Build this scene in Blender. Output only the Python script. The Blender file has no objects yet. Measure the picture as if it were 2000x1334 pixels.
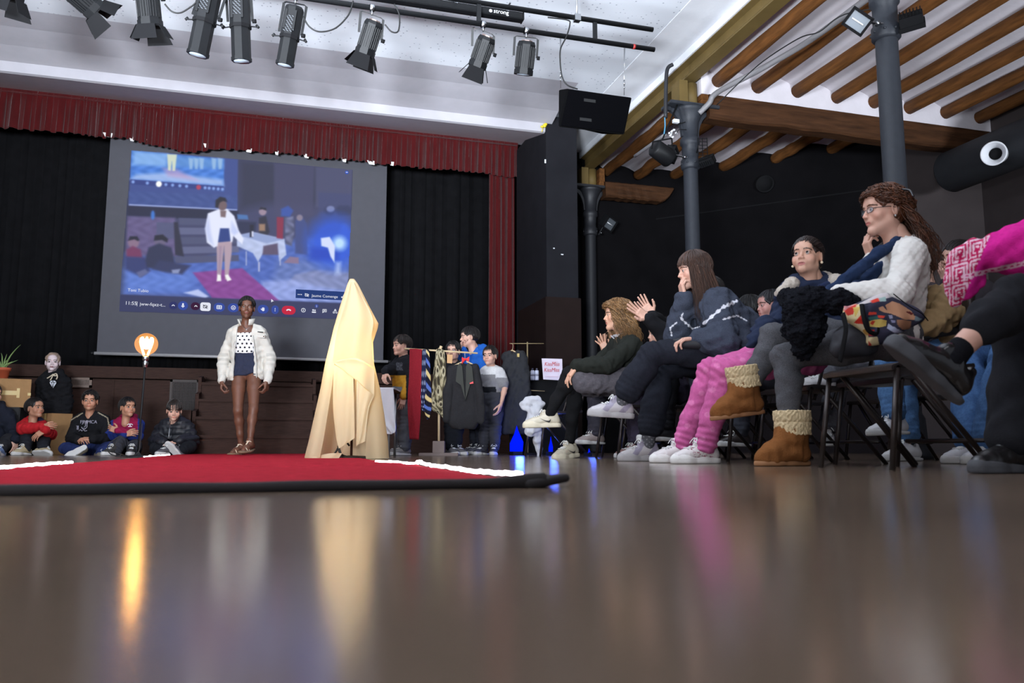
import bpy, bmesh, math, random
import numpy as np
from mathutils import Vector, Matrix

# ------------------------------------------------------------ camera, world, lights
S = bpy.context.scene
COL = S.collection
A = math.radians(16.3); FPX = 1600.0; PIT = math.atan((872-667)/FPX); CH = .095
cam_d = bpy.data.cameras.new('camera'); cam = bpy.data.objects.new('camera', cam_d); COL.objects.link(cam)
cam.location = (0, 0, CH); cam.rotation_euler = (math.pi/2+PIT, 0, -A)
cam_d.sensor_width = 36; cam_d.lens = 36*FPX/2000; cam_d.clip_start = .02
cam_d.dof.use_dof = True; cam_d.dof.focus_distance = 8.2; cam_d.dof.aperture_fstop = 4.0
S.camera = cam
W = bpy.data.worlds.new('world'); S.world = W; W.use_nodes = True
bgn = W.node_tree.nodes['Background']; bgn.inputs[0].default_value = (.80, .86, 1, 1); bgn.inputs[1].default_value = .42
S.view_settings.view_transform = 'Standard'; S.view_settings.look = 'None'
S.view_settings.exposure = 0.0; S.view_settings.gamma = 1; S.view_settings.use_curve_mapping = False
def area(name, loc, target, sx, sy, power, col):
    l = bpy.data.lights.new(name, 'AREA'); l.shape = 'RECTANGLE'; l.size = sx; l.size_y = sy
    l.energy = power; l.color = col
    o = bpy.data.objects.new(name, l); COL.objects.link(o); o.location = loc
    o.rotation_euler = (Vector(target)-Vector(loc)).to_track_quat('-Z', 'Y').to_euler(); return o
area('added_left_fill', (-6.5, -3.6, 2.2), (3.5, 8, 1.6), 6, 3, 200, (.88, .94, 1))  # added soft light from behind left; no window stands there
for nm, lo, to, pw, sp in (('added_ceiling_fill', (-2.0, -1.6, .6), (-.4, 5.6, 4.6), 610, 75), ('added_ceiling_fill', (-5.6, 3.6, .6), (-1.0, 5.6, 4.6), 230, 60), ('added_vault_fill', (6.6, -2.6, .6), (6.9, 5.4, 4.4), 135, 62)):  # unseen lights added to brighten the hall ceiling and aisle vaults
    area(nm, lo, to, 1.6, .8, pw, (.84, .91, 1)).data.spread = math.radians(sp)
area('added_overhead_fill', (.5, -1.0, 4.5), (1.0, 4.5, 0), 3, 1.2, 60, (.95, .95, 1))  # added overhead fill behind the camera, without a fitting

# ------------------------------------------------------------ coordinates
def ray(px, py):
    t = (px-1000)/FPX; s = (667-py)/FPX
    fw = math.cos(PIT)-s*math.sin(PIT); up = math.sin(PIT)+s*math.cos(PIT)
    return t*math.cos(A)+fw*math.sin(A), -t*math.sin(A)+fw*math.cos(A), up, fw
def onD(px, py, d):
    x, y, u, f = ray(px, py); k = d/f; return Vector((x*k, y*k, u*k+CH))
def onY(px, py, Y):
    x, y, u, f = ray(px, py); k = Y/y; return Vector((x*k, Y, u*k+CH))
def onX(px, py, X):
    x, y, u, f = ray(px, py); k = X/x; return Vector((X, y*k, u*k+CH))
def onZ(px, py, Z):
    x, y, u, f = ray(px, py); k = (Z-CH)/u; return Vector((x*k, y*k, Z))
CF = Vector((math.sin(A), math.cos(A), 0)); CR = Vector((math.cos(A), -math.sin(A), 0)); UP = Vector((0, 0, 1))
def cdir(r, f, u):            # right / away / up -> a direction of the room
    return (CR*r+CF*f+UP*u).normalized()

# ------------------------------------------------------------ materials
def lin(c):
    c = [v/255 for v in c]
    return tuple((v/12.92 if v <= .04045 else ((v+.055)/1.055)**2.4) for v in c)
MATS = {}
def mat(name, col=(128, 128, 128), rough=.6, metal=0, spec=.5, noise=0, nscale=8, bump=0, bscale=60, attr=False, emit=None, estr=1,
        sheen=0, trans=0, stretch=None, alpha=1, sss=0):
    if name in MATS: return MATS[name]
    m = bpy.data.materials.new(name); m.use_nodes = True; n = m.node_tree.nodes; L = m.node_tree.links
    b = n['Principled BSDF']; c = lin(col)
    b.inputs['Base Color'].default_value = (*c, 1); b.inputs['Roughness'].default_value = rough
    b.inputs['Metallic'].default_value = metal; b.inputs['Specular IOR Level'].default_value = spec
    if sheen: b.inputs['Sheen Weight'].default_value = sheen
    if trans: b.inputs['Transmission Weight'].default_value = trans
    if alpha < 1: b.inputs['Alpha'].default_value = alpha
    if sss: b.inputs['Subsurface Weight'].default_value = sss; b.inputs['Subsurface Radius'].default_value = (.01, .004, .002); b.inputs['Subsurface Scale'].default_value = 1
    tc = n.new('ShaderNodeTexCoord'); vec = tc.outputs['Object']
    if stretch:
        mp = n.new('ShaderNodeMapping'); mp.inputs['Scale'].default_value = stretch; L.new(vec, mp.inputs[0]); vec = mp.outputs[0]
    src = None
    if attr:
        at = n.new('ShaderNodeVertexColor'); at.layer_name = 'Col'; src = at.outputs[0]; L.new(src, b.inputs['Base Color'])
    if noise:
        t = n.new('ShaderNodeTexNoise'); t.inputs['Scale'].default_value = nscale; t.inputs['Detail'].default_value = 5; L.new(vec, t.inputs[0])
        mr = n.new('ShaderNodeMapRange'); mr.inputs[1].default_value = .25; mr.inputs[2].default_value = .75
        mr.inputs[3].default_value = 1-noise; mr.inputs[4].default_value = 1+noise; L.new(t.outputs[0], mr.inputs[0])
        mx = n.new('ShaderNodeVectorMath'); mx.operation = 'SCALE'
        if src: L.new(src, mx.inputs[0])
        else: mx.inputs[0].default_value = c
        L.new(mr.outputs[0], mx.inputs['Scale']); L.new(mx.outputs[0], b.inputs['Base Color'])
    if bump:
        t2 = n.new('ShaderNodeTexNoise'); t2.inputs['Scale'].default_value = bscale; t2.inputs['Detail'].default_value = 4; L.new(vec, t2.inputs[0])
        bp = n.new('ShaderNodeBump'); bp.inputs['Strength'].default_value = bump; bp.inputs['Distance'].default_value = .01
        L.new(t2.outputs[0], bp.inputs['Height']); L.new(bp.outputs[0], b.inputs['Normal'])
    if emit:
        b.inputs['Emission Color'].default_value = (*lin(emit), 1); b.inputs['Emission Strength'].default_value = estr
    MATS[name] = m; return m

# ------------------------------------------------------------ objects
def tag(o, label=None, cat=None, group=None, kind=None):
    if label: o['label'] = label
    if cat: o['category'] = cat
    if group: o['group'] = group
    if kind: o['kind'] = kind
    return o
def empty(name, loc, label, cat, group=None):
    o = bpy.data.objects.new(name, None); COL.objects.link(o); o.location = loc; o.empty_display_size = .1
    tag(o, label, cat, group); return o
def base_of(p):
    v = Vector((0, 0, 0))
    while p is not None:
        v += Vector(p.location); p = p.parent
    return v
def mk(name, V, F, m, parent=None, smooth=True, col=None, label=None):
    V = np.asarray(V, dtype=np.float64).reshape(-1, 3)
    if parent is not None: V = V-np.array(base_of(parent))
    me = bpy.data.meshes.new(name)
    me.from_pydata(V.tolist(), [], F if isinstance(F, list) else F.tolist())
    if smooth: me.polygons.foreach_set('use_smooth', [True]*len(me.polygons))
    for mm in (m if isinstance(m, (list, tuple)) else [m]): me.materials.append(mm)
    if col is not None:
        a = me.color_attributes.new('Col', 'FLOAT_COLOR', 'POINT')
        c = np.ones((len(V), 4), dtype=np.float32); c[:, :3] = col; a.data.foreach_set('color', c.ravel())
    me.update(); o = bpy.data.objects.new(name, me); COL.objects.link(o)
    if parent is not None: o.parent = parent
    if label: o['label'] = label
    return o
class MB:
    """collects shapes that make ONE part"""
    def __init__(s): s.V = []; s.F = []; s.M = []; s.mi = 0; s.smooth = []
    def add(s, V, F, sm=False):
        b = len(s.V); s.V += [tuple(v) for v in V]; s.F += [tuple(i+b for i in f) for f in F]; s.M += [s.mi]*len(F); s.smooth += [sm]*len(F); return s
    def box(s, a, b, R=None, o=None):
        (x0, y0, z0), (x1, y1, z1) = a, b
        V = [Vector(p) for p in [(x0,y0,z0),(x1,y0,z0),(x1,y1,z0),(x0,y1,z0),(x0,y0,z1),(x1,y0,z1),(x1,y1,z1),(x0,y1,z1)]]
        if R is not None: V = [R @ v for v in V]
        if o is not None: V = [v+Vector(o) for v in V]
        return s.add(V, [(3,2,1,0),(4,5,6,7),(0,1,5,4),(1,2,6,5),(2,3,7,6),(3,0,4,7)])
    def bar(s, p, q, w, h, up=(0, 0, 1)):
        p, q = Vector(p), Vector(q); d = (q-p).normalized(); u = Vector(up)
        if abs(d.dot(u)) > .98: u = Vector((1, 0, 0))
        x = d.cross(u).normalized(); y = x.cross(d)
        V = [a+x*(w/2*i)+y*(h/2*j) for a in (p, q) for i, j in ((-1,-1),(1,-1),(1,1),(-1,1))]
        return s.add(V, [(0,1,2,3),(7,6,5,4),(1,0,4,5),(2,1,5,6),(3,2,6,7),(0,3,7,4)])
    def tube(s, pts, r, n=10, cap=True, rx=None):
        pts = [Vector(p) for p in pts]; N = len(pts)
        rr = r if isinstance(r, (list, tuple)) else [r]*N
        V = []; prev = None
        for i, p in enumerate(pts):
            d = (pts[min(i+1, N-1)]-pts[max(i-1, 0)]).normalized()
            if prev is None:
                u = Vector((0, 0, 1)) if abs(d.z) < .9 else Vector((1, 0, 0))
                x = d.cross(u).normalized()
            else: x = (prev-d*prev.dot(d)).normalized()
            prev = x; y = d.cross(x)
            for k in range(n):
                a = 2*math.pi*k/n; V.append(p+(x*math.cos(a)+y*math.sin(a)*(rx or 1))*rr[i])
        F = [(i*n+k, i*n+(k+1) % n, (i+1)*n+(k+1) % n, (i+1)*n+k) for i in range(N-1) for k in range(n)]
        if cap: F += [tuple(range(n))[::-1], tuple((N-1)*n+k for k in range(n))]
        return s.add(V, F, True)
    def lathe(s, prof, o=(0, 0, 0), R=None, n=24):
        o = Vector(o); V = []
        for (r, z) in prof:
            for k in range(n):
                a = 2*math.pi*k/n; v = Vector((r*math.cos(a), r*math.sin(a), z))
                V.append((R @ v if R is not None else v)+o)
        F = [(i*n+k, i*n+(k+1) % n, (i+1)*n+(k+1) % n, (i+1)*n+k) for i in range(len(prof)-1) for k in range(n)]
        F += [tuple(range(n))[::-1], tuple((len(prof)-1)*n+k for k in range(n))]
        return s.add(V, F, True)
    def prism(s, poly, vec):
        vec = Vector(vec); n = len(poly); P = [Vector(p) for p in poly]
        V = P+[p+vec for p in P]
        return s.add(V, [tuple(range(n))[::-1], tuple(range(n, 2*n))]+[(i, (i+1) % n, n+(i+1) % n, n+i) for i in range(n)])
    def sphere(s, c, r, n=16, m=10):
        c = Vector(c); r = r if isinstance(r, (tuple, list)) else (r, r, r)
        V = [c+Vector((0, 0, r[2]))]
        for i in range(1, m):
            a = math.pi*i/m
            for k in range(n):
                b = 2*math.pi*k/n; V.append(c+Vector((r[0]*math.sin(a)*math.cos(b), r[1]*math.sin(a)*math.sin(b), r[2]*math.cos(a))))
        V.append(c-Vector((0, 0, r[2]))); F = [(0, 1+k, 1+(k+1) % n) for k in range(n)]
        for i in range(m-2):
            F += [(1+i*n+k, 1+(i+1)*n+k, 1+(i+1)*n+(k+1) % n, 1+i*n+(k+1) % n) for k in range(n)]
        e = len(V)-1; F += [(e, 1+(m-2)*n+(k+1) % n, 1+(m-2)*n+k) for k in range(n)]
        return s.add(V, F, True)
    def build(s, name, m, parent=None, label=None, bevel=0, xf=None):
        V = s.V if xf is None else [xf @ Vector(v) for v in s.V]
        o = mk(name, [tuple(v) for v in V], s.F, m, parent, False, label=label); me = o.data
        me.polygons.foreach_set('material_index', s.M); me.polygons.foreach_set('use_smooth', s.smooth)
        bm = bmesh.new(); bm.from_mesh(me); bmesh.ops.recalc_face_normals(bm, faces=bm.faces)
        if bevel:
            ed = [e for e in bm.edges if len(e.link_faces) == 2 and e.calc_face_angle(0) > .6]
            bmesh.ops.bevel(bm, geom=ed, offset=bevel, segments=2, affect='EDGES', clamp_overlap=True)
        bm.to_mesh(me); bm.free(); return o
def struct(o): o['kind'] = 'structure'; return o
def frame(fwd, up=(0, 0, 1)):
    y = Vector(fwd).normalized(); x = y.cross(Vector(up)).normalized(); z = x.cross(y)
    return Matrix((x, y, z)).transposed()
def text(name, s, size, loc, R, m, parent, ext=0, align='LEFT', sx=1, shear=0, bold=0):
    c = bpy.data.curves.new(name, 'FONT'); c.body = s; c.size = size; c.extrude = ext; c.align_x = align; c.resolution_u = 3; c.shear = shear; c.offset = bold
    o = bpy.data.objects.new(name+'_curve', c); COL.objects.link(o)
    dg = bpy.context.evaluated_depsgraph_get(); me = bpy.data.meshes.new_from_object(o.evaluated_get(dg))
    bpy.data.objects.remove(o); me.transform(Matrix.Diagonal((sx, 1, 1, 1)))
    me.transform(Matrix.Translation(Vector(loc)-base_of(parent)) @ R.to_4x4()); me.materials.clear(); me.materials.append(m)
    b = bpy.data.objects.new(name, me); COL.objects.link(b); b.parent = parent; return b
def spline(pts, n=8):
    P = [Vector(p) for p in pts]; Q = [P[0]]+P+[P[-1]]; out = []
    for i in range(1, len(Q)-2):
        a, b, c, d = Q[i-1:i+3]
        for k in range(n):
            t = k/n; out.append(.5*((2*b)+(c-a)*t+(2*a-5*b+4*c-d)*t*t+(3*b-a-3*c+d)*t**3))
    out.append(P[-1]); return out
# ------------------------------------------------------------ soft solids (smoothly joined shapes turned into one mesh)
def surfnet(D, org, h):
    ins = D < 0
    nx, ny, nz = D.shape
    c = ins[:-1, :-1, :-1].astype(np.int8)
    tot = sum(ins[i:nx-1+i, j:ny-1+j, k:nz-1+k].astype(np.int8) for i in (0, 1) for j in (0, 1) for k in (0, 1))
    act = (tot > 0) & (tot < 8)
    I = np.argwhere(act)
    idx = np.full(act.shape, -1, dtype=np.int64); idx[act] = np.arange(len(I))
    corners = [(i, j, k) for i in (0, 1) for j in (0, 1) for k in (0, 1)]
    val = np.stack([D[I[:, 0]+a, I[:, 1]+b, I[:, 2]+cc] for a, b, cc in corners], 1)
    acc = np.zeros((len(I), 3)); cnt = np.zeros(len(I))
    for p in range(8):
        for q in range(p+1, 8):
            df = np.array(corners[q])-np.array(corners[p])
            if np.abs(df).sum() != 1: continue
            a, b = val[:, p], val[:, q]; m = (a < 0) != (b < 0)
            t = np.where(m, a/np.where(m, a-b, 1), 0)
            acc += np.where(m[:, None], np.array(corners[p])+t[:, None]*df, 0); cnt += m
    V = (I+acc/cnt[:, None])*h+org
    F = []
    for ax in range(3):
        a = ins.take(range(0, D.shape[ax]-1), ax); b = ins.take(range(1, D.shape[ax]), ax)
        E = np.argwhere(a != b); fl = a[tuple(E.T)]
        o1, o2 = [(1, 2), (2, 0), (0, 1)][ax]
        ok = (E[:, o1] > 0) & (E[:, o2] > 0) & (E[:, o1] < D.shape[o1]-1) & (E[:, o2] < D.shape[o2]-1); E = E[ok]; fl = fl[ok]
        e1 = np.zeros(3, int); e1[o1] = 1; e2 = np.zeros(3, int); e2[o2] = 1
        q = np.stack([idx[tuple((E-e1-e2).T)], idx[tuple((E-e2).T)], idx[tuple(E.T)], idx[tuple((E-e1).T)]], 1)
        q[~fl] = q[~fl][:, ::-1]; F.append(q)
    return V, np.concatenate(F)
def _np(v): return np.array([float(x) for x in v])
class SD:
    def __init__(s): s.ops = []; s.noise = []
    def _push(s, mode, fn, lo, hi, k): s.ops.append((mode, fn, lo, hi, k)); return s
    def cap(s, a, b, ra, rb=None, k=.02, mode='u', flat=None):
        """tapered limb; flat=(axis, factor) squeezes it along an axis"""
        a, b = _np(a), _np(b); rb = ra if rb is None else rb; ab = b-a; L2 = max(ab@ab, 1e-9)
        r = max(ra, rb); lo = np.minimum(a, b)-r; hi = np.maximum(a, b)+r
        if flat: ax = _np(flat[0]); ax /= np.linalg.norm(ax); g = 1/flat[1]-1; abf = ab+ax*(ab@ax)*g; L2f = max(abf@abf, 1e-9)
        def fn(X, Y, Z):
            px, py, pz = X-a[0], Y-a[1], Z-a[2]
            if flat:
                dt = (px*ax[0]+py*ax[1]+pz*ax[2])*g; px = px+dt*ax[0]; py = py+dt*ax[1]; pz = pz+dt*ax[2]
                t = np.clip((px*abf[0]+py*abf[1]+pz*abf[2])/L2f, 0, 1)
                d = np.sqrt((px-t*abf[0])**2+(py-t*abf[1])**2+(pz-t*abf[2])**2)-(ra+(rb-ra)*t)
                return d*min(1, flat[1]*1.15)
            t = np.clip((px*ab[0]+py*ab[1]+pz*ab[2])/L2, 0, 1)
            return np.sqrt((px-t*ab[0])**2+(py-t*ab[1])**2+(pz-t*ab[2])**2)-(ra+(rb-ra)*t)
        return s._push(mode, fn, lo, hi, k)
    def chain(s, pts, rs, k=.02, mode='u', flat=None):
        for i in range(len(pts)-1): s.cap(pts[i], pts[i+1], rs[i], rs[i+1], k, mode, flat)
        return s
    def ell(s, c, r, R=None, k=.02, mode='u'):
        c = _np(c); r = _np(r); M = np.array(R) if R is not None else np.eye(3); m = r.max()
        def fn(X, Y, Z):
            px, py, pz = X-c[0], Y-c[1], Z-c[2]
            q = [px*M[0, i]+py*M[1, i]+pz*M[2, i] for i in range(3)]
            k0 = np.sqrt(sum((q[i]/r[i])**2 for i in range(3))); k1 = np.sqrt(sum((q[i]/r[i]**2)**2 for i in range(3)))+1e-9
            return k0*(k0-1)/k1
        return s._push(mode, fn, c-m, c+m, k)
    def box(s, c, hsz, R=None, rad=.01, k=.02, mode='u'):
        c = _np(c); hsz = _np(hsz); M = np.array(R) if R is not None else np.eye(3); m = np.linalg.norm(hsz)
        def fn(X, Y, Z):
            px, py, pz = X-c[0], Y-c[1], Z-c[2]
            q = [np.abs(px*M[0, i]+py*M[1, i]+pz*M[2, i])-hsz[i]+rad for i in range(3)]
            out = np.sqrt(sum(np.maximum(v, 0)**2 for v in q)); return out+np.minimum(np.maximum(np.maximum(q[0], q[1]), q[2]), 0)-rad
        return s._push(mode, fn, c-m, c+m, k)
    def cut(s, p, n, k=.006):
        """removes everything on the side the normal points to"""
        p = _np(p); n = _np(n); n /= np.linalg.norm(n)
        return s._push('p', lambda X, Y, Z: (X-p[0])*n[0]+(Y-p[1])*n[1]+(Z-p[2])*n[2], None, None, k)
    def cutlocal(s, p, n, r, k=.006):
        p = _np(p); n = _np(n); n /= np.linalg.norm(n)
        def fn(X, Y, Z):
            d = (X-p[0])*n[0]+(Y-p[1])*n[1]+(Z-p[2])*n[2]
            q = np.sqrt((X-p[0])**2+(Y-p[1])**2+(Z-p[2])**2)-r
            return np.maximum(-d, q)
        return s._push('s', fn, p-r, p+r, k)
    def wrinkle(s, amp, wl, seed=0, stretch=(1, 1, 1)):
        rg = random.Random(seed); W = []
        for i in range(7):
            v = Vector((rg.gauss(0, 1)*stretch[0], rg.gauss(0, 1)*stretch[1], rg.gauss(0, 1)*stretch[2])).normalized()
            W.append((v*(2*math.pi/(wl*rg.uniform(.7, 1.5))), rg.uniform(0, 6.3)))
        def fn(X, Y, Z):
            o = 0
            for i, (v, ph) in enumerate(W):
                o = o+np.sin(X*v.x+Y*v.y+Z*v.z+ph+(1.3*np.sin((X*W[i-1][0].y+Y*W[i-1][0].z+Z*W[i-1][0].x)*.5)))
            return amp*o/2.6
        s.noise.append(fn); return s
    def fold(s, p, axis, r, wl, amp):
        """rings of creases round a joint"""
        p = _np(p); a = _np(axis); a /= np.linalg.norm(a)+1e-9
        def fn(X, Y, Z):
            px, py, pz = X-p[0], Y-p[1], Z-p[2]; q = px*a[0]+py*a[1]+pz*a[2]
            return amp*np.sin(q*2*math.pi/wl+14*(px*a[1]+py*a[2]+pz*a[0]))*np.exp(-(px*px+py*py+pz*pz)/(r*r))
        s.noise.append(fn); return s
    def mesh(s, h):
        us = [o for o in s.ops if o[0] == 'u']
        lo = np.min([o[2]-o[4]*.3 for o in us], 0)-3*h-.01; hi = np.max([o[3]+o[4]*.3 for o in us], 0)+3*h+.01
        n = np.ceil((hi-lo)/h).astype(int)+1
        ax = [(lo[i]+np.arange(n[i])*h).astype(np.float32) for i in range(3)]
        D = np.full(n, .3, dtype=np.float32)
        for mode, fn, l, u, k in s.ops:
            if mode == 'p':
                d = fn(ax[0][:, None, None], ax[1][None, :, None], ax[2][None, None, :]).astype(np.float32)
                D = np.maximum(D, d); continue
            m = k+2.5*h
            i0 = np.clip(np.floor((l-m-lo)/h).astype(int), 0, n); i1 = np.clip(np.ceil((u+m-lo)/h).astype(int)+1, 0, n)
            if np.any(i1 <= i0): continue
            sl = tuple(slice(i0[i], i1[i]) for i in range(3))
            d = fn(ax[0][sl[0]][:, None, None], ax[1][sl[1]][None, :, None], ax[2][sl[2]][None, None, :]).astype(np.float32)
            c = D[sl]
            if mode == 'u':
                hh = np.maximum(k-np.abs(c-d), 0)/k; D[sl] = np.minimum(c, d)-hh*hh*k*.25
            else:
                d = -d; hh = np.maximum(k-np.abs(c-d), 0)/k; D[sl] = np.maximum(c, d)+hh*hh*k*.25
        if s.noise:
            near = np.argwhere(np.abs(D) < .035)
            X, Y, Z = (ax[i][near[:, i]] for i in range(3))
            D[tuple(near.T)] += sum(f(X, Y, Z) for f in s.noise).astype(np.float32)
        D[0] = D[-1] = .3; D[:, 0] = D[:, -1] = .3; D[:, :, 0] = D[:, :, -1] = .3
        return surfnet(D, lo, h)
def join(parts):
    V = []; F = []; C = []; b = 0
    for v, f, c in parts:
        V.append(v); F.append(np.asarray(f)+b); C.append(np.broadcast_to(np.asarray(c, dtype=np.float32), (len(v), 3))); b += len(v)
    return np.concatenate(V), np.concatenate(F), np.concatenate(C)

# ------------------------------------------------------------ heads, hands, shoes in their own axes (x right, y forward, z up)
HEADS = {}
def head_mesh(kind='adult', mouth=0):
    key = (kind, mouth)
    if key in HEADS: return HEADS[key]
    s = SD(); ch = kind == 'child'; fe = kind in ('woman', 'child')
    s.ell((0, -.014, .036), (.074, .096, .084), k=.02)
    s.ell((0, .022, -.028), (.060 if kind == 'adult' else .056, .066, .080 if not ch else .072), k=.03)
    zc = -.094 if not ch else -.084
    jw = .050 if kind == 'adult' else .044
    for x in (-1, 1):
        s.cap((x*jw, .004, -.050), (x*(.014 if kind == 'adult' else .010), .068, zc+.004), .018 if kind == 'adult' else .016, .014 if kind == 'adult' else .012, k=.028)
        s.ell((x*.040, .060, -.020 if not ch else -.026), (.023, .022, .022 if not ch else .026), k=.022)
    s.ell((0, .073, zc), (.017, .016, .015), k=.02)
    s.cap((-.030, .079, .029), (.030, .079, .029), .010 if not fe else .008, k=.018)
    s.ell((0, .070, .055), (.045, .022, .035), k=.03)
    for x in (-1, 1): s.ell((x*.031, .097, .008), (.016, .016, .010), k=.016, mode='s')
    nl = .107 if not ch else .102; s.chain([(0, .084, .018), (0, nl-.010, -.008), (0, nl, -.022)], [.0065, .0072, .0085 if fe else .0095], k=.010)
    for x in (-1, 1): s.ell((x*.0105, .096, -.025), (.007, .010, .0065), k=.006)
    s.ell((0, .080, -.046), (.026, .016, .020), k=.016)
    s.chain([(-.021, .084, -.0535), (-.007, .0915, -.0498), (0, .0915, -.0510), (.007, .0915, -.0498), (.021, .084, -.0535)], [.0026, .0034, .0032, .0034, .0026], k=.005)
    s.chain([(-.018, .084, -.0585-mouth), (0, .0905, -.0612-mouth), (.018, .084, -.0585-mouth)], [.0026, .0044, .0026], k=.005)
    s.cap((-.022, .094, -.0552-mouth*.5), (.022, .094, -.0552-mouth*.5), .0016+mouth*.4, k=.003, mode='s')
    for x in (-1, 1):   # eyelids round the eyeball, opened by an almond slit
        s.ell((x*.031, .0775, .008), (.0155, .0135, .0125), k=.006)
        s.ell((x*.031, .093, .0070), (.0124, .012, .0040), k=.002, mode='s')
        R = Matrix.Rotation(x*-.35, 3, 'Z') @ Matrix.Rotation(-.2, 3, 'X')
        s.ell((x*.077, -.006, -.002), (.0075, .019, .031), R, k=.008)
        s.ell((x*.085, -.002, .002), (.006, .010, .018), R, k=.005, mode='s')
    s.cap((0, -.020, -.055), (0, -.040, -.175), .050 if not fe else .044, .054 if not fe else .047, k=.03)
    V, F = s.mesh(.0026)
    HEADS[key] = (V, F); return V, F
def head_colors(V, skin, lip, brow, mouth=0, browk=1.0, rosy=1.0):
    x, y, z = np.abs(V[:, 0]), V[:, 1], V[:, 2]
    C = np.tile(np.array(skin), (len(V), 1))
    ck = np.exp(-((x-.045)/.022)**2-((z+.022)/.022)**2)*(y > .03)*.35*rosy
    C = C*(1-ck[:, None])+C*np.array([1.05, .72, .70])*ck[:, None]
    nz = np.exp(-(x/.012)**2-((z+.022)/.012)**2)*(y > .09)*.3*rosy
    C = C*(1-nz[:, None])+C*np.array([1.05, .75, .72])*nz[:, None]
    lm = ((x/.0225)**2+((z+.0558+mouth*.5)/(.0078+mouth*.7*(1)))**2 < 1-((x/.03)**2)*.2) & (y > .075)
    C[lm] = lip
    bm = (np.abs(z-(.0265+.006*np.cos((x-.028)/.018*1.2)-.002)) < .0036*browk) & (x > .011) & (x < .050) & (y > .045)
    C[bm] = np.array(brow)
    lash = (np.abs(((x-.031)/.0145)**2+((z-.0078)/.0068)**2-1) < .30) & (y > .07) & (z > .0075)
    C[lash] = C[lash]*.35
    return C
def xform(V, R, loc, sc=1.0):
    return (np.asarray(V)*sc) @ np.array(R).T+_np(loc)
def hand_mesh(curl=.4, spread=.12, thumb=.6, h=.0028, side=1):
    """right hand for side=1: wrist at origin, fingers +y, back of the hand +z, thumb to -x"""
    s = SD()
    s.ell((0, .012, 0), (.027, .03, .019), k=.015)
    s.box((0, .052, 0), (.038, .044, .0125), rad=.0115, k=.015)
    s.ell((-.022, .035, -.008), (.017, .03, .014), k=.015)
    ln = [(.043, .026, .020), (.047, .029, .021), (.044, .027, .020), (.034, .021, .018)]
    for i in range(4):
        x = -.028+.0185*i; a = (i-1.5)*spread; p = Vector((x, .092-(.006 if i in (0,) else 0)-(.010 if i == 3 else 0), 0)); th = 0
        cv = curl*(1+.12*i); r = (.0088, .0092, .0088, .0077)[i]
        pts = [p-Vector((0, .02, 0)), p]; rs = [r*1.05, r]
        for j, L in enumerate(ln[i]):
            th += cv*(.75, 1.0, .7)[j]
            d = Vector((math.sin(a)*math.cos(th), math.cos(a)*math.cos(th), -math.sin(th))); p = p+d*L; pts.append(p); rs.append(r*(.95, .88, .78)[j])
        s.chain(pts, rs, k=.0035)
    p = Vector((-.026, .020, -.008)); d = Vector((-.75*thumb-.25, .72, -.30-.25*curl)).normalized(); d2 = Vector((-.35*thumb-.1, .85, -.25-.45*curl)).normalized()
    s.chain([p, p+d*.044, p+d*.044+d2*.030, p+d*.044+d2*.030+Vector((d2.x*.4, d2.y, d2.z)).normalized()*.024], [.0145, .011, .0098, .008], k=.006)
    s.cap((0, .01, 0), (0, -.026, 0), .024, .025, k=.015, flat=((0, 0, 1), .78))
    V, F = s.mesh(h)
    if side < 0: V = V*np.array([-1, 1, 1]); F = F[:, ::-1]
    return V, F
# ------------------------------------------------------------ people
SKIN = dict(fair=lin((205, 160, 140)), pale=lin((212, 172, 155)), tan=lin((180, 130, 104)), olive=lin((188, 142, 118)), dark=lin((98, 62, 46)))
M_skin = mat('skin', attr=True, rough=.48, spec=.4, bump=.05, bscale=180)
M_hair = mat('hair', attr=True, rough=.42, spec=.5)
M_cloth = mat('cloth', attr=True, rough=.9, spec=.15, noise=.10, nscale=60, bump=.25, bscale=220)
M_knit = mat('knit', attr=True, rough=.95, spec=.1, noise=.16, nscale=120, bump=.6, bscale=160)
M_denim = mat('denim', attr=True, rough=.9, spec=.12, noise=.22, nscale=90, bump=.3, bscale=300)
M_puffer = mat('puffer_nylon', attr=True, rough=.5, spec=.4, bump=.15, bscale=90)
M_leather = mat('leather', attr=True, rough=.32, spec=.55, bump=.1, bscale=120)
M_sole = mat('sole_rubber', attr=True, rough=.7, spec=.3, bump=.1, bscale=150)
M_fleece = mat('fleece', attr=True, rough=1, spec=.05, noise=.14, nscale=140, bump=.45, bscale=190)
M_eye = mat('eye', attr=True, rough=.45, spec=.1)
M_metal = mat('thin_metal', (150, 150, 150), .3, 1)
M_gold = mat('gold_metal', (200, 160, 80), .3, 1)

def lerp(a, b, t): return Vector(a)*(1-t)+Vector(b)*t
class J: pass
def rig(head, look, neck, sh, el, wr, hip, kn, an, hs=1.0, kind='adult', hup=(0, 0, 1), sc=1.0):
    j = J(); j.head = Vector(head); j.look = Vector(look).normalized(); j.neck = Vector(neck)
    j.sh, j.el, j.wr, j.hip, j.kn, j.an = [[Vector(v) for v in q] for q in (sh, el, wr, hip, kn, an)]
    if kind == 'child': j.neck = lerp(j.neck, j.head, .16)
    j.hs = hs; j.kind = kind; j.R = frame(look, hup); j.sc = sc
    j.pel = (j.hip[0]+j.hip[1])/2; j.up = (j.neck-j.pel).normalized(); j.side = (j.sh[1]-j.sh[0]).normalized()
    j.side = (j.side-j.up*j.side.dot(j.up)).normalized(); j.fr = j.up.cross(j.side)*-1
    if j.fr.dot(j.kn[0]+j.kn[1]-j.hip[0]-j.hip[1]) < 0 and abs((j.kn[0]-j.hip[0]).normalized().z) < .7: pass
    j.hw = (j.sh[1]-j.sh[0]).length/2; j.hiphw = (j.hip[1]-j.hip[0]).length/2
    return j
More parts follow.
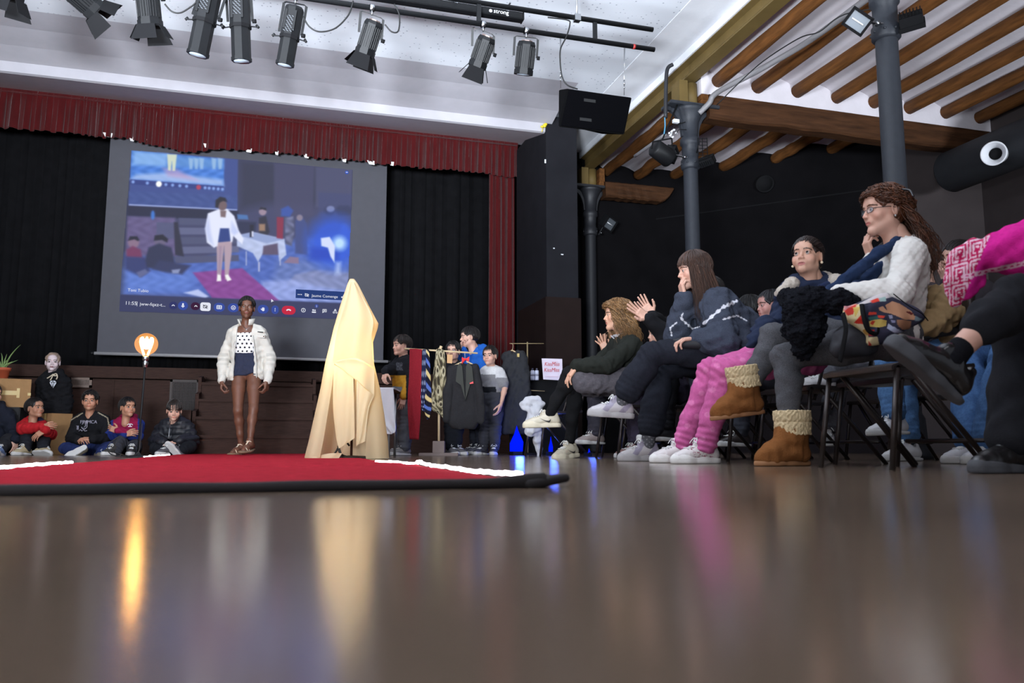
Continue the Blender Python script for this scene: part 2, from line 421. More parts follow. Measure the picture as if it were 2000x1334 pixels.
def torso(s, j, off=0.0, belly=0.0, lowk=1.0):
    sc = j.sc; k = .07*sc
    pel = j.pel; w = lerp(pel, j.neck, .36); c = lerp(pel, j.neck, .66); t = lerp(pel, j.neck, .86); sd = j.side
    s.cap(j.hip[0], j.hip[1], (.093*sc+off)*lowk, k=k)
    s.cap(w-sd*(j.hiphw*.55), w+sd*(j.hiphw*.55), .086*sc+off+belly, k=k)
    s.cap(c-sd*(j.hw*.40), c+sd*(j.hw*.40), .098*sc+off, k=k)
    s.cap(t-sd*(j.hw*.50), t+sd*(j.hw*.50), .066*sc+off, k=k)
    s.cap(j.sh[0], j.sh[1], .046*sc+off*.8, k=.05*sc)
    s.cap(lerp(t, j.neck, .6), j.neck, .058*sc+off*.6, .05*sc+off*.4, k=.05*sc)
def arm(s, j, i, off=0.0, upto=1.0, k=.035, loose=0.0, cuff=None):
    sc = j.sc; e, w = j.el[i], j.wr[i]
    s.cap(j.sh[i], e, .052*sc+off, .042*sc+off+loose, k=k)
    end = lerp(e, w, upto)
    m = lerp(e, w, .3*upto)
    s.chain([e, m, end], [.040*sc+off+loose, .040*sc+off+loose, (.040-.012*upto)*sc+off if cuff is None else cuff], k=.02)
def leg(s, j, i, off=0.0, upto=1.0, k=.05, flare=0.0, calf=True):
    sc = j.sc; h, kn, an = j.hip[i], j.kn[i], j.an[i]
    m = lerp(h, kn, .45)
    s.chain([h, m, kn], [.086*sc+off, .076*sc+off, .053*sc+off], k=k)
    b = lerp(kn, an, .3); d = (an-kn).normalized(); th = (kn-h).normalized(); back = (th-d*th.dot(d)); back = -back.normalized() if back.length > .05 else Vector((0, 0, 0))
    e = lerp(kn, an, upto)
    s.chain([kn, b+back*(.012*sc if calf else 0), lerp(kn, an, .65*upto), e], [.053*sc+off, .053*sc+off+flare*.3, .040*sc+off+flare*.7, .034*sc+off+flare], k=.025)
def body(root, j, skin, lip=None, brow=(.02, .012, .008), mouth=0, hands=(None, None), bare=False, vox=.009, legs=True, browk=1, rosy=1, slim=.0, eyec=(40, 26, 18), gaze=(0, 0), arms=True):
    skin = np.array(SKIN[skin] if isinstance(skin, str) else skin)
    lip = lip if lip is not None else skin*np.array([.92, .58, .56])
    s = SD(); torso(s, j, -.008-slim)
    s.cap(j.neck-j.up*.03, lerp(j.neck, j.head, .4), .050*j.sc, .047*j.sc, k=.04)
    for i in (0, 1):
        if arms: arm(s, j, i, -.004 if not bare else 0)
        if legs: leg(s, j, i, -.010 if not bare else -.006, k=.05 if not bare else .02)
    V, F = s.mesh(vox); parts = [(V, F, skin)]
    hv, hf = head_mesh(j.kind, mouth)
    parts.append((xform(hv, j.R, j.head, j.hs), hf, head_colors(hv, skin, lip, brow, mouth, browk, rosy)))
    for i, h in enumerate(hands):
        if h is None: continue
        fd, pn = Vector(h['dir']).normalized(), Vector(h['palm']).normalized()
        pn = (pn-fd*pn.dot(fd)).normalized(); x = fd.cross(-pn); R = Matrix((x, fd, -pn)).transposed()
        hv, hf = hand_mesh(h.get('curl', .4), h.get('spread', .1), h.get('thumb', .6), side=1 if i == 0 else -1)
        # knuckles a little darker and rosier than the rest of the hand
        kc = np.exp(-((hv[:, 1]-.095)/.012)**2)*(hv[:, 2] > 0)*.2
        hc = skin*(1-kc[:, None])+skin*np.array([1., .75, .7])*kc[:, None]
        parts.append((xform(hv, R, j.wr[i]+fd*.012, h.get('sc', j.sc)), hf, hc))
    o = mk('body', *join(parts)[:2], M_skin, root, col=join(parts)[2])
    for x in (-1, 1):      # eyeballs with iris and pupil
        b = MB(); b.sphere((0, 0, 0), .0122, 44, 30); EV = np.array([tuple(v) for v in b.V])
        g = np.array([gaze[0], 1, gaze[1]]); g = g/np.linalg.norm(g); a = (EV @ g)/.0122
        EC = np.tile(np.array([.42, .39, .37]), (len(EV), 1)); EC[a > .80] = lin(eyec); EC[a > .955] = (.004, .004, .004)
        mk('eye', xform(EV+np.array([x*.031, .0795, .0075]), j.R, j.head, j.hs), [tuple(f) for f in b.F], M_eye, root, col=EC)
    return o
def strands_mesh(paths, r, cols, n=3):
    P = np.array(paths); N, Q, _ = P.shape
    d = np.gradient(P, axis=1); d /= np.linalg.norm(d, axis=2, keepdims=True)+1e-9
    ref = np.array([.31, .55, .77]); x = np.cross(d, ref); x /= np.linalg.norm(x, axis=2, keepdims=True)+1e-9; y = np.cross(d, x)
    taper = np.interp(np.linspace(0, 1, Q), [0, .75, 1], [1, .9, .25])[None, :, None]
    rr = (r if np.isscalar(r) else np.asarray(r)[:, None, None])*taper
    V = np.stack([P+(x*math.cos(2*math.pi*k/n)+y*math.sin(2*math.pi*k/n))*rr for k in range(n)], 2).reshape(-1, 3)
    base = (np.arange(N)[:, None]*Q+np.arange(Q-1)[None, :])[..., None]*n
    F = []
    for k in range(n):
        k2 = (k+1) % n; F.append(np.stack([base[..., 0]+k, base[..., 0]+k2, base[..., 0]+n+k2, base[..., 0]+n+k], -1).reshape(-1, 4))
    C = np.repeat(np.asarray(cols), Q*n, axis=0)
    return V, np.concatenate(F), C
def hair(root, j, col, style='short', seed=1, n=420, length=.30, fringe=62, side=98, back=128, puff=1.0, curl=0.0, r=.0022, name='hair', sweep=None, hi=1.9, part=0.0, cut=None, drop=.85, outk=1.0):
    """cap of hair plus locks that run from the crown to the hairline, and on down when long"""
    rg = np.random.RandomState(seed); col = np.array(lin(col)); fringe += 13
    c = np.array([0, -.014, .036]); rad = np.array([.074, .096, .084])+np.array([.005, .008, .009])+np.array([.005, .006, .007])*puff
    def endang(ph):
        a = np.abs(((ph+np.pi) % (2*np.pi))-np.pi)
        return np.radians(np.interp(a, [0, .70, 1.0, 1.3, 1.9, np.pi], [fringe, fringe+5, side-3, side, side+16, back]))
    s = SD(); s.ell(c, rad-.001, k=.01)
    # leave the face free
    th = math.radians(fringe-4)
    s.ell((0, .122, c[2]+rad[2]*math.cos(th)-.088), (.078, .085, .088), k=.010, mode='s'); s.ell((0, .092, -.034), (.12, .075, .082), k=.010, mode='s')
    s.cut((0, -.02, -.055), (0, .75, -1), k=.01)
    for x in (-1, 1): s.ell((x*.078, .012, -.004), (.03, .030, .036), k=.01, mode='s')
    s.wrinkle(.0022, .016, seed, (1, 1, .3))
    V, F = s.mesh(.0045)
    parts = [(xform(V, j.R, j.head, j.hs), F, col*(1+.25*(rg.rand(len(V), 1)-.5)))]
    ph = rg.rand(n)*2*np.pi; Q = (9 if not curl else 16) if style in ('short', 'bun') else (16 if not curl else 40)
    e = endang(ph); a0 = np.radians(rg.uniform(2, 55, n)); a0 = np.minimum(a0, e*.75)
    lay = rg.uniform(.99, 1.05+.03*puff, n)
    t = np.linspace(0, 1, Q); paths = np.zeros((n, Q, 3))
    cosn = np.array(j.R).T @ np.array([0, 0, -1.0])
    if style == 'bun':       # combed back: locks run over the skull to the nape
        for i in range(n):
            x0 = rg.uniform(-1, 1); y0 = math.radians(rg.uniform(fringe-2, fringe+6)); sgn = x0
            st = np.array([math.sin(sgn*1.35)*math.sin(y0+abs(x0)*.45), math.cos(sgn*1.35)*math.sin(y0+abs(x0)*.45), math.cos(y0+abs(x0)*.45)])
            en = np.array([sgn*.25, -.97, -.05]); en /= np.linalg.norm(en)
            mid = np.array([sgn*.75, -.25, 1-.75*abs(sgn)]); mid /= np.linalg.norm(mid)
            q = np.outer((1-t)**2, st)+np.outer(2*t*(1-t), mid*1.25)+np.outer(t*t, en); q /= np.linalg.norm(q, axis=1, keepdims=True)
            paths[i] = c+q*rad*lay[i]
    else:
        fl = 1.0 if style == 'short' else .62
        for i in range(n):
            ang = a0[i]+(e[i]*rg.uniform(.93, 1.04)-a0[i])*np.minimum(t/fl, 1)
            pp = ph[i]+(sweep or 0)*t*np.cos(ph[i]/2)+part*.0
            q = np.stack([np.sin(ang)*np.sin(pp), np.sin(ang)*np.cos(pp), np.cos(ang)], 1)
            p = c+q*rad*lay[i]
            if style != 'short':
                L = length*rg.uniform(.72, 1.05); dr = np.maximum(t-fl, 0)/(1-fl)
                a = abs(((ph[i]+np.pi) % (2*np.pi))-np.pi)
                if a > drop:
                    out = np.array([math.sin(ph[i])*.055*curlout(style), (-.02-.035*(a/3.1))*outk*rg.uniform(.4, 1.3), 0])
                    p = p+np.outer(dr, cosn)*L+np.outer(np.sin(dr*1.6), out)
            if curl:
                f = rg.uniform(3.2, 5.2)*2*np.pi*(length/.3 if style != 'short' else .5); phs = rg.rand()*6.3; am = curl*rg.uniform(.6, 1.3)*np.minimum(t*2.2, 1)
                p = p+np.stack([np.cos(f*t+phs)*am, np.sin(f*t+phs)*am, .5*np.cos(f*t+1.7*phs)*am], 1)
            paths[i] = p
    k = rg.rand(n, 1); cols = col*(.55+hi*.6*k**2)
    V, F, C = strands_mesh(paths, rg.uniform(.7, 1.3, n)*r, cols)
    parts.append((xform(V, j.R, j.head, j.hs), F, C))
    if style == 'bun':
        b = SD(); b.ell((0, -.128, .01), (.036, .032, .036), k=.01); b.wrinkle(.004, .02, seed+3); V, F = b.mesh(.004)
        parts.append((xform(V, j.R, j.head, j.hs), F, col))
    V, F, C = join(parts); return mk(name, V, F, M_hair, root, col=C)
def curlout(style): return 1.0 if style == 'long' else 1.5
def garment(root, name, s, m, col, vox=.007, colf=None, label=None):
    V, F = s.mesh(vox); c = np.tile(np.array(lin(col)), (len(V), 1))
    if colf is not None: c = colf(V, c)
    return mk(name, V, F, m, root, col=c, label=label)
def top(j, off=.014, sleeve=1.0, hem=.0, wr=.0035, loose=.006, seed=0, neckr=.056, neckd=.0, belly=.0, cuffr=None, hemdir=None, puff=0, fold=.005, hood=False, lowk=1.0, skirt=None):
    s = SD(); torso(s, j, off, belly, lowk)
    if skirt: s.cap(j.hip[0]-j.up*skirt, j.hip[1]-j.up*skirt, (.100*j.sc+off), k=.06)
    s.cutlocal(j.pel+j.up*hem, -(hemdir or j.up) if not hemdir else hemdir, .30*j.sc, k=.010)
    for i in (0, 1):
        if sleeve >= .6: arm(s, j, i, off, sleeve, loose=loose, cuff=cuffr)
        elif sleeve: s.cap(j.sh[i], lerp(j.sh[i], j.el[i], sleeve*2), .052*j.sc+off, .054*j.sc+off, k=.035)
    if hood:
        b = lerp(j.neck, j.head, .10)-j.fr*.075*j.sc; k = j.sc
        s.chain([j.neck-j.side*.080*k+j.fr*.02+j.up*.010, b-j.side*.055*k, b+j.side*.055*k, j.neck+j.side*.080*k+j.fr*.02+j.up*.010], [.030*k, .055*k, .055*k, .030*k], k=.03)
    s.cap(j.neck+j.up*.004+j.fr*(.010+neckd), lerp(j.neck, j.head, .7)+j.fr*.02, neckr*j.sc, neckr*j.sc*1.05, k=.012, mode='s')
    s.wrinkle(wr, .075*j.sc, seed)
    for i in (0, 1):
        if sleeve >= .6: s.fold(j.el[i], j.wr[i]-j.sh[i], .07*j.sc, .032, fold)
        if sleeve: s.fold(lerp(j.sh[i], j.pel, .22), (j.el[i]-j.pel), .08*j.sc, .05, fold)
    if puff:
        a = _np(j.up)
        s.noise.append(lambda X, Y, Z: -puff*np.abs(np.sin((X*a[0]+Y*a[1]+Z*a[2])*2*math.pi/.13))+puff*.5)
    return s
def stand_collar(root, j, m, r=.062, h=.055, flare=.022, gap=40, th=.008, name='collar', tilt=0.0):
    """ribbon of cloth standing round the neck, open at the front"""
    V = []; n = 30; k = j.sc
    for i in range(n+1):
        a = math.radians(gap+(360-2*gap)*i/n); d = j.fr*math.cos(a)+j.side*math.sin(a)
        e = min(1, 4*min(i, n-i)/n)
        p = j.neck-j.fr*.004+d*r*k-j.up*.012; q = p+d*flare*k*(1.3-.3*e)+j.up*h*k*(.82+.18*e)-j.up*tilt*math.cos(a)
        V += [p, q, q+d*th, p+d*th]
    F = [(4*i+c, 4*i+(c+1) % 4, 4*i+4+(c+1) % 4, 4*i+4+c) for i in range(n) for c in range(4)]+[(3, 2, 1, 0), tuple(4*n+c for c in range(4))]
    o = mk(name, [tuple(v) for v in V], F, m, root); return o
def pants(j, off=.012, upto=1.0, flare=.012, waist=.10, wr=.0035, seed=0, fold=.006, upto2=None):
    s = SD(); sc = j.sc
    s.cap(j.hip[0], j.hip[1], .097*sc+off, k=.06); w = j.pel+j.up*.09*sc; s.cap(w-j.side*j.hiphw*.6, w+j.side*j.hiphw*.6, .090*sc+off, k=.06)
    s.cutlocal(j.pel+j.up*waist, j.up, .22*sc, k=.01)
    for i in (0, 1): leg(s, j, i, off, upto if not (upto2 and i) else upto2, flare=flare)
    s.wrinkle(wr, .08, seed)
    for i in (0, 1):
        s.fold(j.kn[i], j.an[i]-j.hip[i], .10*sc, .04, fold); s.fold(j.hip[i], j.kn[i]-j.pel, .12*sc, .05, fold); s.fold(lerp(j.kn[i], j.an[i], upto), j.an[i]-j.kn[i], .10*sc, .035, fold*.8)
    return s
def shoe(root, an, toe, up=(0, 0, 1), L=.26, cols=dict(upper=(220, 215, 210), sole=(230, 228, 225)), name='sneaker', mark=None, chunky=1.0, laces=True, lace=(235, 235, 232), high=0.0, m=None, patch=None, vox=.004, band=False):
    """an = ankle joint; toe = direction the toe points; up = direction the ankle rises from the sole"""
    R = frame(toe, up); k = L/.26; base = Vector(an)-R @ Vector((0, 0, .085*k)); t = .014*chunky
    if Vector(up).z > .97 and abs(base.z) < .06: base.z = 0.0015
    T = lambda x, y, z: R @ (Vector((x, y, z))*k)+base
    s = SD()
    s.chain([(0, -.046, .046), (0, .005, .056), (.003, .05, .052), (.005, .10, .036), (.006, .150, .028)], [.033, .035, .036, .039, .033], k=.022)
    s.cap((0, -.048, .05), (0, -.052, .094+high), .026, .016, k=.02); s.cap((0, -.03, .06), (0, .0, .092+high), .030, .030, k=.02)
    s.chain([(0, .022, .075), (0, .040, .098), (0, .030, .120+high)], [.026, .020, .012], k=.014)
    s.cap((0, -.014, .094+high), (0, -.006, .17+high), .027, .036, k=.006, mode='s')
    s.noise.append(lambda X, Y, Z: .0016*np.exp(-((Y-.118+.25*(Z-.04))/.004)**2)+.0014*np.exp(-((Y+.012-.5*(Z-.05))/.004)**2)+.0012*np.exp(-((np.abs(X)-.022)/.003)**2)*((Y > .03) & (Y < .105) & (Z > .05)))
    s.cut((0, 0, .016), (0, 0, -1)); V, F = s.mesh(vox)
    c = np.tile(np.array(lin(cols['upper'])), (len(V), 1)); c[(np.abs(V[:, 0]) < .020) & (V[:, 1] > .028) & (V[:, 2] > .075)] *= .86; c[V[:, 1] > .122] *= .95; c[V[:, 1] < -.035] *= .93
    if patch: c = patch(V, c)
    o = mk(name, xform(V, R, base, k), F, m or M_leather, root, col=c)
    s = SD(); s.chain([(0, -.052, .017), (.002, .02, .014), (.006, .11, .014), (.007, .158, .018)], [.037, .035, .045, .036], k=.03)
    s.noise.append(lambda X, Y, Z: .0012*np.exp(-((Z-.012-.3*t)/.0025)**2))
    s.cut((0, 0, .012+t), (0, -.10, 1)); s.cut((0, 0, 0), (0, 0, -1)); W, G = s.mesh(vox)
    mk('sole', xform(W, R, base, k), G, M_sole, o, col=lin(cols['sole']))
    def topz(x, y):
        q = V[(np.abs(V[:, 0]-x) < .006) & (np.abs(V[:, 1]-y) < .007)]; return q[:, 2].max() if len(q) else .07
    if laces:
        b = MB()
        for q in range(5):
            y = .046+q*.015
            b.tube([T(x, y+.004*(-1)**q*(x > 0), topz(x, y)+.0008) for x in (-.022, -.011, 0, .011, .022)], .0030*k, 6)
        z = topz(0, .046)
        for sx in (-1, 1): b.tube(spline([T(0, .044, z+.002), T(sx*.014, .050, z+.006), T(sx*.028, .060, z-.008), T(sx*.036, .066, z-.022)], 4), .0022*k, 6)
        b.build('lace', mat('lace_%d_%d_%d' % lace, lace, .9), o)
    if band:
        b = MB(); b.tube([T(x, y+.004*math.cos(x*40), topz(x, y)+.0005-(.006 if abs(x) > .03 else 0)) for y in (.062,) for x in np.linspace(-.036, .036, 13)], .012*k, 8, rx=.4); b.build('strap', mat('shiny_black', (34, 32, 34), .2), o)
    if mark:
        for sx in (-1, 1):
            top_ = [(.092, .060), (.06, .046), (.034, .037), (.014, .037), (.002, .050)]; bot = [(.092, .060), (.058, .041), (.030, .027), (.010, .025), (.002, .050)]
            def sx_(y, z):
                q = V[(np.abs(V[:, 1]-y) < .007) & (np.abs(V[:, 2]-z) < .007) & (V[:, 0]*sx > 0)]; return sx*(np.abs(q[:, 0]).max()+.0015 if len(q) else .040)
            tp, bt = spline([(y, z, 0) for y, z in top_], 5), spline([(y, z, 0) for y, z in bot], 5); b = MB(); W = []
            for p, q in zip(tp, bt): W += [T(sx_(p[0]-.012, p[1]+.012), p[0]-.012, p[1]+.012), T(sx_(q[0]-.012, q[1]+.012), q[0]-.012, q[1]+.012)]
            b.add(W, [(2*i, 2*i+1, 2*i+3, 2*i+2) for i in range(len(tp)-1)]); b.build('tick_mark', mat('mark_%d_%d_%d' % mark, mark, .5), o)
    return o
def L_at(px, deg, up=0.0):
    """facing: 0 looks at the camera, positive turns to the left of the photograph"""
    t = (px-1000)/FPX; b = (CR*-t-CF).normalized(); a = math.radians(deg); r = CF.cross(UP)
    v = Matrix.Rotation(-a, 3, 'Z') @ b; return Vector((v.x, v.y, up))
# ------------------------------------------------------------ the hall
M_black = mat('black_paint', (15, 14, 16), .85, spec=.06, noise=.25, nscale=3, bump=.1, bscale=40)
M_pier = mat('pier_paint', (30, 30, 34), .85, spec=.1, noise=.15, nscale=4, bump=.1, bscale=40)
M_wains = mat('wainscot_paint', (32, 22, 20), .7, spec=.12, noise=.2, nscale=5, bump=.1, bscale=50)
M_wall = mat('mauve_wall_paint', (62, 54, 54), .85, noise=.12, nscale=4, bump=.15, bscale=90)
M_white = mat('white_plaster', (226, 228, 232), .85, spec=.2, noise=.04, nscale=3, bump=.1, bscale=40)
M_vault = mat('vault_plaster', (205, 200, 205), .9, spec=.1, noise=.06, nscale=4, bump=.25, bscale=25)
M_cove = mat('cove_plaster', (214, 208, 214), .85, spec=.1, noise=.04)
M_stage = mat('stage_wood', (54, 36, 30), .65, spec=.12, noise=.28, nscale=9, bump=.12, bscale=50, stretch=(1, 3, 8))
M_log = mat('log_wood', (100, 63, 30), .7, spec=.2, noise=.42, nscale=7, bump=.5, bscale=22, stretch=(4, .5, 4))
M_girder = mat('girder_wood', (64, 40, 23), .75, spec=.15, noise=.45, nscale=6, bump=.6, bscale=20, stretch=(.5, 4, 4))
M_ochre = mat('ochre_paint', (98, 81, 46), .6, spec=.2, noise=.12, nscale=6, bump=.1)
M_iron = mat('iron_paint', (44, 47, 53), .5, spec=.3, noise=.1, nscale=20, bump=.12, bscale=70)
M_irond = mat('dark_iron_paint', (34, 35, 39), .5, spec=.4, noise=.1, nscale=20, bump=.12, bscale=70)
M_blk = mat('black_metal', (17, 18, 20), .5, spec=.25, noise=.12, nscale=20, bump=.05)
M_blkm = mat('black_matt', (17, 17, 19), .8, spec=.15)
M_cable = mat('black_cable', (9, 9, 10), .6)
M_steel = mat('steel', (170, 172, 175), .3, 1)

def perforated(name):
    m = bpy.data.materials.new(name); m.use_nodes = True; n = m.node_tree.nodes; L = m.node_tree.links; b = n['Principled BSDF']
    b.inputs['Roughness'].default_value = .85; b.inputs['Specular IOR Level'].default_value = .2
    tc = n.new('ShaderNodeTexCoord'); v = n.new('ShaderNodeTexVoronoi'); v.inputs['Scale'].default_value = 17; v.inputs['Randomness'].default_value = .75
    L.new(tc.outputs['Object'], v.inputs['Vector'])
    r = n.new('ShaderNodeMapRange'); r.inputs[1].default_value = .10; r.inputs[2].default_value = .20; r.inputs[3].default_value = 0; r.inputs[4].default_value = 1; L.new(v.outputs['Distance'], r.inputs[0])
    mx = n.new('ShaderNodeMix'); mx.data_type = 'RGBA'; mx.inputs[6].default_value = (*lin((160, 165, 176)), 1); mx.inputs[7].default_value = (*lin((222, 226, 232)), 1)
    L.new(r.outputs[0], mx.inputs[0]); L.new(mx.outputs[2], b.inputs['Base Color']); return m
def floor_mat():
    m = bpy.data.materials.new('polished_floor'); m.use_nodes = True; n = m.node_tree.nodes; L = m.node_tree.links; b = n['Principled BSDF']
    tc = n.new('ShaderNodeTexCoord'); t = n.new('ShaderNodeTexNoise'); t.inputs['Scale'].default_value = 1.3; t.inputs['Detail'].default_value = 8
    L.new(tc.outputs['Object'], t.inputs[0]); t2 = n.new('ShaderNodeTexNoise'); t2.inputs['Scale'].default_value = 160; t2.inputs['Detail'].default_value = 3; L.new(tc.outputs['Object'], t2.inputs[0])
    cr = n.new('ShaderNodeMix'); cr.data_type = 'RGBA'; cr.inputs[6].default_value = (*lin((88, 73, 61)), 1); cr.inputs[7].default_value = (*lin((120, 102, 86)), 1)
    a = n.new('ShaderNodeMath'); a.operation = 'MULTIPLY_ADD'; L.new(t2.outputs[0], a.inputs[0]); a.inputs[1].default_value = .6; L.new(t.outputs[0], a.inputs[2])
    s = n.new('ShaderNodeMath'); s.operation = 'SUBTRACT'; L.new(a.outputs[0], s.inputs[0]); s.inputs[1].default_value = .3
    L.new(s.outputs[0], cr.inputs[0]); L.new(cr.outputs[2], b.inputs['Base Color'])
    r = n.new('ShaderNodeMapRange'); r.inputs[3].default_value = .10; r.inputs[4].default_value = .20; L.new(t.outputs[0], r.inputs[0]); L.new(r.outputs[0], b.inputs['Roughness'])
    bp = n.new('ShaderNodeBump'); bp.inputs['Strength'].default_value = .04; bp.inputs['Distance'].default_value = .004; L.new(t2.outputs[0], bp.inputs['Height']); L.new(bp.outputs[0], b.inputs['Normal'])
    b.inputs['Specular IOR Level'].default_value = .75; return m
struct(MB().box((-9, -4, -.1), (9.3, 13.6, 0)).build('floor', floor_mat()))
YS, SH = 11.6, 1.12
struct(MB().box((-9, 13.5, 0), (4.2, 13.6, 5.2)).build('wall_back', M_black))
struct(MB().box((-9.1, -4, 0), (-9, 13.6, 5.0)).build('wall_left', M_wains))
struct(MB().box((-9, -4, 4.69), (4.02, 10.4, 4.79)).build('ceiling', perforated('perforated_ceiling')))
b = MB(); b.box((4.02, -4, 4.685), (4.62, 11.7, 4.82)); b.box((4.50, -4, 4.59), (4.62, 11.7, 4.70))
struct(b.build('trim_1', M_white))
b = MB(); prof = [(10.33, 4.66), (10.33, 4.545), (10.36, 4.435), (10.40, 4.425), (11.9, 4.82), (11.9, 5.0), (10.33, 5.0)]
b.prism([(-9, y, z) for y, z in [(9.3, 4.70), (9.3, 4.69), (9.7, 4.675), (10.05, 4.62)]+prof[1:4]+[(10.40, 4.70)]], (12.6, 0, 0)); struct(b.build('trim_2', mat('cornice_plaster', (176, 174, 180), .85, spec=.1, noise=.04)))
b = MB(); b.prism([(-9, 10.40, 4.425), (-9, 11.9, 4.82), (-9, 11.9, 5.0), (-9, 10.40, 5.0)], (12.9, 0, 0)); struct(b.build('trim_3', M_cove))
# splayed pier beside the stage
b = MB(); b.box((3.51, 10.33, 0), (3.965, 11.75, 4.66)); struct(b.build('wall_pier', M_pier))
b = MB(); b.box((3.485, 10.30, 0), (3.995, 11.6, 2.10)); struct(b.build('trim_4', M_wains, bevel=.006))
b = MB(); b.box((3.9, 11.62, 0), (5.95, 11.72, 4.75)); struct(b.build('wall_aisle', M_black))
# diagonal wall at the far end of the aisle, then the wall on the right
def slab(p, q, z0, z1, th):
    p, q = Vector((*p, 0)), Vector((*q, 0)); d = (q-p).normalized(); nn = Vector((-d.y, d.x, 0))
    return [p+UP*z0, q+UP*z0, q+nn*th+UP*z0, p+nn*th+UP*z0], UP*(z1-z0)
a_, c_ = (5.8, 11.62), (9.0, 8.41); dd = Vector((c_[0]-a_[0], c_[1]-a_[1])); 
m_ = (a_[0]+dd.x*.765, a_[1]+dd.y*.765)
b = MB(); b.prism(*slab(a_, m_, 0, 4.75, .1)); struct(b.build('wall_diagonal', M_black))
b = MB(); b.prism(*slab(m_, c_, 0, 4.75, .1)); struct(b.build('wall_corner', M_wall))
b = MB(); nn_ = Vector((dd.y, -dd.x)).normalized()*.025
b.prism(*slab((a_[0]+nn_.x, a_[1]+nn_.y), (m_[0]+nn_.x, m_[1]+nn_.y), 0, 2.12, .03)); struct(b.build('trim_5', mat('wainscot_grey', (36, 31, 33), .8, spec=.1, noise=.1)))
b = MB(); b.prism(*slab((a_[0]+nn_.x*.3, a_[1]+nn_.y*.3), (m_[0]+nn_.x*.3, m_[1]+nn_.y*.3), 3.70, 3.72, .02)); struct(b.build('trim_6', M_blkm))
struct(MB().box((9.0, -4, 0), (9.1, 8.5, 4.8)).build('wall_right', M_wall))
b = MB(); wc = onD(1487, 350, 11.7); 
tt = ((wc.x-a_[0])*dd.x+(wc.y-a_[1])*dd.y)/dd.length_squared; wp = Vector((a_[0]+dd.x*tt, a_[1]+dd.y*tt, wc.z))
Rw = frame((nn_.x, nn_.y, 0)) @ Matrix.Rotation(-math.pi/2, 3, 'X')
b.lathe([(.001, .02), (.10, .02), (.115, .05), (.135, .05), (.135, -.01), (.001, -.01)], wp, Rw, 24)
o = b.build('wall_vent', M_blkm); tag(o, 'round black vent hole high in the dark diagonal wall', 'vent')

struct(MB().box((-9, 11.9, 5.0), (4.2, 13.6, 5.1)).build('ceiling_stage', M_black))
# stage, steps
b = MB(); b.box((-9, YS, 0), (3.5, 13.5, SH-.16)); b.box((-9, YS-.05, SH-.15), (3.5, 13.5, SH))
for k in range(7): b.box((-8.2+1.55*k, YS-.012, .05), (-8.16+1.55*k, YS, SH-.16))
struct(b.build('floor_stage', M_stage, bevel=.006))
def grille(loc, w, h, n, m, label):
    o = empty('stage_vent', loc, label, 'vent')
    b = MB(); t = .03
    for (x0, z0, x1, z1) in [(-w/2, 0, w/2, t), (-w/2, h-t, w/2, h), (-w/2, 0, -w/2+t, h), (w/2-t, 0, w/2, h)]:
        b.box((loc[0]+x0, loc[1]-.03, loc[2]+z0), (loc[0]+x1, loc[1], loc[2]+z1))
    b.build('frame', m, o)
    b = MB()
    for i in range(n):
        x = loc[0]-w/2+t+(w-2*t)*(i+.5)/n; b.box((x-.003, loc[1]-.02, loc[2]+t), (x+.003, loc[1]-.008, loc[2]+h-t))
    k = int(n*h/w)
    for i in range(k):
        z = loc[2]+t+(h-2*t)*(i+.5)/k; b.box((loc[0]-w/2+t, loc[1]-.024, z-.003), (loc[0]+w/2-t, loc[1]-.012, z+.003))
    b.build('mesh', m, o); b = MB(); b.box((loc[0]-w/2, loc[1]-.008, loc[2]), (loc[0]+w/2, loc[1], loc[2]+h)); b.build('backing', M_blkm, o)
M_gr = mat('grille_metal', (96, 78, 68), .5, .2)
p = onY(157, 757, YS); q = onY(177, 738, YS); grille((p.x, YS-.001, p.z), .27, q.z-p.z, 14, M_gr, 'small woven metal vent in stage front behind the mannequin')
p = onY(357, 832, YS); q = onY(357, 742, YS); grille((p.x, YS-.001, p.z), .36, q.z-p.z, 16, mat('grille_dark', (50, 38, 34), .6), 'tall dark vent panel in stage front left of the steps')
st = empty('stage_steps', (-.17, 10.9, 0), 'broad dark wooden steps leading up to the stage', 'steps')
x0, x1 = -.86, .50; n = 5; run = .29; rise = SH/5
for i in range(n):
    y0 = YS-.05-run*(n-i-1)-run*.98; zt = rise*(i+1)
    if i == n-1: 
        b = MB(); b.box((x0, YS-.07, zt-rise), (x1, YS-.051, zt-.16)); b.build('riser', M_stage, st); continue
    b = MB(); b.box((x0, y0-.025, zt-.035), (x1, YS-.06-run*(n-i-2), zt)); b.build('tread', M_stage, st, bevel=.004)
    b = MB(); b.box((x0, y0, rise*i), (x1, y0+.02, zt-.035)); b.build('riser', M_stage, st)
for xs in (x0-.04, x1):
    b = MB(); poly = [(YS-.06, 0), (YS-.06, SH-.16)]
    for i in range(n-2, -1, -1):
        y0 = YS-.05-run*(n-i-1)-run*.98; zt = rise*(i+1); poly += [(y0+run-.02, zt+.10), (y0-.03, zt+.06)]
    poly += [(YS-.05-run*(n-1)-run-.02, 0)]
    b.prism([(xs, y, z) for y, z in poly], (.04, 0, 0)); b.build('side_board', M_stage, st)
b = MB(); b.box((x0-.16, YS-run*4-.1, .30), (x0-.05, YS-run*4+.1, .52)); b.build('end_block', M_stage, st, bevel=.005)

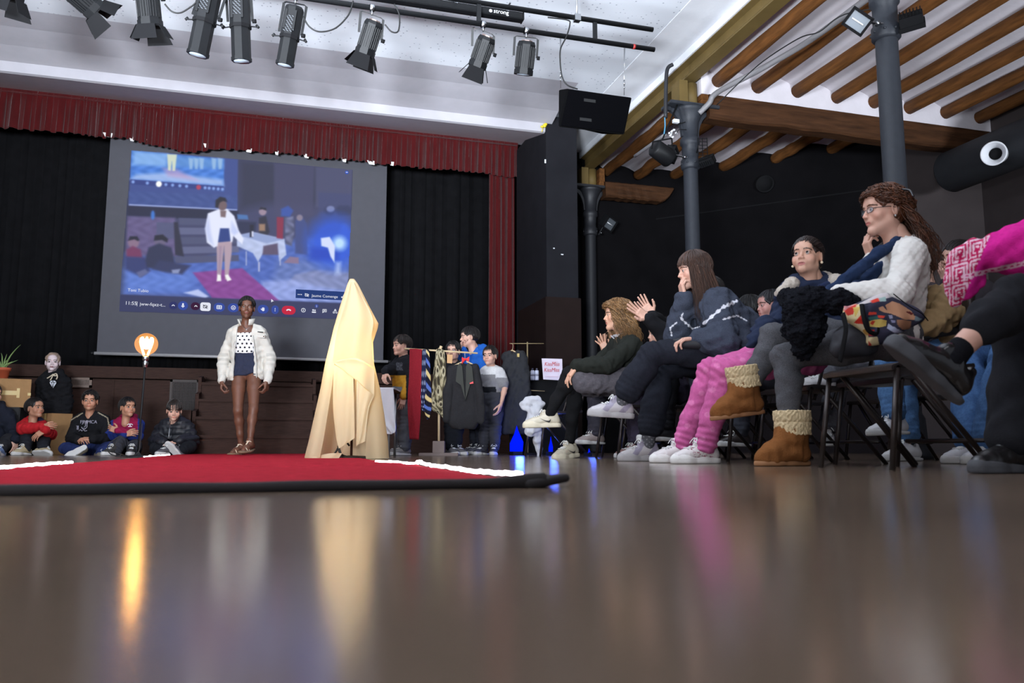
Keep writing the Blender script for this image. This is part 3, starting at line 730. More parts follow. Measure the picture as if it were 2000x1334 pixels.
# curtains
def curtain(name, x0, x1, Y, zt, zb, m, label, amp=.035, wl=.13, seed=1, hemvar=.02, nx=None, nz=24, gather=0, shape=None, parent=None):
    rg = np.random.RandomState(seed); nx = nx or int((x1-x0)/wl*14); xs = np.linspace(x0, x1, nx)
    w = np.cumsum(np.interp(np.linspace(0, 40, nx), np.arange(41), rg.uniform(.6, 1.4, 41)))*(x1-x0)/nx
    ph = w*2*np.pi/wl; a2 = np.interp(np.linspace(0, 60, nx), np.arange(61), rg.uniform(.5, 1.3, 61))
    V = []; hem = zb+np.interp(np.linspace(0, 90, nx), np.arange(91), rg.uniform(-1, 1, 91))*hemvar+.25*hemvar*np.cos(ph)
    if shape is not None: hem = hem+shape(xs)
    for th in (0, .006):
        for k in range(nz+1):
            f = k/nz; aa = amp*(gather*min(1, f*3)+(1-gather))
            if gather and f < .12: aa *= .35
            y = Y+th+aa*a2*np.sin(ph+.5*np.sin(ph*.37+f*1.5))*(.8+.4*f)-(0.02 if gather and abs(f-.13) < .02 else 0)
            V.append(np.stack([xs+.012*np.sin(ph*2+f), y, zt+(hem-zt)*f], 1))
    V = np.concatenate(V); F = []; N = (nz+1)*nx
    for s in (0, 1):
        for k in range(nz):
            i = np.arange(nx-1); q = np.stack([s*N+k*nx+i, s*N+k*nx+i+1, s*N+(k+1)*nx+i+1, s*N+(k+1)*nx+i], 1); F.append(q if s == 0 else q[:, ::-1])
    i = np.arange(nx-1); F.append(np.stack([nz*nx+i, nz*nx+i+1, N+nz*nx+i+1, N+nz*nx+i], 1))
    o = mk(name, V, np.concatenate(F), m, parent)
    if label: tag(o, label, 'curtain')
    return o
M_red = mat('red_velvet', (74, 14, 16), .9, spec=.1, sheen=.25, noise=.18, nscale=14, bump=.2, bscale=120, stretch=(1, 1, .3))
M_drape = mat('black_drape', (20, 20, 22), .95, spec=.08, noise=.2, nscale=10)
va = empty('stage_valance', (0, 11.75, 4.2), 'gathered dark red velvet valance across the top of the stage', 'curtain')
sag = lambda xs: -.10*np.exp(-((xs+1.18)/.25)**2)-.06*np.exp(-((xs+1.55)/.25)**2)-.03*np.exp(-((xs-3.3)/.25)**2)
curtain('pleated_cloth', -8, 3.52, 11.72, 4.80, 4.235, M_red, None, .028, .105, 4, .018, gather=.9, shape=sag, parent=va)
b = MB(); b.tube([(-8, 11.69, 4.715), (3.5, 11.69, 4.715)], .008, 6); b.build('gathering_cord', M_red, va)
# pale lining scraps that peep out below the hem
M_lin = mat('curtain_lining', (225, 222, 218), .9)
rg = random.Random(3)
for (px, py, w) in [(210, 266, 9), (257, 274, 5), (290, 279, 4), (403, 287, 6), (425, 290, 5), (485, 296, 7), (540, 301, 4), (598, 307, 6), (672, 315, 5), (725, 320, 9), (765, 322, 5)]:
    p = onY(px, py, 11.73); w /= 145; b = MB(); b.prism([(p.x-w, 11.735, p.z+.05), (p.x+w, 11.735, p.z+.05), (p.x+w*.8, 11.735, p.z-.012), (p.x-w*.5, 11.735, p.z-.006)], (0, .004, 0)); b.build('lining', M_lin, va)
curtain('side_curtain', 3.08, 3.50, 11.80, 4.5, SH+.01, M_red, 'narrow dark red curtain hanging at the right edge of stage', .03, .095, 7, .005)
curtain('back_curtain', -9, 3.5, 12.75, 5.0, SH+.01, M_drape, 'black curtain hung across the back of the stage', .03, .22, 9, .005, nx=700, nz=4)

# projection screen
def screen():
    Y = 12.0; p0 = onY(215, 272, Y); p1 = onY(748, 707, Y); x0, x1, z0 = -2.275, 1.54, p1.z+.01
    o = empty('projection_screen', ((x0+x1)/2, Y, z0), 'large white projection screen showing a bluish video call above the stage', 'screen')
    b = MB(); b.box((x0, Y, z0), (x1, Y+.004, 5.0)); b.build('fabric', mat('screen_fabric', (84, 84, 90), .85, spec=.1, noise=.04), o)
    a, c = onY(180, 688, Y), onY(761, 708, Y); zz = (a.z+c.z)/2
    b = MB(); b.tube([(a.x, Y, zz), (c.x, Y, zz)], .022, 12); b.build('bottom_bar', mat('bar_grey', (176, 174, 176), .4, .3), o)
    
    for q in (a.x, c.x): b = MB(); b.tube([(q-.025, Y, zz), (q+.025, Y, zz)], .025, 12); b.build('end_cap', M_blk, o)
    # the projected picture: coloured patches on a fine grid
    X0, X1 = -2.03, 1.03; Z0, Z1 = 1.90, 4.19; NX, NZ = 460, 344
    gx, gz = np.meshgrid(np.linspace(X0, X1, NX), np.linspace(Z0, Z1, NZ))
    C = np.tile(np.array([44., 48, 76]), (NZ, NX, 1))
    pt = lambda q: (lambda v: (v.x, v.z))(onY(q[0]/2.9+180, q[1]/2.9+260, Y))      # points measured on an enlarged view of the picture
    def poly(pts, col, soft=.006, al=1.0, tex=0):
        P = [pt(q) for q in pts]; inside = np.zeros(gx.shape, bool); dist = np.full(gx.shape, 9.)
        for i in range(len(P)):
            (ax, az), (bx, bz) = P[i], P[(i+1) % len(P)]
            cnd = ((az > gz) != (bz > gz)); inside ^= cnd & (gx < (bx-ax)*(gz-az)/(bz-az+1e-12)+ax)
            ex, ez = bx-ax, bz-az; t = np.clip(((gx-ax)*ex+(gz-az)*ez)/(ex*ex+ez*ez+1e-12), 0, 1)
            dist = np.minimum(dist, np.hypot(gx-ax-t*ex, gz-az-t*ez))
        sd = np.where(inside, dist, -dist); m = np.clip(.5+sd/(2*soft), 0, 1)*al
        c = np.array(col, float)
        if tex: c = c+tex*np.sin(gx*37+3*np.sin(gz*23))[..., None]*np.array([1, 1, 1.2])+tex*.7*np.sin(gz*61+gx*17)[..., None]
        C[:] = C*(1-m[..., None])+c*m[..., None]
    def disc(x, y, r, col, soft=.006, al=1, asp=1): poly([(x+r*math.cos(i*.3927)*asp, y+r*math.sin(i*.3927)) for i in range(16)], col, soft, al)
    vid = [(222, 98), (1480, 175), (1440, 962), (180, 914)]
    poly(vid, (62, 64, 100), .008)
    poly([(830, 150), (1480, 180), (1470, 420), (1000, 400), (830, 440)], (46, 48, 74), .08)
    poly([(1030, 170), (1260, 185), (1250, 470), (1030, 470)], (66, 66, 100), .02, .8)
    poly([(1265, 190), (1475, 200), (1465, 430), (1265, 420)], (78, 80, 116), .02, .7)
    poly([(1280, 335), (1470, 345), (1465, 480), (1280, 470)], (60, 66, 110), .02, .8)
    # floor of the hall in the picture
    poly([(190, 690), (620, 720), (900, 640), (1470, 560), (1440, 962), (180, 914)], (72, 98, 178), .06, 1, 5)
    poly([(185, 780), (600, 780), (560, 900), (180, 914)], (92, 124, 205), .08, .8, 4)
    poly([(1060, 720), (1460, 720), (1440, 962), (980, 930)], (96, 116, 178), .06, .9, 6)
    poly([(1150, 800), (1255, 780), (1300, 775), (1460, 790), (1440, 890), (1100, 860)], (134, 140, 180), .02, .7, 5)
    poly([(960, 840), (1150, 830), (1300, 870), (1440, 900), (1440, 960), (1040, 950), (960, 900)], (150, 165, 225), .03, .8, 6)
    poly([(520, 905), (600, 885), (660, 925), (640, 935)], (190, 200, 240), .012, .9)
    # inset: the screen inside the screen
    poly([(222, 98), (826, 150), (822, 436), (208, 406)], (58, 74, 138), .01)
    poly([(222, 98), (748, 148), (746, 330), (216, 270)], (66, 120, 208), .01, 1, 8)
    poly([(235, 105), (430, 118), (420, 190), (230, 180)], (150, 190, 235), .03, .7)
    poly([(460, 130), (745, 150), (745, 200), (470, 190)], (90, 140, 205), .03, .8)
    for x in (560, 590, 620, 690, 725): poly([(x-14, 140), (x+14, 145), (x+8, 205), (x-8, 205)], (165, 195, 225), .012, .7)
    poly([(250, 235), (420, 225), (740, 265), (746, 300), (216, 262)], (170, 190, 232), .03, .8)
    poly([(400, 200), (480, 205), (600, 270), (430, 245)], (190, 150, 190), .03, .6)
    poly([(425, 120), (480, 122), (470, 215), (455, 215), (452, 160), (445, 215), (430, 210)], (215, 220, 190), .008, .9)
    poly([(216, 262), (746, 302), (746, 328), (214, 290)], (44, 58, 126), .008)
    for i, x in enumerate((232, 313, 378, 418, 456, 497, 535, 603, 640, 663, 688, 714, 738)):
        y = 276+(x-232)*.082; disc(x, y+1, (17 if x == 378 else 14 if x == 603 else 9), ((250, 250, 245) if x == 378 else (170, 60, 90) if x == 603 else (130, 160, 225)), .008)
    poly([(208, 330), (822, 352), (822, 430), (208, 402)], (60, 78, 140), .012, 1, 3)
    poly([(208, 402), (822, 432), (822, 440), (208, 411)], (150, 165, 215), .005)
    # stage front, steps, sitting children on the left
    poly([(200, 412), (830, 442), (820, 500), (200, 470)], (34, 36, 64), .012)
    poly([(200, 472), (470, 480), (480, 700), (190, 690)], (94, 84, 128), .02, 1, 4)
    poly([(365, 505), (465, 508), (465, 600), (365, 600)], (78, 82, 118), .01, .9)
    disc(344, 465, 26, (60, 120, 210), .012, .9, .45)
    for k in range(5): poly([(490-6*k, 480+55*k), (830, 490+50*k), (832, 525+50*k), (495-6*k, 520+55*k)], ((92, 96, 132) if k % 2 else (74, 78, 112)), .008)
    poly([(463, 505), (485, 505), (520, 700), (470, 690)], (40, 40, 62), .01)
    disc(235, 620, 32, (130, 105, 130), .012); poly([(203, 610), (215, 585), (255, 585), (268, 605), (260, 612), (240, 602)], (28, 28, 48), .01)
    poly([(195, 660), (230, 640), (275, 660), (285, 710), (195, 705)], (110, 50, 90), .015); poly([(190, 700), (300, 705), (330, 780), (280, 815), (190, 770)], (48, 56, 108), .02)
    disc(385, 610, 34, (100, 92, 122), .012); poly([(350, 610), (355, 580), (400, 575), (430, 600), (425, 620), (395, 605)], (30, 30, 48), .01)
    poly([(300, 720), (320, 650), (380, 625), (450, 650), (470, 740), (400, 780), (310, 760)], (42, 46, 78), .015); poly([(380, 720), (560, 750), (510, 800), (420, 790), (340, 770)], (46, 52, 92), .02)
    poly([(250, 790), (300, 770), (320, 790), (270, 820)], (90, 96, 140), .012); poly([(450, 775), (500, 770), (490, 795), (455, 795)], (130, 140, 180), .01)
    # red carpet
    poly([(570, 790), (850, 765), (1060, 950), (680, 935)], (128, 62, 142), .012, 1, 4)
    # table and rails on the right
    poly([(820, 460), (880, 465), (885, 490), (825, 488)], (70, 110, 170), .008)
    poly([(820, 500), (930, 505), (925, 575), (830, 570)], (40, 44, 76), .015)
    disc(966, 445, 22, (150, 130, 150), .01); poly([(945, 435), (955, 420), (985, 425), (988, 440), (965, 432)], (30, 30, 46), .008)
    poly([(945, 480), (985, 470), (1005, 560), (985, 590), (945, 585)], (44, 42, 60), .012); poly([(945, 515), (980, 515), (980, 555), (945, 555)], (150, 120, 100), .012)
    poly([(820, 580), (910, 560), (1090, 600), (1100, 690), (1060, 725), (1045, 630), (990, 640), (940, 730), (910, 680), (820, 640)], (178, 190, 226), .01, 1, 5)
    poly([(830, 580), (910, 562), (1088, 602), (990, 625)], (140, 155, 200), .01); poly([(970, 640), (1050, 625), (1055, 690), (965, 690)], (88, 76, 104), .012)
    for q in ([(870, 670), (876, 670), (876, 750), (870, 750)], [(940, 730), (950, 730), (950, 785), (940, 785)], [(1062, 700), (1068, 700), (1068, 750), (1062, 750)]): poly(q, (170, 175, 210), .006)
    poly([(893, 520), (915, 520), (912, 590), (893, 590)], (30, 30, 50), .006); poly([(903, 556), (914, 556), (914, 588), (903, 588)], (205, 210, 235), .005)
    poly([(1045, 475), (1085, 478), (1080, 600), (1045, 595)], (130, 40, 70), .008); poly([(1090, 480), (1140, 470), (1145, 560), (1130, 640), (1095, 630)], (92, 96, 130), .012, 1, 14)
    poly([(1070, 430), (1110, 412), (1140, 440), (1120, 475), (1070, 470)], (54, 80, 160), .015); poly([(1150, 500), (1180, 460), (1215, 510), (1220, 690), (1150, 680)], (60, 72, 128), .015); disc(1175, 480, 18, (130, 120, 140), .01)
    for x in (1345, 1410, 1440): disc(x, 440, 30, (48, 54, 92), .02)
    disc(1350, 430, 18, (130, 140, 190), .012, .8, 1.3); disc(1428, 555, 40, (100, 125, 200), .03, .7, .6)
    poly([(1120, 700), (1170, 705), (1170, 740), (1085, 735)], (130, 110, 140), .008)
    disc(1370, 620, 150, (36, 84, 214), .12, .85); poly([(1240, 650), (1400, 650), (1390, 720), (1230, 720)], (24, 60, 180), .05, .8)
    disc(1400, 625, 38, (190, 225, 255), .05, .95); poly([(1295, 595), (1345, 588), (1375, 640), (1372, 735), (1350, 700), (1335, 650), (1298, 640)], (205, 215, 245), .01)
    poly([(1380, 730), (1410, 730), (1405, 800), (1375, 800)], (200, 215, 250), .03, .6)
    # person in the white jacket
    poly([(712, 520), (780, 520), (785, 615), (745, 622), (708, 620)], (40, 60, 128), .008)
    poly([(705, 620), (792, 612), (790, 680), (770, 830), (752, 830), (748, 640), (742, 690), (728, 830), (708, 830)], (172, 150, 165), .008)
    poly([(720, 640), (735, 640), (728, 800), (712, 790)], (140, 120, 150), .012, .6)
    poly([(710, 800), (728, 805), (732, 838), (705, 840)], (235, 235, 235), .006); poly([(752, 805), (770, 800), (790, 832), (765, 840)], (235, 235, 235), .006)
    poly([(655, 455), (715, 432), (765, 430), (805, 470), (830, 550), (858, 600), (850, 630), (800, 585), (795, 615), (785, 620), (775, 540), (725, 540), (710, 640), (690, 650), (650, 620), (640, 540)], (222, 226, 246), .009)
    poly([(640, 540), (660, 470), (672, 560), (690, 640), (655, 610)], (180, 190, 232), .02, .7); poly([(790, 500), (830, 560), (805, 580), (785, 560)], (170, 184, 235), .02, .6)
    poly([(725, 440), (760, 440), (755, 478), (728, 475)], (120, 100, 105), .008); disc(738, 410, 30, (110, 90, 95), .01, 1, .85)
    poly([(698, 420), (700, 380), (725, 362), (755, 368), (765, 390), (740, 385), (722, 395), (712, 425)], (34, 32, 46), .01)
    # control bar of the call
    poly([(160, 914), (1445, 965), (1440, 1055), (150, 1010)], (44, 48, 88), .006)
    for _ in range(3):       # a video picture is soft
        q = np.pad(C, ((1, 1), (1, 1), (0, 0)), 'edge'); C = (q[:-2, 1:-1]+q[2:, 1:-1]+q[1:-1, :-2]+q[1:-1, 2:]+2*C)/6
    V = np.stack([gx, np.full_like(gx, Y-.006), gz], -1).reshape(-1, 3); i, jx = np.meshgrid(np.arange(NZ-1), np.arange(NX-1), indexing='ij'); q = (i*NX+jx).ravel()
    F = np.stack([q, q+1, q+NX+1, q+NX], 1)
    c = np.clip(C, 0, 255).reshape(-1, 3)/255; c = np.where(c <= .04045, c/12.92, ((c+.055)/1.055)**2.4)
    # only the lit shape of the picture
    P = [pt(q) for q in [(222, 98), (1480, 178), (1440, 1055), (150, 1010)]]
    cx, cz = V[F].mean(1)[:, 0], V[F].mean(1)[:, 2]; inside = np.zeros(len(F), bool)
    for k in range(4):
        (ax, az), (bx, bz) = P[k], P[(k+1) % 4]; inside ^= ((az > cz) != (bz > cz)) & (cx < (bx-ax)*(cz-az)/(bz-az+1e-12)+ax)
    m = bpy.data.materials.new('projected_picture'); m.use_nodes = True; n = m.node_tree.nodes; L = m.node_tree.links; bs = n['Principled BSDF']
    at = n.new('ShaderNodeVertexColor'); at.layer_name = 'Col'; L.new(at.outputs[0], bs.inputs['Emission Color']); bs.inputs['Emission Strength'].default_value = 1.05
    bs.inputs['Base Color'].default_value = (.03, .03, .03, 1); bs.inputs['Specular IOR Level'].default_value = 0
    mk('picture', V, F[inside], m, o, False, c)
    # words and buttons of the call
    def em(name, c, s=1): return mat(name, (10, 10, 10), 1, spec=0, emit=c, estr=s)
    Rt = Matrix.Rotation(math.pi/2, 3, 'X'); Yt = Y-.016
    def at_(x, y): v = onY(x/2.9+180, y/2.9+260, Y); return Vector((v.x, Yt, v.z))
    wt = em('call_white', (235, 238, 250), .95)
    text('caption', '11:55', .068, at_(186, 972), Rt, wt, o); text('caption', '|', .07, at_(251, 975), Rt, wt, o); text('caption', 'jww-fqxz-t...', .066, at_(270, 977), Rt, wt, o)
    text('caption', 'Toni Tubio', .058, at_(202, 897), Rt, wt, o)
    b = MB(); p, q = at_(1152, 935), at_(1440, 900); b.box((p.x, Yt+.004, p.z), (q.x+.0, Yt+.006, q.z)); b.build('name_plate', em('call_plate', (40, 62, 120)), o, bevel=.001)
    text('caption', 'Jaume Comenge', .056, at_(1243, 928), Rt, wt, o)
    def roundrect(b, c, w, h, r=None, y=0):
        r = min(w, h) if r is None else r; P = []
        for sx, sz, a0 in ((1, 1, 0), (-1, 1, 90), (-1, -1, 180), (1, -1, 270)):
            for k in range(7): a = math.radians(a0+15*k); P.append((c.x+sx*(w-r)+r*math.cos(a), c.y-y, c.z+sz*(h-r)+r*math.sin(a)))
        b.add(P, [tuple(range(len(P)))])
    blue, red, drk = em('call_blue', (58, 78, 158)), em('call_red', (196, 44, 70)), em('call_dark', (60, 30, 60))
    def button(x, y, w, h, m, r=None): b = MB(); c = at_(x, y); c.y = Y-.011; roundrect(b, c, w/2, h/2, r); b.build('button', m, o)
    button(460, 977, .11, .11, em('call_dim', (52, 56, 104))); button(515, 978, .13, .125, blue); button(585, 981, .12, .11, drk); button(642, 984, .135, .12, wt, .03); button(720, 987, .15, .125, blue); button(800, 990, .15, .125, blue); button(968, 998, .15, .125, blue); button(1036, 1001, .10, .125, blue); button(1113, 1004, .19, .125, red); button(1442, 224, .05, .05, em('call_blue2', (50, 90, 200))); button(1271, 980, .05, .05, blue)
    b = MB()
    def ic(x, y):
        nonlocal b
        if b.V: b.build('icon', wt, o)
        b = MB(); return at_(x, y)
    def bar_(c, dx0, dz0, dx1, dz1, w=.010): b.bar(c+Vector((dx0, 0, dz0)), c+Vector((dx1, 0, dz1)), w, .001, (0, 1, 0)) if False else b.add([c+Vector((dx0, 0, dz0))+nv for nv in (_o(dx0, dz0, dx1, dz1, w), -_o(dx0, dz0, dx1, dz1, w))]+[c+Vector((dx1, 0, dz1))+nv for nv in (-_o(dx0, dz0, dx1, dz1, w), _o(dx0, dz0, dx1, dz1, w))], [(0, 1, 2, 3)])
    def _o(a0, b0, a1, b1, w):
        v = Vector((-(b1-b0), 0, a1-a0)); return v.normalized()*w/2
    for x, y in ((460, 977), (588, 981)):
        c = ic(x, y); bar_(c, -.018, -.008, 0, .010); bar_(c, 0, .010, .018, -.008)
    c = ic(515, 976); roundrect(b, c+Vector((0, 0, .008)), .011, .022); bar_(c, 0, -.014, 0, -.034); bar_(c, -.018, -.006, -.012, -.02); bar_(c, .018, -.006, .012, -.02); bar_(c, -.012, -.02, .012, -.02)
    c = ic(720, 987)
    for q in ((-.03, .022, .03, .022), (-.03, -.022, .03, -.022), (-.03, -.022, -.03, .022), (.03, -.022, .03, .022), (-.03, 0, .03, 0), (0, -.022, 0, .022)): bar_(c, *q)
    c = ic(800, 990)
    for k in range(12): a, a2 = k*.5236, (k+1)*.5236; bar_(c, .028*math.cos(a), .028*math.sin(a), .028*math.cos(a2), .028*math.sin(a2), .008)
    bar_(c, -.014, -.006, .014, -.006); bar_(c, -.012, .008, -.006, .008); bar_(c, .012, .008, .006, .008)
    c = ic(968, 998); roundrect(b, c+Vector((.002, 0, -.012)), .018, .016)
    for k in range(4): bar_(c, -.012+.009*k, -.01, -.012+.009*k, .026-.004*abs(k-1.5), .008)
    bar_(c, -.016, -.012, -.03, .004, .009)
    c = ic(1036, 1001)
    for k in (-1, 0, 1): roundrect(b, c+Vector((0, 0, .018*k)), .0055, .0055)
    c = ic(1113, 1004); bar_(c, -.03, -.006, -.012, .008, .018); bar_(c, -.014, .008, .014, .008, .018); bar_(c, .012, .008, .03, -.006, .018)
    c = ic(1196, 1004)
    for k in range(12): a, a2 = k*.5236, (k+1)*.5236; bar_(c, .028*math.cos(a), .028*math.sin(a), .028*math.cos(a2), .028*math.sin(a2), .008)
    bar_(c, 0, -.014, 0, .004); roundrect(b, c+Vector((0, 0, .013)), .005, .005)
    c = ic(1256, 1008); roundrect(b, c+Vector((-.012, 0, .012)), .012, .012); roundrect(b, c+Vector((.014, 0, .010)), .010, .010); roundrect(b, c+Vector((0, 0, -.018)), .03, .010)
    c = ic(1316, 1008)
    for q in ((-.026, .022, .026, .022), (-.026, -.014, .026, -.014), (-.026, -.03, -.026, .022), (.026, -.014, .026, .022), (-.014, .010, .014, .010), (-.014, 0, .014, 0), (-.026, -.03, -.012, -.014)): bar_(c, *q, .007)
    c = ic(1376, 1010); bar_(c, -.014, .006, 0, .032, .009); bar_(c, 0, .032, .014, .006, .009); bar_(c, -.014, .006, .014, .006, .009)
    for q in ((-.028, -.008, -.008, -.008), (-.028, -.028, -.008, -.028), (-.028, -.028, -.028, -.008), (-.008, -.028, -.008, -.008)): bar_(c, *q, .007)
    for k in range(8): a, a2 = k*.7854, (k+1)*.7854; bar_(c+Vector((.018, 0, -.018)), .011*math.cos(a), .011*math.sin(a), .011*math.cos(a2), .011*math.sin(a2), .006)
    c = ic(1176, 915)
    for k in (-1, 0, 1): roundrect(b, c+Vector((.022*k, 0, 0)), .007, .007)
    c = ic(1216, 918)
    for q in ((-.024, .016, .012, .016), (-.024, -.016, .012, -.016), (-.024, -.016, -.024, .016), (.012, -.016, .012, .016), (.012, 0, .028, .012), (.012, 0, .028, -.012), (-.028, .024, .022, -.026)): bar_(c, *q, .007)
    c = ic(1420, 926); bar_(c, -.02, -.02, .02, .02, .008); bar_(c, .02, .02, .002, .02, .008); bar_(c, .02, .02, .02, .002, .008); bar_(c, -.02, -.02, -.002, -.02, .008); bar_(c, -.02, -.02, -.02, -.002, .008)
    c = ic(1020, 952); b.add([c+Vector(v) for v in ((-.014, 0, .03), (.022, 0, -.004), (.004, 0, -.006), (-.014, 0, -.02))], [(0, 1, 2, 3)])
    c = ic(1442, 224)
    for k in (-1, 0, 1): bar_(c, .010*k, -.006-.003*(k == 0), .010*k, .006+.003*(k == 0), .006)
    b.build('icon', wt, o)
    c = ic(642, 984)
    for q in ((-.026, .018, .014, .018), (-.026, -.018, .014, -.018), (-.026, -.018, -.026, .018), (.014, -.018, .014, .018), (.014, 0, .03, .014), (.014, 0, .03, -.014), (-.03, .026, .026, -.03)): bar_(c, *q, .008)
    b.build('icon', em('call_ink', (60, 60, 76)), o)
    text('caption', '2', .036, at_(1267, 986), Rt, wt, o)
screen()

# ------------------------------------------------------------ aisle ceiling: logs, girders, columns
XB = 4.6
jx = [4.93+.555*k for k in range(8)]
b = MB(); V = []; N = 8; cx = [4.56]+jx+[9.05]
prof = []
for a, c in zip(cx[:-1], cx[1:]):
    for k in range(N+1):
        t = k/N; prof.append((a+(c-a)*t, 4.44+.10*math.sin(math.pi*t)))
n = len(prof); V = [(x, y, z) for y in (-4, 11.75) for x, z in prof]+[(x, y, 4.8) for y in (-4, 11.75) for x, z in prof]
F = [(i, i+1, n+i+1, n+i) for i in range(n-1)]+[(2*n+i, 3*n+i, 3*n+i+1, 2*n+i+1) for i in range(n-1)]
b.add(V, F, True); struct(b.build('ceiling_aisle', M_vault))
def log(x, y0, y1, r, seed, sq=False):
    rg = random.Random(seed); pts = []; rs = []
    for k in range(13):
        t = k/12; pts.append((x+rg.uniform(-.012, .012), y0+(y1-y0)*t, 4.40+rg.uniform(-.008, .008))); rs.append(r*rg.uniform(.93, 1.06))
    b = MB(); b.tube(spline(pts, 3), [rs[min(i//3, 12)] for i in range(37)], 14)
    o = b.build('ceiling_joist', M_log); return o
for k, x in enumerate(jx):
    o = log(x, -3.5, 8.22, .080, 20+k); tag(o, 'rough round log joist on the near side of the crossing girder', 'ceiling joist', 'near log joists under the aisle vaults')
    ye = min(11.62, a_[1]+dd.y*((x-a_[0])/dd.x)+.05)
    o = log(x, 8.42, ye, .080, 40+k); tag(o, 'rough round log joist ending at the dark diagonal wall', 'ceiling joist', 'far log joists beyond the crossing girder')
struct(MB().box((4.72, 8.20, 4.22), (9.0, 8.44, 4.6)).build('trim_7', M_vault))
def girder(x0, x1, Y, z0, z1, label, taper=False):
    rg = random.Random(int(Y*10)); b = MB(); n = 16; V = []
    for k in range(n+1):
        t = k/n; x = x0+(x1-x0)*t; w = .11; dz = rg.uniform(-.012, .012); lo = z0+dz
        if taper and t > .8: lo = z0+(z1-z0-.05)*((t-.8)/.2)**2
        V += [(x, Y-w+rg.uniform(-.008, .008), lo+.02), (x, Y-w+.03, lo), (x, Y+w-.03, lo), (x, Y+w, lo+.02), (x, Y+w, z1-.02), (x, Y+w-.03, z1), (x, Y-w+.03, z1+dz*.5), (x, Y-w, z1-.02)]
    F = [(k*8+i, k*8+(i+1) % 8, k*8+8+(i+1) % 8, k*8+8+i) for k in range(n) for i in range(8)]+[tuple(range(8))[::-1], tuple(n*8+i for i in range(8))]
    b.add(V, F); o = b.build('ceiling_girder', M_girder); tag(o, label, 'girder')
girder(4.82, 8.98, 8.3, 3.93, 4.235, 'long dark timber girder running from middle column to right wall')
p = onY(1310, 375, 11.4); girder(4.80, p.x, 11.40, 3.90, 4.15, 'short dark timber stub with a rounded end at far column', True)
# I-section steel beam
b = MB(); prof = [(-.08, 4.38), (.08, 4.38), (.08, 4.40), (.012, 4.415), (.012, 4.565), (.08, 4.58), (.08, 4.60), (-.08, 4.60), (-.08, 4.58), (-.012, 4.565), (-.012, 4.415), (-.08, 4.40)]
b.prism([(XB+x, -3.5, z) for x, z in prof], (0, 15.1, 0)); o = b.build('steel_beam', M_ochre); tag(o, 'ochre painted steel beam running over the iron columns', 'beam')
def column(Y, label, m, near=False, z=0):
    o = empty('iron_column', (XB, Y, 0), label, 'column', None); r = .088
    b = MB(); b.lathe([(r+.06, 0), (r+.06, .05), (r+.03, .09), (r+.02, .3), (r, .34), (r-.004, 3.8), (r-.004, 3.85)], (XB, Y, 0), None, 32); b.build('shaft', m, o)
    b = MB(); b.lathe([(r+.004, 3.3), (r+.022, 3.32), (r+.022, 3.41), (r+.006, 3.43), (r+.006, 3.59), (r+.026, 3.61), (r+.026, 3.67), (r+.006, 3.69), (r+.02, 3.87), (r+.07, 3.99), (r+.09, 4.01), (r+.09, 4.04)], (XB, Y, 0), None, 32)
    for k in range(8):
        a = k*math.pi/4; b.sphere((XB+(r+.022)*math.cos(a), Y+(r+.022)*math.sin(a), 3.365), .012, 8, 6)
    b.build('capital', m, o)
    b = MB(); b.box((XB-.30, Y-.13, 4.04), (XB+.34, Y+.13, 4.08)); b.build('cap_plate', m, o, bevel=.006)
    for sx in (-1, 1):
        b = MB(); P = [(XB+sx*r, 3.7), (XB+sx*(r+.02), 3.7)]+[(XB+sx*(r+.02+.19*(1-math.cos(t*math.pi/2/6))), 3.7+.30*math.sin(t*math.pi/2/6)) for t in range(1, 7)]+[(XB+sx*.30, 4.04), (XB+sx*.26, 4.04)]+[(XB+sx*(r+.0+.15*(1-math.cos(t*math.pi/2/6))), 3.77+.26*math.sin(t*math.pi/2/6)) for t in range(6, 0, -1)]
        b.prism([(x, Y-.022, z) for x, z in P], (0, .044, 0)); b.build('bracket', m, o)
    b = MB(); b.box((XB-.17, Y-.10, 4.08), (XB-.06, Y+.10, 4.35)); b.lathe([(.075, 4.08), (.075, 4.35)], (XB+.03, Y, 0), None, 20); b.build('packing_block', M_ochre, o)
    b = MB(); b.box((XB+.12, Y-.09, 4.08), (XB+.30, Y+.09, 4.15)); b.box((XB+.13, Y-.08, 4.15), (XB+.22, Y+.08, 4.37)); b.build('timber_packing', M_log, o, bevel=.008)
    return o
c1 = column(11.44, 'dark iron column at the far end beside the black pier', M_irond)
c2 = column(8.29, 'grey iron column in the middle carrying spotlights', M_iron)
c3 = column(5.09, 'grey iron column nearest, behind the curly red-brown haired woman', M_iron)
# duct with nozzle
XD = 8.35; pe = onX(1852, 338, XD); rD = .27
o = empty('air_duct', (XD, pe.y, pe.z), 'thick dark round air duct running along the right wall', 'duct')
b = MB(); Rd = Matrix.Rotation(math.pi/2, 3, 'X'); b.lathe([(.001, 0), (rD-.06, 0), (rD-.02, .015), (rD, .05), (rD, 9), (.001, 9)], pe, Rd, 40); b.build('tube', mat('duct_paint', (56, 58, 62), .6, spec=.2, noise=.1), o)
pn = onX(1942, 300, XD-.42); nd = Vector((-.82, -.50, -.22)).normalized(); Rn = frame(nd, UP) @ Matrix.Rotation(-math.pi/2, 3, 'X')
b = MB(); b.lathe([(.10, -.30), (.135, .02), (.140, .035), (.132, .045), (.118, .03), (.07, -.06), (.068, -.09), (.001, -.09)], pn, Rn, 36); b.build('nozzle_ring', M_white, o)
b = MB(); b.lathe([(.001, -.055), (.066, -.055), (.068, -.07), (.001, -.08)], pn, Rn, 28); b.build('nozzle_opening', M_blkm, o)
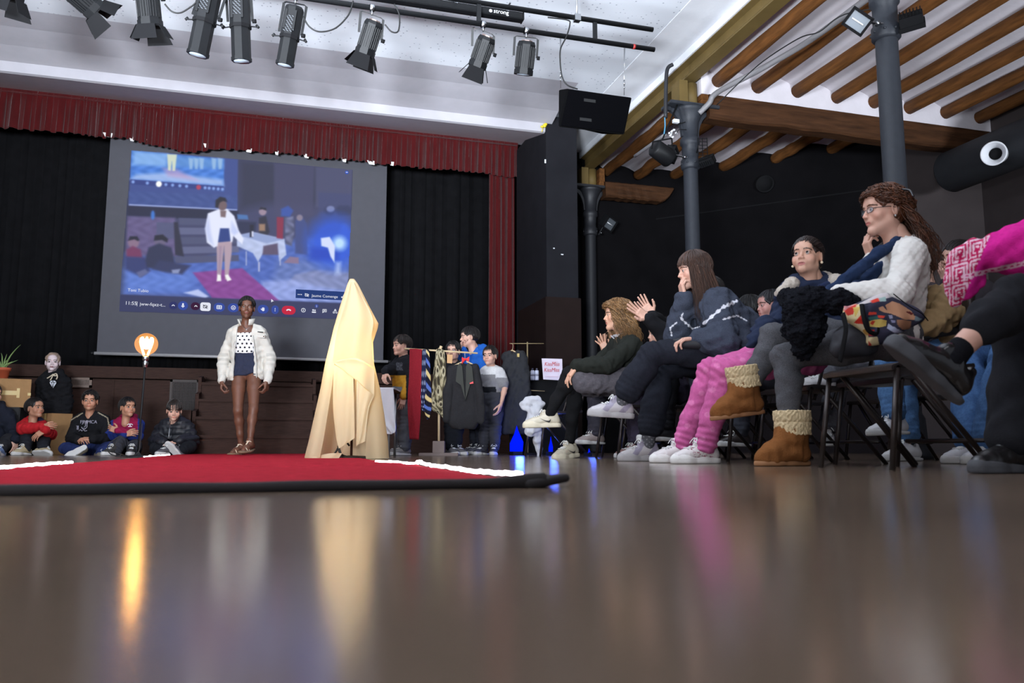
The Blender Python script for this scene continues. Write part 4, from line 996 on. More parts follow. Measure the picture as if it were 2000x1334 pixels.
# conduit along the logs
M_cond = mat('conduit_grey', (130, 128, 130), .5, .1)
def pip(name, pts, r, m, label, cat, n=10): 
    b = MB(); b.tube(spline(pts, 6), r, n); o = b.build(name, m); tag(o, label, cat); return o
q0 = Vector((4.76, 8.10, 4.06)); pip('conduit', [(4.66, 8.16, 3.95), q0, (4.82, 8.0, 4.16), (5.05, 7.4, 4.22), (5.2, 6.6, 4.25), (5.2, 4.6, 4.25), (5.2, 2.5, 4.25)], .032, M_cond, 'grey electrical conduit climbing from middle column along a log', 'conduit')
pip('loose_wire', [onD(1750, 12, 7.0), onD(1650, 28, 7.3), onD(1600, 62, 7.5), onD(1560, 75, 7.7), onD(1490, 120, 8.2), onD(1440, 165, 8.5), onD(1400, 205, 8.7)], .006, M_cable, 'thin black wire draped loosely below the grey conduit', 'wire', 6)
pip('hanging_hose', [onD(1314, 126, 8.9), onD(1304, 134, 8.9), onD(1301, 160, 8.9), onD(1300, 230, 8.9)], .022, M_irond, 'dark bent hose hooked over the ochre beam', 'hose')
pip('blue_wire', [onD(1298, 225, 8.9), onD(1299, 245, 8.9), onD(1297, 262, 8.9)], .008, mat('blue_cable', (70, 130, 160), .5), 'short blue wire beside the spotlight on middle column', 'wire', 6)
pip('wall_pipe', [onD(1240, 305, 10.6), onD(1300, 262, 10.0)], .022, M_cond, 'short grey pipe above the spotlight of middle column', 'pipe')
# ------------------------------------------------------------ carpet and its light strips
M_carpet = mat('red_carpet', (160, 36, 48), .98, spec=.04, noise=.22, nscale=26, bump=.8, bscale=160)
M_back = mat('carpet_backing', (26, 20, 21), .9)
def carpet():
    x0, x1, y0, y1 = -.95, .62, 1.82, 10.16
    ys = list(np.linspace(y0, 2.3, 22))+list(np.linspace(2.34, 5.2, 90))+list(np.linspace(5.3, y1-.02, 60))
    xs = np.linspace(x0, x1, 50)
    def top(x, y):
        z = .0105+.012*math.exp(-((y-y0)/.09)**2)+.007*math.exp(-((y-3.62-.05*math.sin(x*3))/.05)**2)+.005*math.exp(-((y-4.15+.08*math.sin(x*2+1))/.05)**2)
        z += .0012*math.sin(x*17+y*5)*math.sin(y*13+x*4)+.012*math.exp(-((x-x1)/.10)**2-((y-y0)/.10)**2)
        return z
    V = [(x+.012*math.sin(y*2.3)*(abs(x) > .5), y+.010*math.sin(x*5)*(y < 2.2), top(x, y)) for y in ys for x in xs]
    nx = len(xs); ny = len(ys)
    # the far end turns up against the first step
    for k, (dy, z) in enumerate([(.03, .02), (.045, .045), (.045, .08)]): V += [(x*.93, y1-.02+dy, z) for x in xs]
    F = [(j*nx+i, j*nx+i+1, (j+1)*nx+i+1, (j+1)*nx+i) for j in range(ny+2) for i in range(nx-1)]
    o = mk('red_carpet', V, F, M_carpet); tag(o, 'long red carpet runner laid from the foreground up to the steps', 'carpet')
    b = MB(); n = nx
    e = [(x, y) for x, y, z in V[:nx]]; 
    P = [Vector(V[i]) for i in range(nx)]; r = .004
    Q = []
    for i, p in enumerate(P):       # rounded dark front hem and underside
        Q += [p, p+Vector((0, -.012, -.002)), p+Vector((0, -.017, -.5*p.z)), Vector((p.x, p.y-.008, .0005)), Vector((p.x, p.y+.25, .0005))]
    b.add(Q, [(5*i+k, 5*(i+1)+k, 5*(i+1)+k+1, 5*i+k+1) for i in range(nx-1) for k in range(4)], True)
    for col in (0, nx-1):
        R = [Vector(V[j*nx+col]) for j in range(ny)]; sgn = -1 if col == 0 else 1
        b.add([q for p in R for q in (p, p+Vector((sgn*.006, 0, -.004)), Vector((p.x+sgn*.006, p.y, .0005)))], [(3*j+k, 3*(j+1)+k, 3*(j+1)+k+1, 3*j+k+1) for j in range(ny-1) for k in range(2)], True)
    tip = [Vector((x1-.06, y0-.012, .008)), Vector((x1-.01, y0-.006, .014)), Vector((x1+.045, y0+.03, .020)), Vector((x1+.06, y0+.07, .019)), Vector((x1+.03, y0+.2, .010))]
    b.tube(spline(tip, 5), [.006]+[.011]*19+[.006], 10); b.build('hem', M_back, o)
    return o
carpet()
def strip(name, pts, r, label, seed):
    rg = random.Random(seed); P = spline(pts, 10); P = [p+Vector((rg.uniform(-.006, .006), 0, abs(rg.gauss(0, .0022)))) for p in P]
    b = MB(); b.tube(P, r, 7); o = b.build(name, mat('led_white', (250, 250, 255), .4, emit=(255, 244, 250), estr=14)); tag(o, label, 'light strip'); return o
strip('light_strip', [(.655, 2.14, .019), (.66, 2.6, .012), (.655, 3.0, .014), (.65, 3.5, .016), (.645, 3.7, .024), (.64, 3.8, .014), (.62, 4.3, .013), (.57, 4.62, .011)], .0065, 'glowing white light strip along the right edge of red carpet', 1)
strip('light_strip', [(-1.02, 2.7, .010), (-1.0, 3.2, .010), (-.99, 3.55, .014), (-.985, 3.8, .013), (-.975, 4.3, .015), (-.98, 4.75, .013)], .0065, 'glowing white light strip along the near left edge of red carpet', 2)
strip('light_strip', [(-.98, 7.3, .010), (-.975, 8.0, .010), (-.97, 8.9, .010)], .006, 'short glowing light strip at the far left edge of red carpet', 3)

# ------------------------------------------------------------ globe lamp on a thin stand
M_glow = None
def globe_lamp():
    p = onD(286, 672, 7.3); base = Vector((p.x-.02, p.y, 0)); r = .098
    o = empty('globe_lamp', base, 'lit globe bulb on a thin dark stand at left of the carpet', 'lamp')
    b = MB(); b.lathe([(.001, 0), (.115, 0), (.115, .006), (.10, .012), (.03, .018), (.022, .035), (.010, .05), (.001, .05)], base, None, 28); b.build('base', M_blk, o)
    top = p-Vector((0, 0, .20)); b = MB(); b.tube([base+UP*.03, lerp(base, top, .5), top], .0085, 10); b.build('pole', M_blk, o)
    b = MB(); b.lathe([(.001, -.21), (.018, -.21), (.022, -.185), (.026, -.165), (.018, -.158), (.018, -.150), (.028, -.145), (.030, -.118), (.024, -.112), (.001, -.112)], p, None, 20); b.build('socket', M_steel, o)
    b = MB(); prof = [(.022, -.118), (.026, -.105), (.030, -.10)]+[(r*math.sin(a), -r*math.cos(a)) for a in np.linspace(.42, math.pi-.001, 20)]
    b.lathe(prof, p, None, 32)
    g = bpy.data.materials.new('amber_glass'); g.use_nodes = True; n = g.node_tree.nodes; bs = n['Principled BSDF']
    bs.inputs['Base Color'].default_value = (1, .82, .55, 1); bs.inputs['Roughness'].default_value = .05; bs.inputs['Transmission Weight'].default_value = 1; bs.inputs['IOR'].default_value = 1.03
    bs.inputs['Emission Color'].default_value = (1, .42, .12, 1); bs.inputs['Emission Strength'].default_value = .42
    b.build('bulb', g, o)
    b = MB()
    b.tube(spline([p+Vector((-.014, 0, -.10)), p+Vector((-.048, 0, .015)), p+Vector((-.034, .01, .055)), p+Vector((-.012, -.012, -.02)), p+Vector((0, .012, .06)), p+Vector((.014, -.012, -.02)), p+Vector((.036, .01, .055)), p+Vector((.048, 0, .015)), p+Vector((.014, 0, -.10))], 8), .009, 8)
    b.build('filament', mat('filament', (255, 200, 120), .5, emit=(255, 196, 110), estr=30), o)
    b = MB(); q = base
    b.tube(spline([q+Vector((.022, .0, .30)), q+Vector((.010, -.01, .06)), q+Vector((-.05, -.08, .012)), q+Vector((-.14, -.10, .010)), q+Vector((-.22, -.05, .04)), q+Vector((-.24, 0, .11)), q+Vector((-.17, .02, .17)), q+Vector((-.20, -.03, .06)), q+Vector((-.12, -.12, .03)), q+Vector((-.06, -.04, .006))], 8), .0042, 7)
    b.build('cable', M_cable, o)
    l = bpy.data.lights.new('bulb_light', 'POINT'); l.energy = 26; l.color = (1, .60, .28); l.shadow_soft_size = .05
    lo = bpy.data.objects.new('bulb_light', l); COL.objects.link(lo); lo.parent = o; lo.location = p-base
globe_lamp()

# ------------------------------------------------------------ lamp under a cloth
def draped_lamp():
    D = 6.25; c = onD(686, 893, D); base = Vector((c.x, c.y, 0))
    o = empty('draped_lamp', base, 'tall lamp glowing under a draped cream cloth in the middle', 'lamp')
    m = bpy.data.materials.new('cream_cloth'); m.use_nodes = True; n = m.node_tree.nodes; L = m.node_tree.links
    bs = n['Principled BSDF']; bs.inputs['Base Color'].default_value = (*lin((212, 194, 160)), 1); bs.inputs['Roughness'].default_value = .95; bs.inputs['Specular IOR Level'].default_value = .05
    tr = n.new('ShaderNodeBsdfTranslucent'); tr.inputs[0].default_value = (*lin((248, 228, 186)), 1); mx = n.new('ShaderNodeMixShader'); mx.inputs[0].default_value = .42
    L.new(bs.outputs[0], mx.inputs[1]); L.new(tr.outputs[0], mx.inputs[2]); L.new(mx.outputs[0], n['Material Output'].inputs[0])
    tc = n.new('ShaderNodeTexCoord'); w = n.new('ShaderNodeTexNoise'); w.inputs['Scale'].default_value = 260; L.new(tc.outputs['Object'], w.inputs[0]); bp = n.new('ShaderNodeBump'); bp.inputs['Strength'].default_value = .25; bp.inputs['Distance'].default_value = .004
    L.new(w.outputs[0], bp.inputs['Height']); L.new(bp.outputs[0], bs.inputs['Normal'])
    # outline of the big cloth, measured left and right of the pole at several heights (image rows)
    rows = [(545, 683, 692, .012), (556, 678, 700, .03), (600, 664, 722, .09), (632, 655, 739, .12), (642, 652, 737, .12), (668, 646, 728, .13), (710, 636, 730, .16), (760, 627, 742, .20), (810, 616, 750, .23), (860, 605, 757, .26), (892, 597, 759, .28), (898, 597, 760, .28)]
    zz = []; P = []
    def row(y, l, r, dep):
        a, b2 = onD(l, y, D), onD(r, y, D); return a, b2, dep
    ys = np.linspace(545, 897, 70); N = 120; V = []
    for y in ys:
        l = np.interp(y, [q[0] for q in rows], [q[1] for q in rows]); r = np.interp(y, [q[0] for q in rows], [q[2] for q in rows]); dp = np.interp(y, [q[0] for q in rows], [q[3] for q in rows])
        a, b2, _ = row(l, 0, 0, 0) if False else (onD(l, y, D), onD(r, y, D), 0); mid = (a+b2)/2; hw = (b2-a).length/2; z = max(mid.z, .006); t = (y-545)/352
        for k in range(N):
            an = 2*math.pi*k/N; f = 1+.10*t*math.sin(an*7+1.2+t*1.5)*(abs(math.sin(an)))+.05*t*math.sin(an*13+2)*abs(math.sin(an))
            V.append(Vector((mid.x, mid.y, z))+CR*(hw*math.cos(an)*(1+.0*f))+CF*(dp*math.sin(an)*f))
    # angles with sin<0 face the camera: open the front below so that the stand shows
    F = []
    for j in range(len(ys)-1):
        for k in range(N):
            an = 2*math.pi*(k+.5)/N; fx = math.cos(an); front = math.sin(an) < 0
            t = ys[j]
            if front and t > 712:
                if -.44 < fx < .60: continue
            F.append((j*N+k, j*N+(k+1) % N, (j+1)*N+(k+1) % N, (j+1)*N+k))
    F.append(tuple(range(N)))
    mk('big_cloth', [tuple(v) for v in V], F, m, o)
    # the folded flap that hangs over the bulb, and the two points below it
    def sheet(name, G, wob=.006, dd=0):
        G = [[onD(x, y, D-q) for x, y, q in r] for r in G]; R = [spline(r, 8) for r in G]; M = len(R[0]); cols = [spline([R[i][k] for i in range(len(R))], 8) for k in range(M)]
        H = len(cols[0]); VV = [cols[k][h]+CF*(wob*math.sin(k*.9+h*.2)) for h in range(H) for k in range(M)]
        FF = [(h*M+k, h*M+k+1, (h+1)*M+k+1, (h+1)*M+k) for h in range(H-1) for k in range(M-1)]
        return mk(name, [tuple(v) for v in VV], FF, m, o)
    sheet('upper_flap', [[(684, 552, .03), (689, 550, .05), (693, 553, .03)], [(668, 612, .10), (694, 612, .17), (727, 618, .10)], [(658, 650, .13), (694, 655, .22), (726, 660, .14)], [(650, 706, .15), (692, 698, .24), (730, 718, .15)]])
    sheet('fold', [[(650, 708, .155), (692, 702, .22), (731, 722, .16)], [(664, 718, .18), (696, 738, .235), (731, 745, .16)], [(688, 735, .20), (712, 756, .225), (731, 772, .17)]])
    sheet('left_point', [[(652, 712, .16), (670, 722, .19), (690, 738, .21)], [(650, 790, .19), (672, 800, .22), (692, 800, .22)], [(656, 850, .20), (676, 852, .23), (693, 850, .22)], [(662, 876, .21), (674, 868, .23), (693, 856, .22)]])
    sheet('right_point', [[(696, 742, .22), (714, 760, .23), (731, 772, .18)], [(696, 800, .24), (708, 806, .25), (721, 796, .22)], [(696, 850, .24), (704, 850, .25), (715, 845, .23)], [(696, 872, .24), (700, 868, .25), (714, 862, .23)]])
    sheet('hem_fold', [[(610, 893, .20), (640, 886, .24), (668, 885, .22)], [(606, 898, .21), (632, 898, .26), (660, 898, .24)]])
    b = MB(); b.lathe([(.001, .004), (.13, .004), (.13, .016), (.12, .022), (.02, .028), (.001, .028)], base, None, 28); b.build('base', M_blk, o)
    hp = onD(693, 718, D); b = MB(); b.tube([base+UP*.02, Vector((base.x, base.y, .7))], .010, 10); b.build('pole', mat('brown_metal', (70, 44, 34), .4, .5), o)
    b = MB(); b.tube([Vector((base.x, base.y, .74)), onD(688, 547, D)-UP*.01], .006, 8); b.build('frame', M_blk, o)
    g = mat('lit_glass', (255, 240, 210), .3, emit=(255, 228, 180), estr=20); b = MB(); b.sphere((base.x, base.y, .76), .06, 20, 14); b.build('bulb', g, o)
    b = MB(); q = base
    b.tube(spline([q+CR*v[0]-CF*v[1]+UP*v[2] for v in [(-.01, .03, .10), (-.05, .06, .14), (-.09, .09, .07), (-.11, .12, .012), (-.05, .12, .012), (-.08, .1, .10), (-.06, .1, .04), (.02, .08, .012), (.09, .10, .012), (.14, .12, .010), (.19, .10, .03)]], 8), .007, 7); b.build('cable', M_cable, o)
    for dx, dz in ((-.10, 0), (0, .18), (.06, -.2)):
        pass
    l = bpy.data.lights.new('cloth_light', 'POINT'); l.energy = 1.2; l.color = (1, .82, .54); l.shadow_soft_size = .06
    lo = bpy.data.objects.new('cloth_light', l); COL.objects.link(lo); lo.parent = o; lo.location = Vector((0, 0, .85))
draped_lamp()

# ------------------------------------------------------------ cardboard boxes, plant, mannequin stand things
M_card = mat('cardboard', (158, 120, 78), .85, noise=.08, nscale=14, bump=.1); M_tape = mat('parcel_tape', (206, 180, 116), .35)
def carton(c, w, dp, h, ang, label, tapes):
    o = empty('cardboard_box', c, label, 'box'); R = Matrix.Rotation(ang, 3, 'Z')
    b = MB(); b.box((-w/2, -dp/2, 0), (w/2, dp/2, h), R, c); b.build('carton', M_card, o, bevel=.004)
    b = MB(); b.box((-w/2, -dp/2, h), (-.002, dp/2, h+.004), R, c); b.box((.002, -dp/2, h), (w/2, dp/2, h+.004), R, c); b.build('flap', M_card, o)
    for t in tapes: b = MB(); b.box(t[0], t[1], R, c); b.build('tape', M_tape, o)
    return o
q = onD(2, 795, 9.4); p = Vector((q.x, q.y+.2, q.z))
b = MB(); b.box((p.x-.3, p.y-.22, 0), (p.x+.2, p.y+.25, p.z)); o = b.build('storage_crate', mat('crate_black', (24, 22, 24), .7), bevel=.01); tag(o, 'dark crate under the cardboard box at the left edge', 'crate')
carton(p, .46, .4, .325, -A+.55, 'cardboard box carrying the potted plant at the left edge', [((-.24, -.203, .14), (.10, -.199, .19)), ((.09, -.203, .11), (.12, -.199, .22)), ((.20, -.203, .14), (.232, -.199, .17))])
q = onD(102, 880, 9.6); carton(Vector((q.x, q.y, 0)), .28, .26, .47, -.75, 'tall cardboard box standing on the floor behind boy in red', [((.04, -.152, 0), (.065, -.149, .472))])
def plant():
    c = onD(4, 741, 9.5); o = empty('potted_plant', c, 'spiky green aloe plant in an orange clay pot', 'plant')
    b = MB(); b.lathe([(.001, 0), (.055, 0), (.075, .10), (.084, .10), (.086, .135), (.076, .135), (.07, .11), (.001, .11)], c, None, 24); b.build('pot', mat('terracotta', (176, 82, 50), .7, noise=.1), o)
    b = MB(); b.sphere(c+UP*.108, (.07, .07, .012)); b.build('soil', mat('soil', (52, 38, 28), 1), o)
    m = mat('aloe_leaf', (116, 142, 84), .5, noise=.15, nscale=20); rg = random.Random(8)
    for dx, dz, w, bend in [(.13, .30, .016, .03), (-.02, .20, .016, -.01), (.02, .19, .015, 0), (.11, .12, .014, .03), (-.07, .17, .014, -.02), (.07, .10, .012, .02), (-.11, .11, .013, -.02), (.04, .14, .013, .02)]:
        b = MB(); s = c+Vector((dx*.1, rg.uniform(-.02, .02), .11)); P = spline([s, s+Vector((dx*.35, rg.uniform(-.02, .02), dz*.5)), s+Vector((dx*.75+bend*.4, 0, dz*.82)), s+Vector((dx+bend, rg.uniform(-.02, .02), dz))], 6)
        b.tube(P, [w*(1-(i/(len(P)-1))**1.6)+.0012 for i in range(len(P))], 8, rx=.5); b.build('leaf', m, o)
plant()

# ------------------------------------------------------------ lighting bars under the ceiling
YB = 7.0
pa, pb = onY(1278, 97, YB), onY(1275, 58, YB); zl, zu = pa.z, pb.z
bar = empty('lighting_bar', (0, YB, zl), 'black double lighting bar hung under the white ceiling', 'lighting bar')
b = MB(); b.tube([(-6, YB, zl), (pa.x, YB, zl)], .024, 14); b.build('lower_tube', M_blk, bar)
b = MB(); b.tube([(-6, YB, zu), (pb.x, YB, zu)], .024, 14); b.build('upper_tube', M_blk, bar)
for px in (935, 1162, 640, 300):
    x = onY(px, 60, YB).x; b = MB(); b.box((x-.02, YB-.012, zl), (x+.02, YB+.012, zu)); b.build('spacer', M_blk, bar)
for px in (1127, 700, 300): x = onY(px, 40, YB).x; b = MB(); b.tube([(x, YB, zu), (x, YB, 4.69)], .009, 8); b.box((x-.03, YB-.03, zu-.035), (x+.03, YB+.03, zu+.03)); b.box((x-.05, YB-.05, 4.67), (x+.05, YB+.05, 4.69)); b.build('hanger', M_steel, bar)
b = MB(); x = onY(1238, 91, YB).x; b.tube([(x-.012, YB, zl), (x+.012, YB, zl)], .0255, 14); b.build('red_tape', mat('red_tape', (150, 40, 36), .5), bar)
e = onY(1018, 37, YB+.14); e0 = onY(720, -4, YB+.14); zc = (onY(1018, 30, YB+.14).z+onY(1018, 43, YB+.14).z)/2
o = empty('screen_case', (0, YB+.14, zc), 'long black housing marked with a small white word behind the lighting bar', 'housing')
b = MB(); b.box((-3.4, YB+.08, zc-.036), (e.x, YB+.17, zc+.036)); b.build('case', M_blk, o, bevel=.006)
b = MB(); b.box((e.x-.001, YB+.078, zc-.038), (e.x+.012, YB+.172, zc+.038)); b.build('end_plate', M_blkm, o)
for px in (722, 890, 990): xq = onY(px, 10, YB+.1).x; b = MB(); b.box((xq-.014, YB+.07, zc+.02), (xq+.014, YB+.18, zc+.06)); b.box((xq-.008, YB-.02, zc+.05), (xq+.008, YB+.18, zc+.06)); b.build('bracket', M_steel, o)
tp = onY(954, 28, YB+.078); Rt = Matrix.Rotation(math.pi/2, 3, 'X'); wl = mat('white_print', (225, 228, 232), .6)
text('word', 'strong', .058, (tp.x+.05, YB+.0775, zc-.016), Rt, wl, o); b = MB(); b.lathe([(.001, 0), (.016, 0), (.016, .002), (.001, .002)], (tp.x+.022, YB+.079, zc-.002), Rt, 16); b.build('emblem', wl, o)

def fixture(kind, rear, front, bx, label, doors=(1, 1, 1), rad=.095):
    rear, front = Vector(rear), Vector(front); ax = (front-rear).normalized(); L = (front-rear).length
    sd = (CR-ax*CR.dot(ax)).normalized(); nv = ax.cross(sd)      # nv points to the camera side or up
    o = empty('stage_spotlight', rear, label, 'spotlight', None)
    def at(s, n, a): return rear+sd*s+nv*n+ax*a
    def oct_(b, r, a0, a1, k=8, r2=None):
        r2 = r if r2 is None else r2; V = []
        for a, rr in ((a0, r), (a1, r2)):
            for i in range(k): t = 2*math.pi*(i+.5)/k; V.append(at(rr*math.cos(t), rr*math.sin(t), a))
        b.add(V, [tuple(range(k))[::-1], tuple(range(k, 2*k))]+[(i, (i+1) % k, k+(i+1) % k, k+i) for i in range(k)])
    if kind == 'fresnel':
        b = MB(); oct_(b, rad*.86, 0, .03, r2=rad); oct_(b, rad, .03, L-.03); oct_(b, rad*1.06, L-.04, L)
        for i in range(8):          # cooling fins along the housing
            t = 2*math.pi*i/8
            for dq in (-.24, 0, .24): 
                p0 = at(rad*.97*math.cos(t+dq), rad*.97*math.sin(t+dq), .05); b.bar(p0, p0+ax*(L-.11), .006, .008, nv)
        b.build('housing', M_blk, o)
        b = MB(); oct_(b, rad*.6, -.012, .002); b.build('rear_plate', mat('warm_metal', (120, 104, 98), .5, .4), o)
        b = MB(); b.lathe([(.001, 0), (rad*.8, 0), (rad*.7, .012), (.001, .02)], rear+ax*(L-.012), frame(ax, sd) @ Matrix.Rotation(-math.pi/2, 3, 'X'), 20); b.build('lens', mat('lens_glass', (150, 160, 170), .1), o)
        if any(doors):
            for i, (u, v) in enumerate(((sd*-1, nv), (sd, nv), (nv*-1, sd), (nv, sd))):
                if not (doors+(1,))[i]: continue
                h = rear+ax*L+u*rad*.95; op = (ax*.88+u*.48).normalized(); ln = .15 if i > 1 else .12; w0, w1 = rad*.78, rad*(1.15 if i > 1 else .9)
                P = [h-v*w0, h+v*w0, h+v*w1+op*ln, h-v*w1+op*ln]; b = MB(); b.prism(P, u*.003); b.build('barn_door', M_blkm, o)
            b = MB(); oct_(b, rad*1.02, L, L+.012); b.build('door_frame', M_blkm, o)
    else:
        l1 = L*.52
        b = MB(); oct_(b, rad*.9, 0, .02, r2=rad); oct_(b, rad, .02, l1)
        for s in (-1, 1): b.bar(at(s*rad*.5, rad*.96, .05), at(s*rad*.5, rad*.96, l1-.05), .012, .02, sd)
        b.build('lamp_house', M_blk, o)
        b = MB(); w = rad*.36
        for sgn in (1, -1):
            for r_ in range(9):
                for c_ in range(3): p0 = at(-w+w*c_+(w*.5 if r_ % 2 else 0)-w*.2, sgn*rad*.935, .10+r_*.016); b.bar(p0-sd*.009, p0+sd*.009+ax*.010, .004, .004, nv)
        b.build('vent_slots', mat('slot_grey', (96, 100, 106), .5), o)
        b = MB(); oct_(b, rad*1.05, l1-.012, l1+.018); b.build('gate_ring', M_blkm, o)
        b = MB(); oct_(b, rad*.92, l1+.018, L-.02); oct_(b, rad*.98, L-.03, L); b.build('lens_tube', M_blk, o)
        b = MB(); b.lathe([(.001, 0), (rad*.8, 0), (rad*.7, .01), (.001, .016)], rear+ax*(L-.006), frame(ax, sd) @ Matrix.Rotation(-math.pi/2, 3, 'X'), 20); b.build('lens', mat('lens_glass', (150, 160, 170), .1), o)
        for s in (-1, 1):
            b = MB(); b.bar(at(s*rad, 0, l1), at(s*(rad+.055), .01, l1+.01), .008, .012, nv); b.tube([at(s*(rad+.05), 0, l1-.01), at(s*(rad+.07), 0, l1+.015)], .011, 8); b.build('shutter_handle', M_blk, o)
    # yoke, clamp, knob
    piv = L*.45; top = Vector((bx, YB, zl-.075)); r = rad+.018
    b = MB(); pts = [at(-r, 0, piv), at(-r, 0, piv)*.45+(top-sd*r)*.55, top-sd*r, top-sd*(r-.02)+UP*.012, top+sd*(r-.02)+UP*.012, top+sd*r, at(r, 0, piv)*.45+(top+sd*r)*.55, at(r, 0, piv)]
    for p, q in zip(pts[:-1], pts[1:]): b.bar(p, q, .022, .006, nv if abs((q-p).normalized().dot(sd)) < .7 else ax)
    b.build('yoke', M_blk, o)
    b = MB(); b.tube([top+UP*.005, Vector((bx, YB, zl-.02))], .009, 8); b.lathe([(.034, -.02), (.034, .02), (.025, .02), (.025, -.02), (.034, -.02)], (bx, YB, zl), Matrix.Rotation(math.pi/2, 3, 'Y'), 16); b.build('clamp', M_steel, o)
    b = MB(); b.tube([at(r, 0, piv), at(r+.03, 0, piv)], .018, 10); b.build('tilt_knob', M_blkm, o)
    return o
def xb(px, py): return onY(px, py, YB).x
fixture('fresnel', onY(36, -80, YB), onY(18, -4, YB+.08), xb(40, -80), 'stage spotlight at the top left corner, mostly cut off with flaps', rad=.10)
fixture('fresnel', onY(120, -38, YB), onY(186, 20, YB+.16), xb(112, -68), 'stage spotlight tilted to the right near the top left', rad=.095)
fixture('fresnel', onY(284, -42, YB), onY(294, 50, YB+.10), xb(284, -58), 'third stage spotlight from left, upright with open flaps')
fixture('profile', onY(414, -28, YB), onY(386, 108, YB+.10), xb(418, -40), 'long profile spotlight leaning left, first of three long ones', rad=.094)
fixture('profile', onY(467, -22, YB), onY(472, 120, YB+.10), xb(467, -30), 'long profile spotlight hanging straight, middle of three long ones', rad=.088)
fixture('profile', onY(576, 14, YB), onY(556, 128, YB+.10), xb(577, 0), 'long profile spotlight right of its two neighbours, beside a cable loop', rad=.082)
fixture('fresnel', onY(732, 42, YB), onY(712, 106, YB+.12), xb(727, 14), 'stage spotlight with open flaps above the draped lamp', rad=.088)
fixture('fresnel', onY(952, 72, YB), onY(932, 130, YB+.14), xb(944, 45), 'shiny stage spotlight tilted left with large lower flap', rad=.088)
fixture('fresnel', onY(1029, 82, YB), onY(1022, 146, YB+.10), xb(1028, 58), 'stage spotlight without flaps next to the hanging loudspeaker', (0, 0, 0, 0)[:3], rad=.092)
for pts, lab in [([(322, 8), (335, 22), (352, 25), (372, 14), (384, 4)], 'black cable sagging between third spotlight and first profile spotlight'), ([(592, 32), (604, 52), (625, 62), (655, 55), (680, 30), (690, 2)], 'black cable loop right of the profile spotlights'), ([(752, 48), (765, 62), (778, 60), (780, 30), (770, 8)], 'black cable loop behind the spotlight above the draped lamp')]:
    P = spline([onY(x, y, YB-.03) for x, y in pts], 8); b = MB(); b.tube(P, .007, 8); tag(b.build('cable', M_cable), lab, 'cable')
def speaker():
    a, c_, d_, e_ = onY(1107, 173, YB), onY(1235, 190, YB), onY(1092, 246, YB), onY(1220, 263, YB)
    cx = (onY(1165, 215, YB)); o = empty('hanging_speaker', cx, 'black loudspeaker hung on wires below the lighting bar', 'speaker')
    # box with a slanted back, turned a little to the camera
    fx = (c_-a).normalized(); w = (c_-a).length; dn = (e_-c_); n_ = fx.cross(dn.normalized()).normalized()
    if n_.dot(CF) > 0: n_ = -n_
    fr = [a, c_, e_, e_-fx*w]; bk = [a-fx*.01-n_*.30+fx*.12, c_-n_*.30-fx*.10, e_-n_*.30-fx*.10, e_-fx*w-n_*.30+fx*.12]
    left = onY(1090, 178, YB+.16)
    bk = [p-n_*.26+(cx-p)*.42 for p in fr]; bk[0] = onY(1091, 175, YB+.20); bk[3] = onY(1096, 243, YB+.20)
    b = MB(); b.add(fr+bk, [(0, 1, 2, 3), (7, 6, 5, 4), (0, 4, 5, 1), (1, 5, 6, 2), (2, 6, 7, 3), (3, 7, 4, 0)]); b.build('cabinet', mat('speaker_black', (9, 9, 10), .85, spec=.03, noise=.1), o, bevel=.008)
    ins = [p+(cx-p)*.06+n_*.006 for p in fr]; b = MB(); b.prism(ins, n_*.006); b.build('grille', mat('speaker_cloth', (6, 6, 8), .95, spec=.02, bump=.3, bscale=200), o)
    for k in (.25, .75): 
        p = lerp(a, fr[3], k)+fx*w*.28; b = MB(); b.bar(p+n_*.013, p+fx*.12+n_*.013, .03, .004, n_); b.build('handle_slot', M_cable, o)
    b = MB(); p = lerp(bk[0], a, .6); b.bar(p+UP*-.03, p-UP*.16, .012, .006); b.build('bracket', M_steel, o)
    for px0, py0, px1, py1 in ((1094, 66, 1095, 172), (1219, 84, 1219, 186)):
        t0 = onY(px0, py0, YB); t0.z = zl; t1 = onY(px1, py1, YB+.05); b = MB(); b.tube([t0, t1], .0028, 6); b.tube([t0+CR*.01, lerp(t0, t1, .6)], .002, 6); b.build('wire', M_steel, o)
        b = MB(); m_ = lerp(t0, t1, .7); b.tube([m_, m_-UP*.05], .008, 8); b.tube([m_-UP*.06, m_-UP*.085], .007, 8); b.build('turnbuckle', M_steel, o)
    b = MB(); b.tube(spline([onY(x, y, YB-.02) for x, y in [(1070, 34), (1108, 39), (1113, 48), (1106, 72), (1095, 95), (1094, 120), (1098, 150), (1108, 166), (1128, 174)]], 8), .007, 8); b.build('cable', M_cable, o)
speaker()
p = onY(1061, 246, 10.325); b = MB(); rg = random.Random(2)
for k in range(5): b.sphere(p+Vector((rg.uniform(-.03, .03), -.03, rg.uniform(-.03, .02))), (.025, .015, .018), 8, 6)
b.tube([p-UP*.02, p-UP*.09+CR*-.02], .006, 6); tag(b.build('yellow_ribbon', mat('yellow_ribbon', (214, 190, 40), .6)), 'small yellow ribbon at the top of the dark pier', 'ribbon')
for px, py, w, h in ((1065, 315, 3, 8), (1082, 485, 3, 2), (1098, 497, 5, 2)):
    q = onY(px, py, 10.325); b = MB(); b.box((q.x-w/300, 10.322, q.z-h/300), (q.x+w/300, 10.329, q.z+h/300)); o = b.build('tape_scrap', wl); tag(o, {315: 'white tape scrap high on the dark pier', 485: 'tiny white tape scrap halfway up the pier, upper left one', 497: 'small white tape scrap halfway up the pier, lower right one'}[py], 'tape')

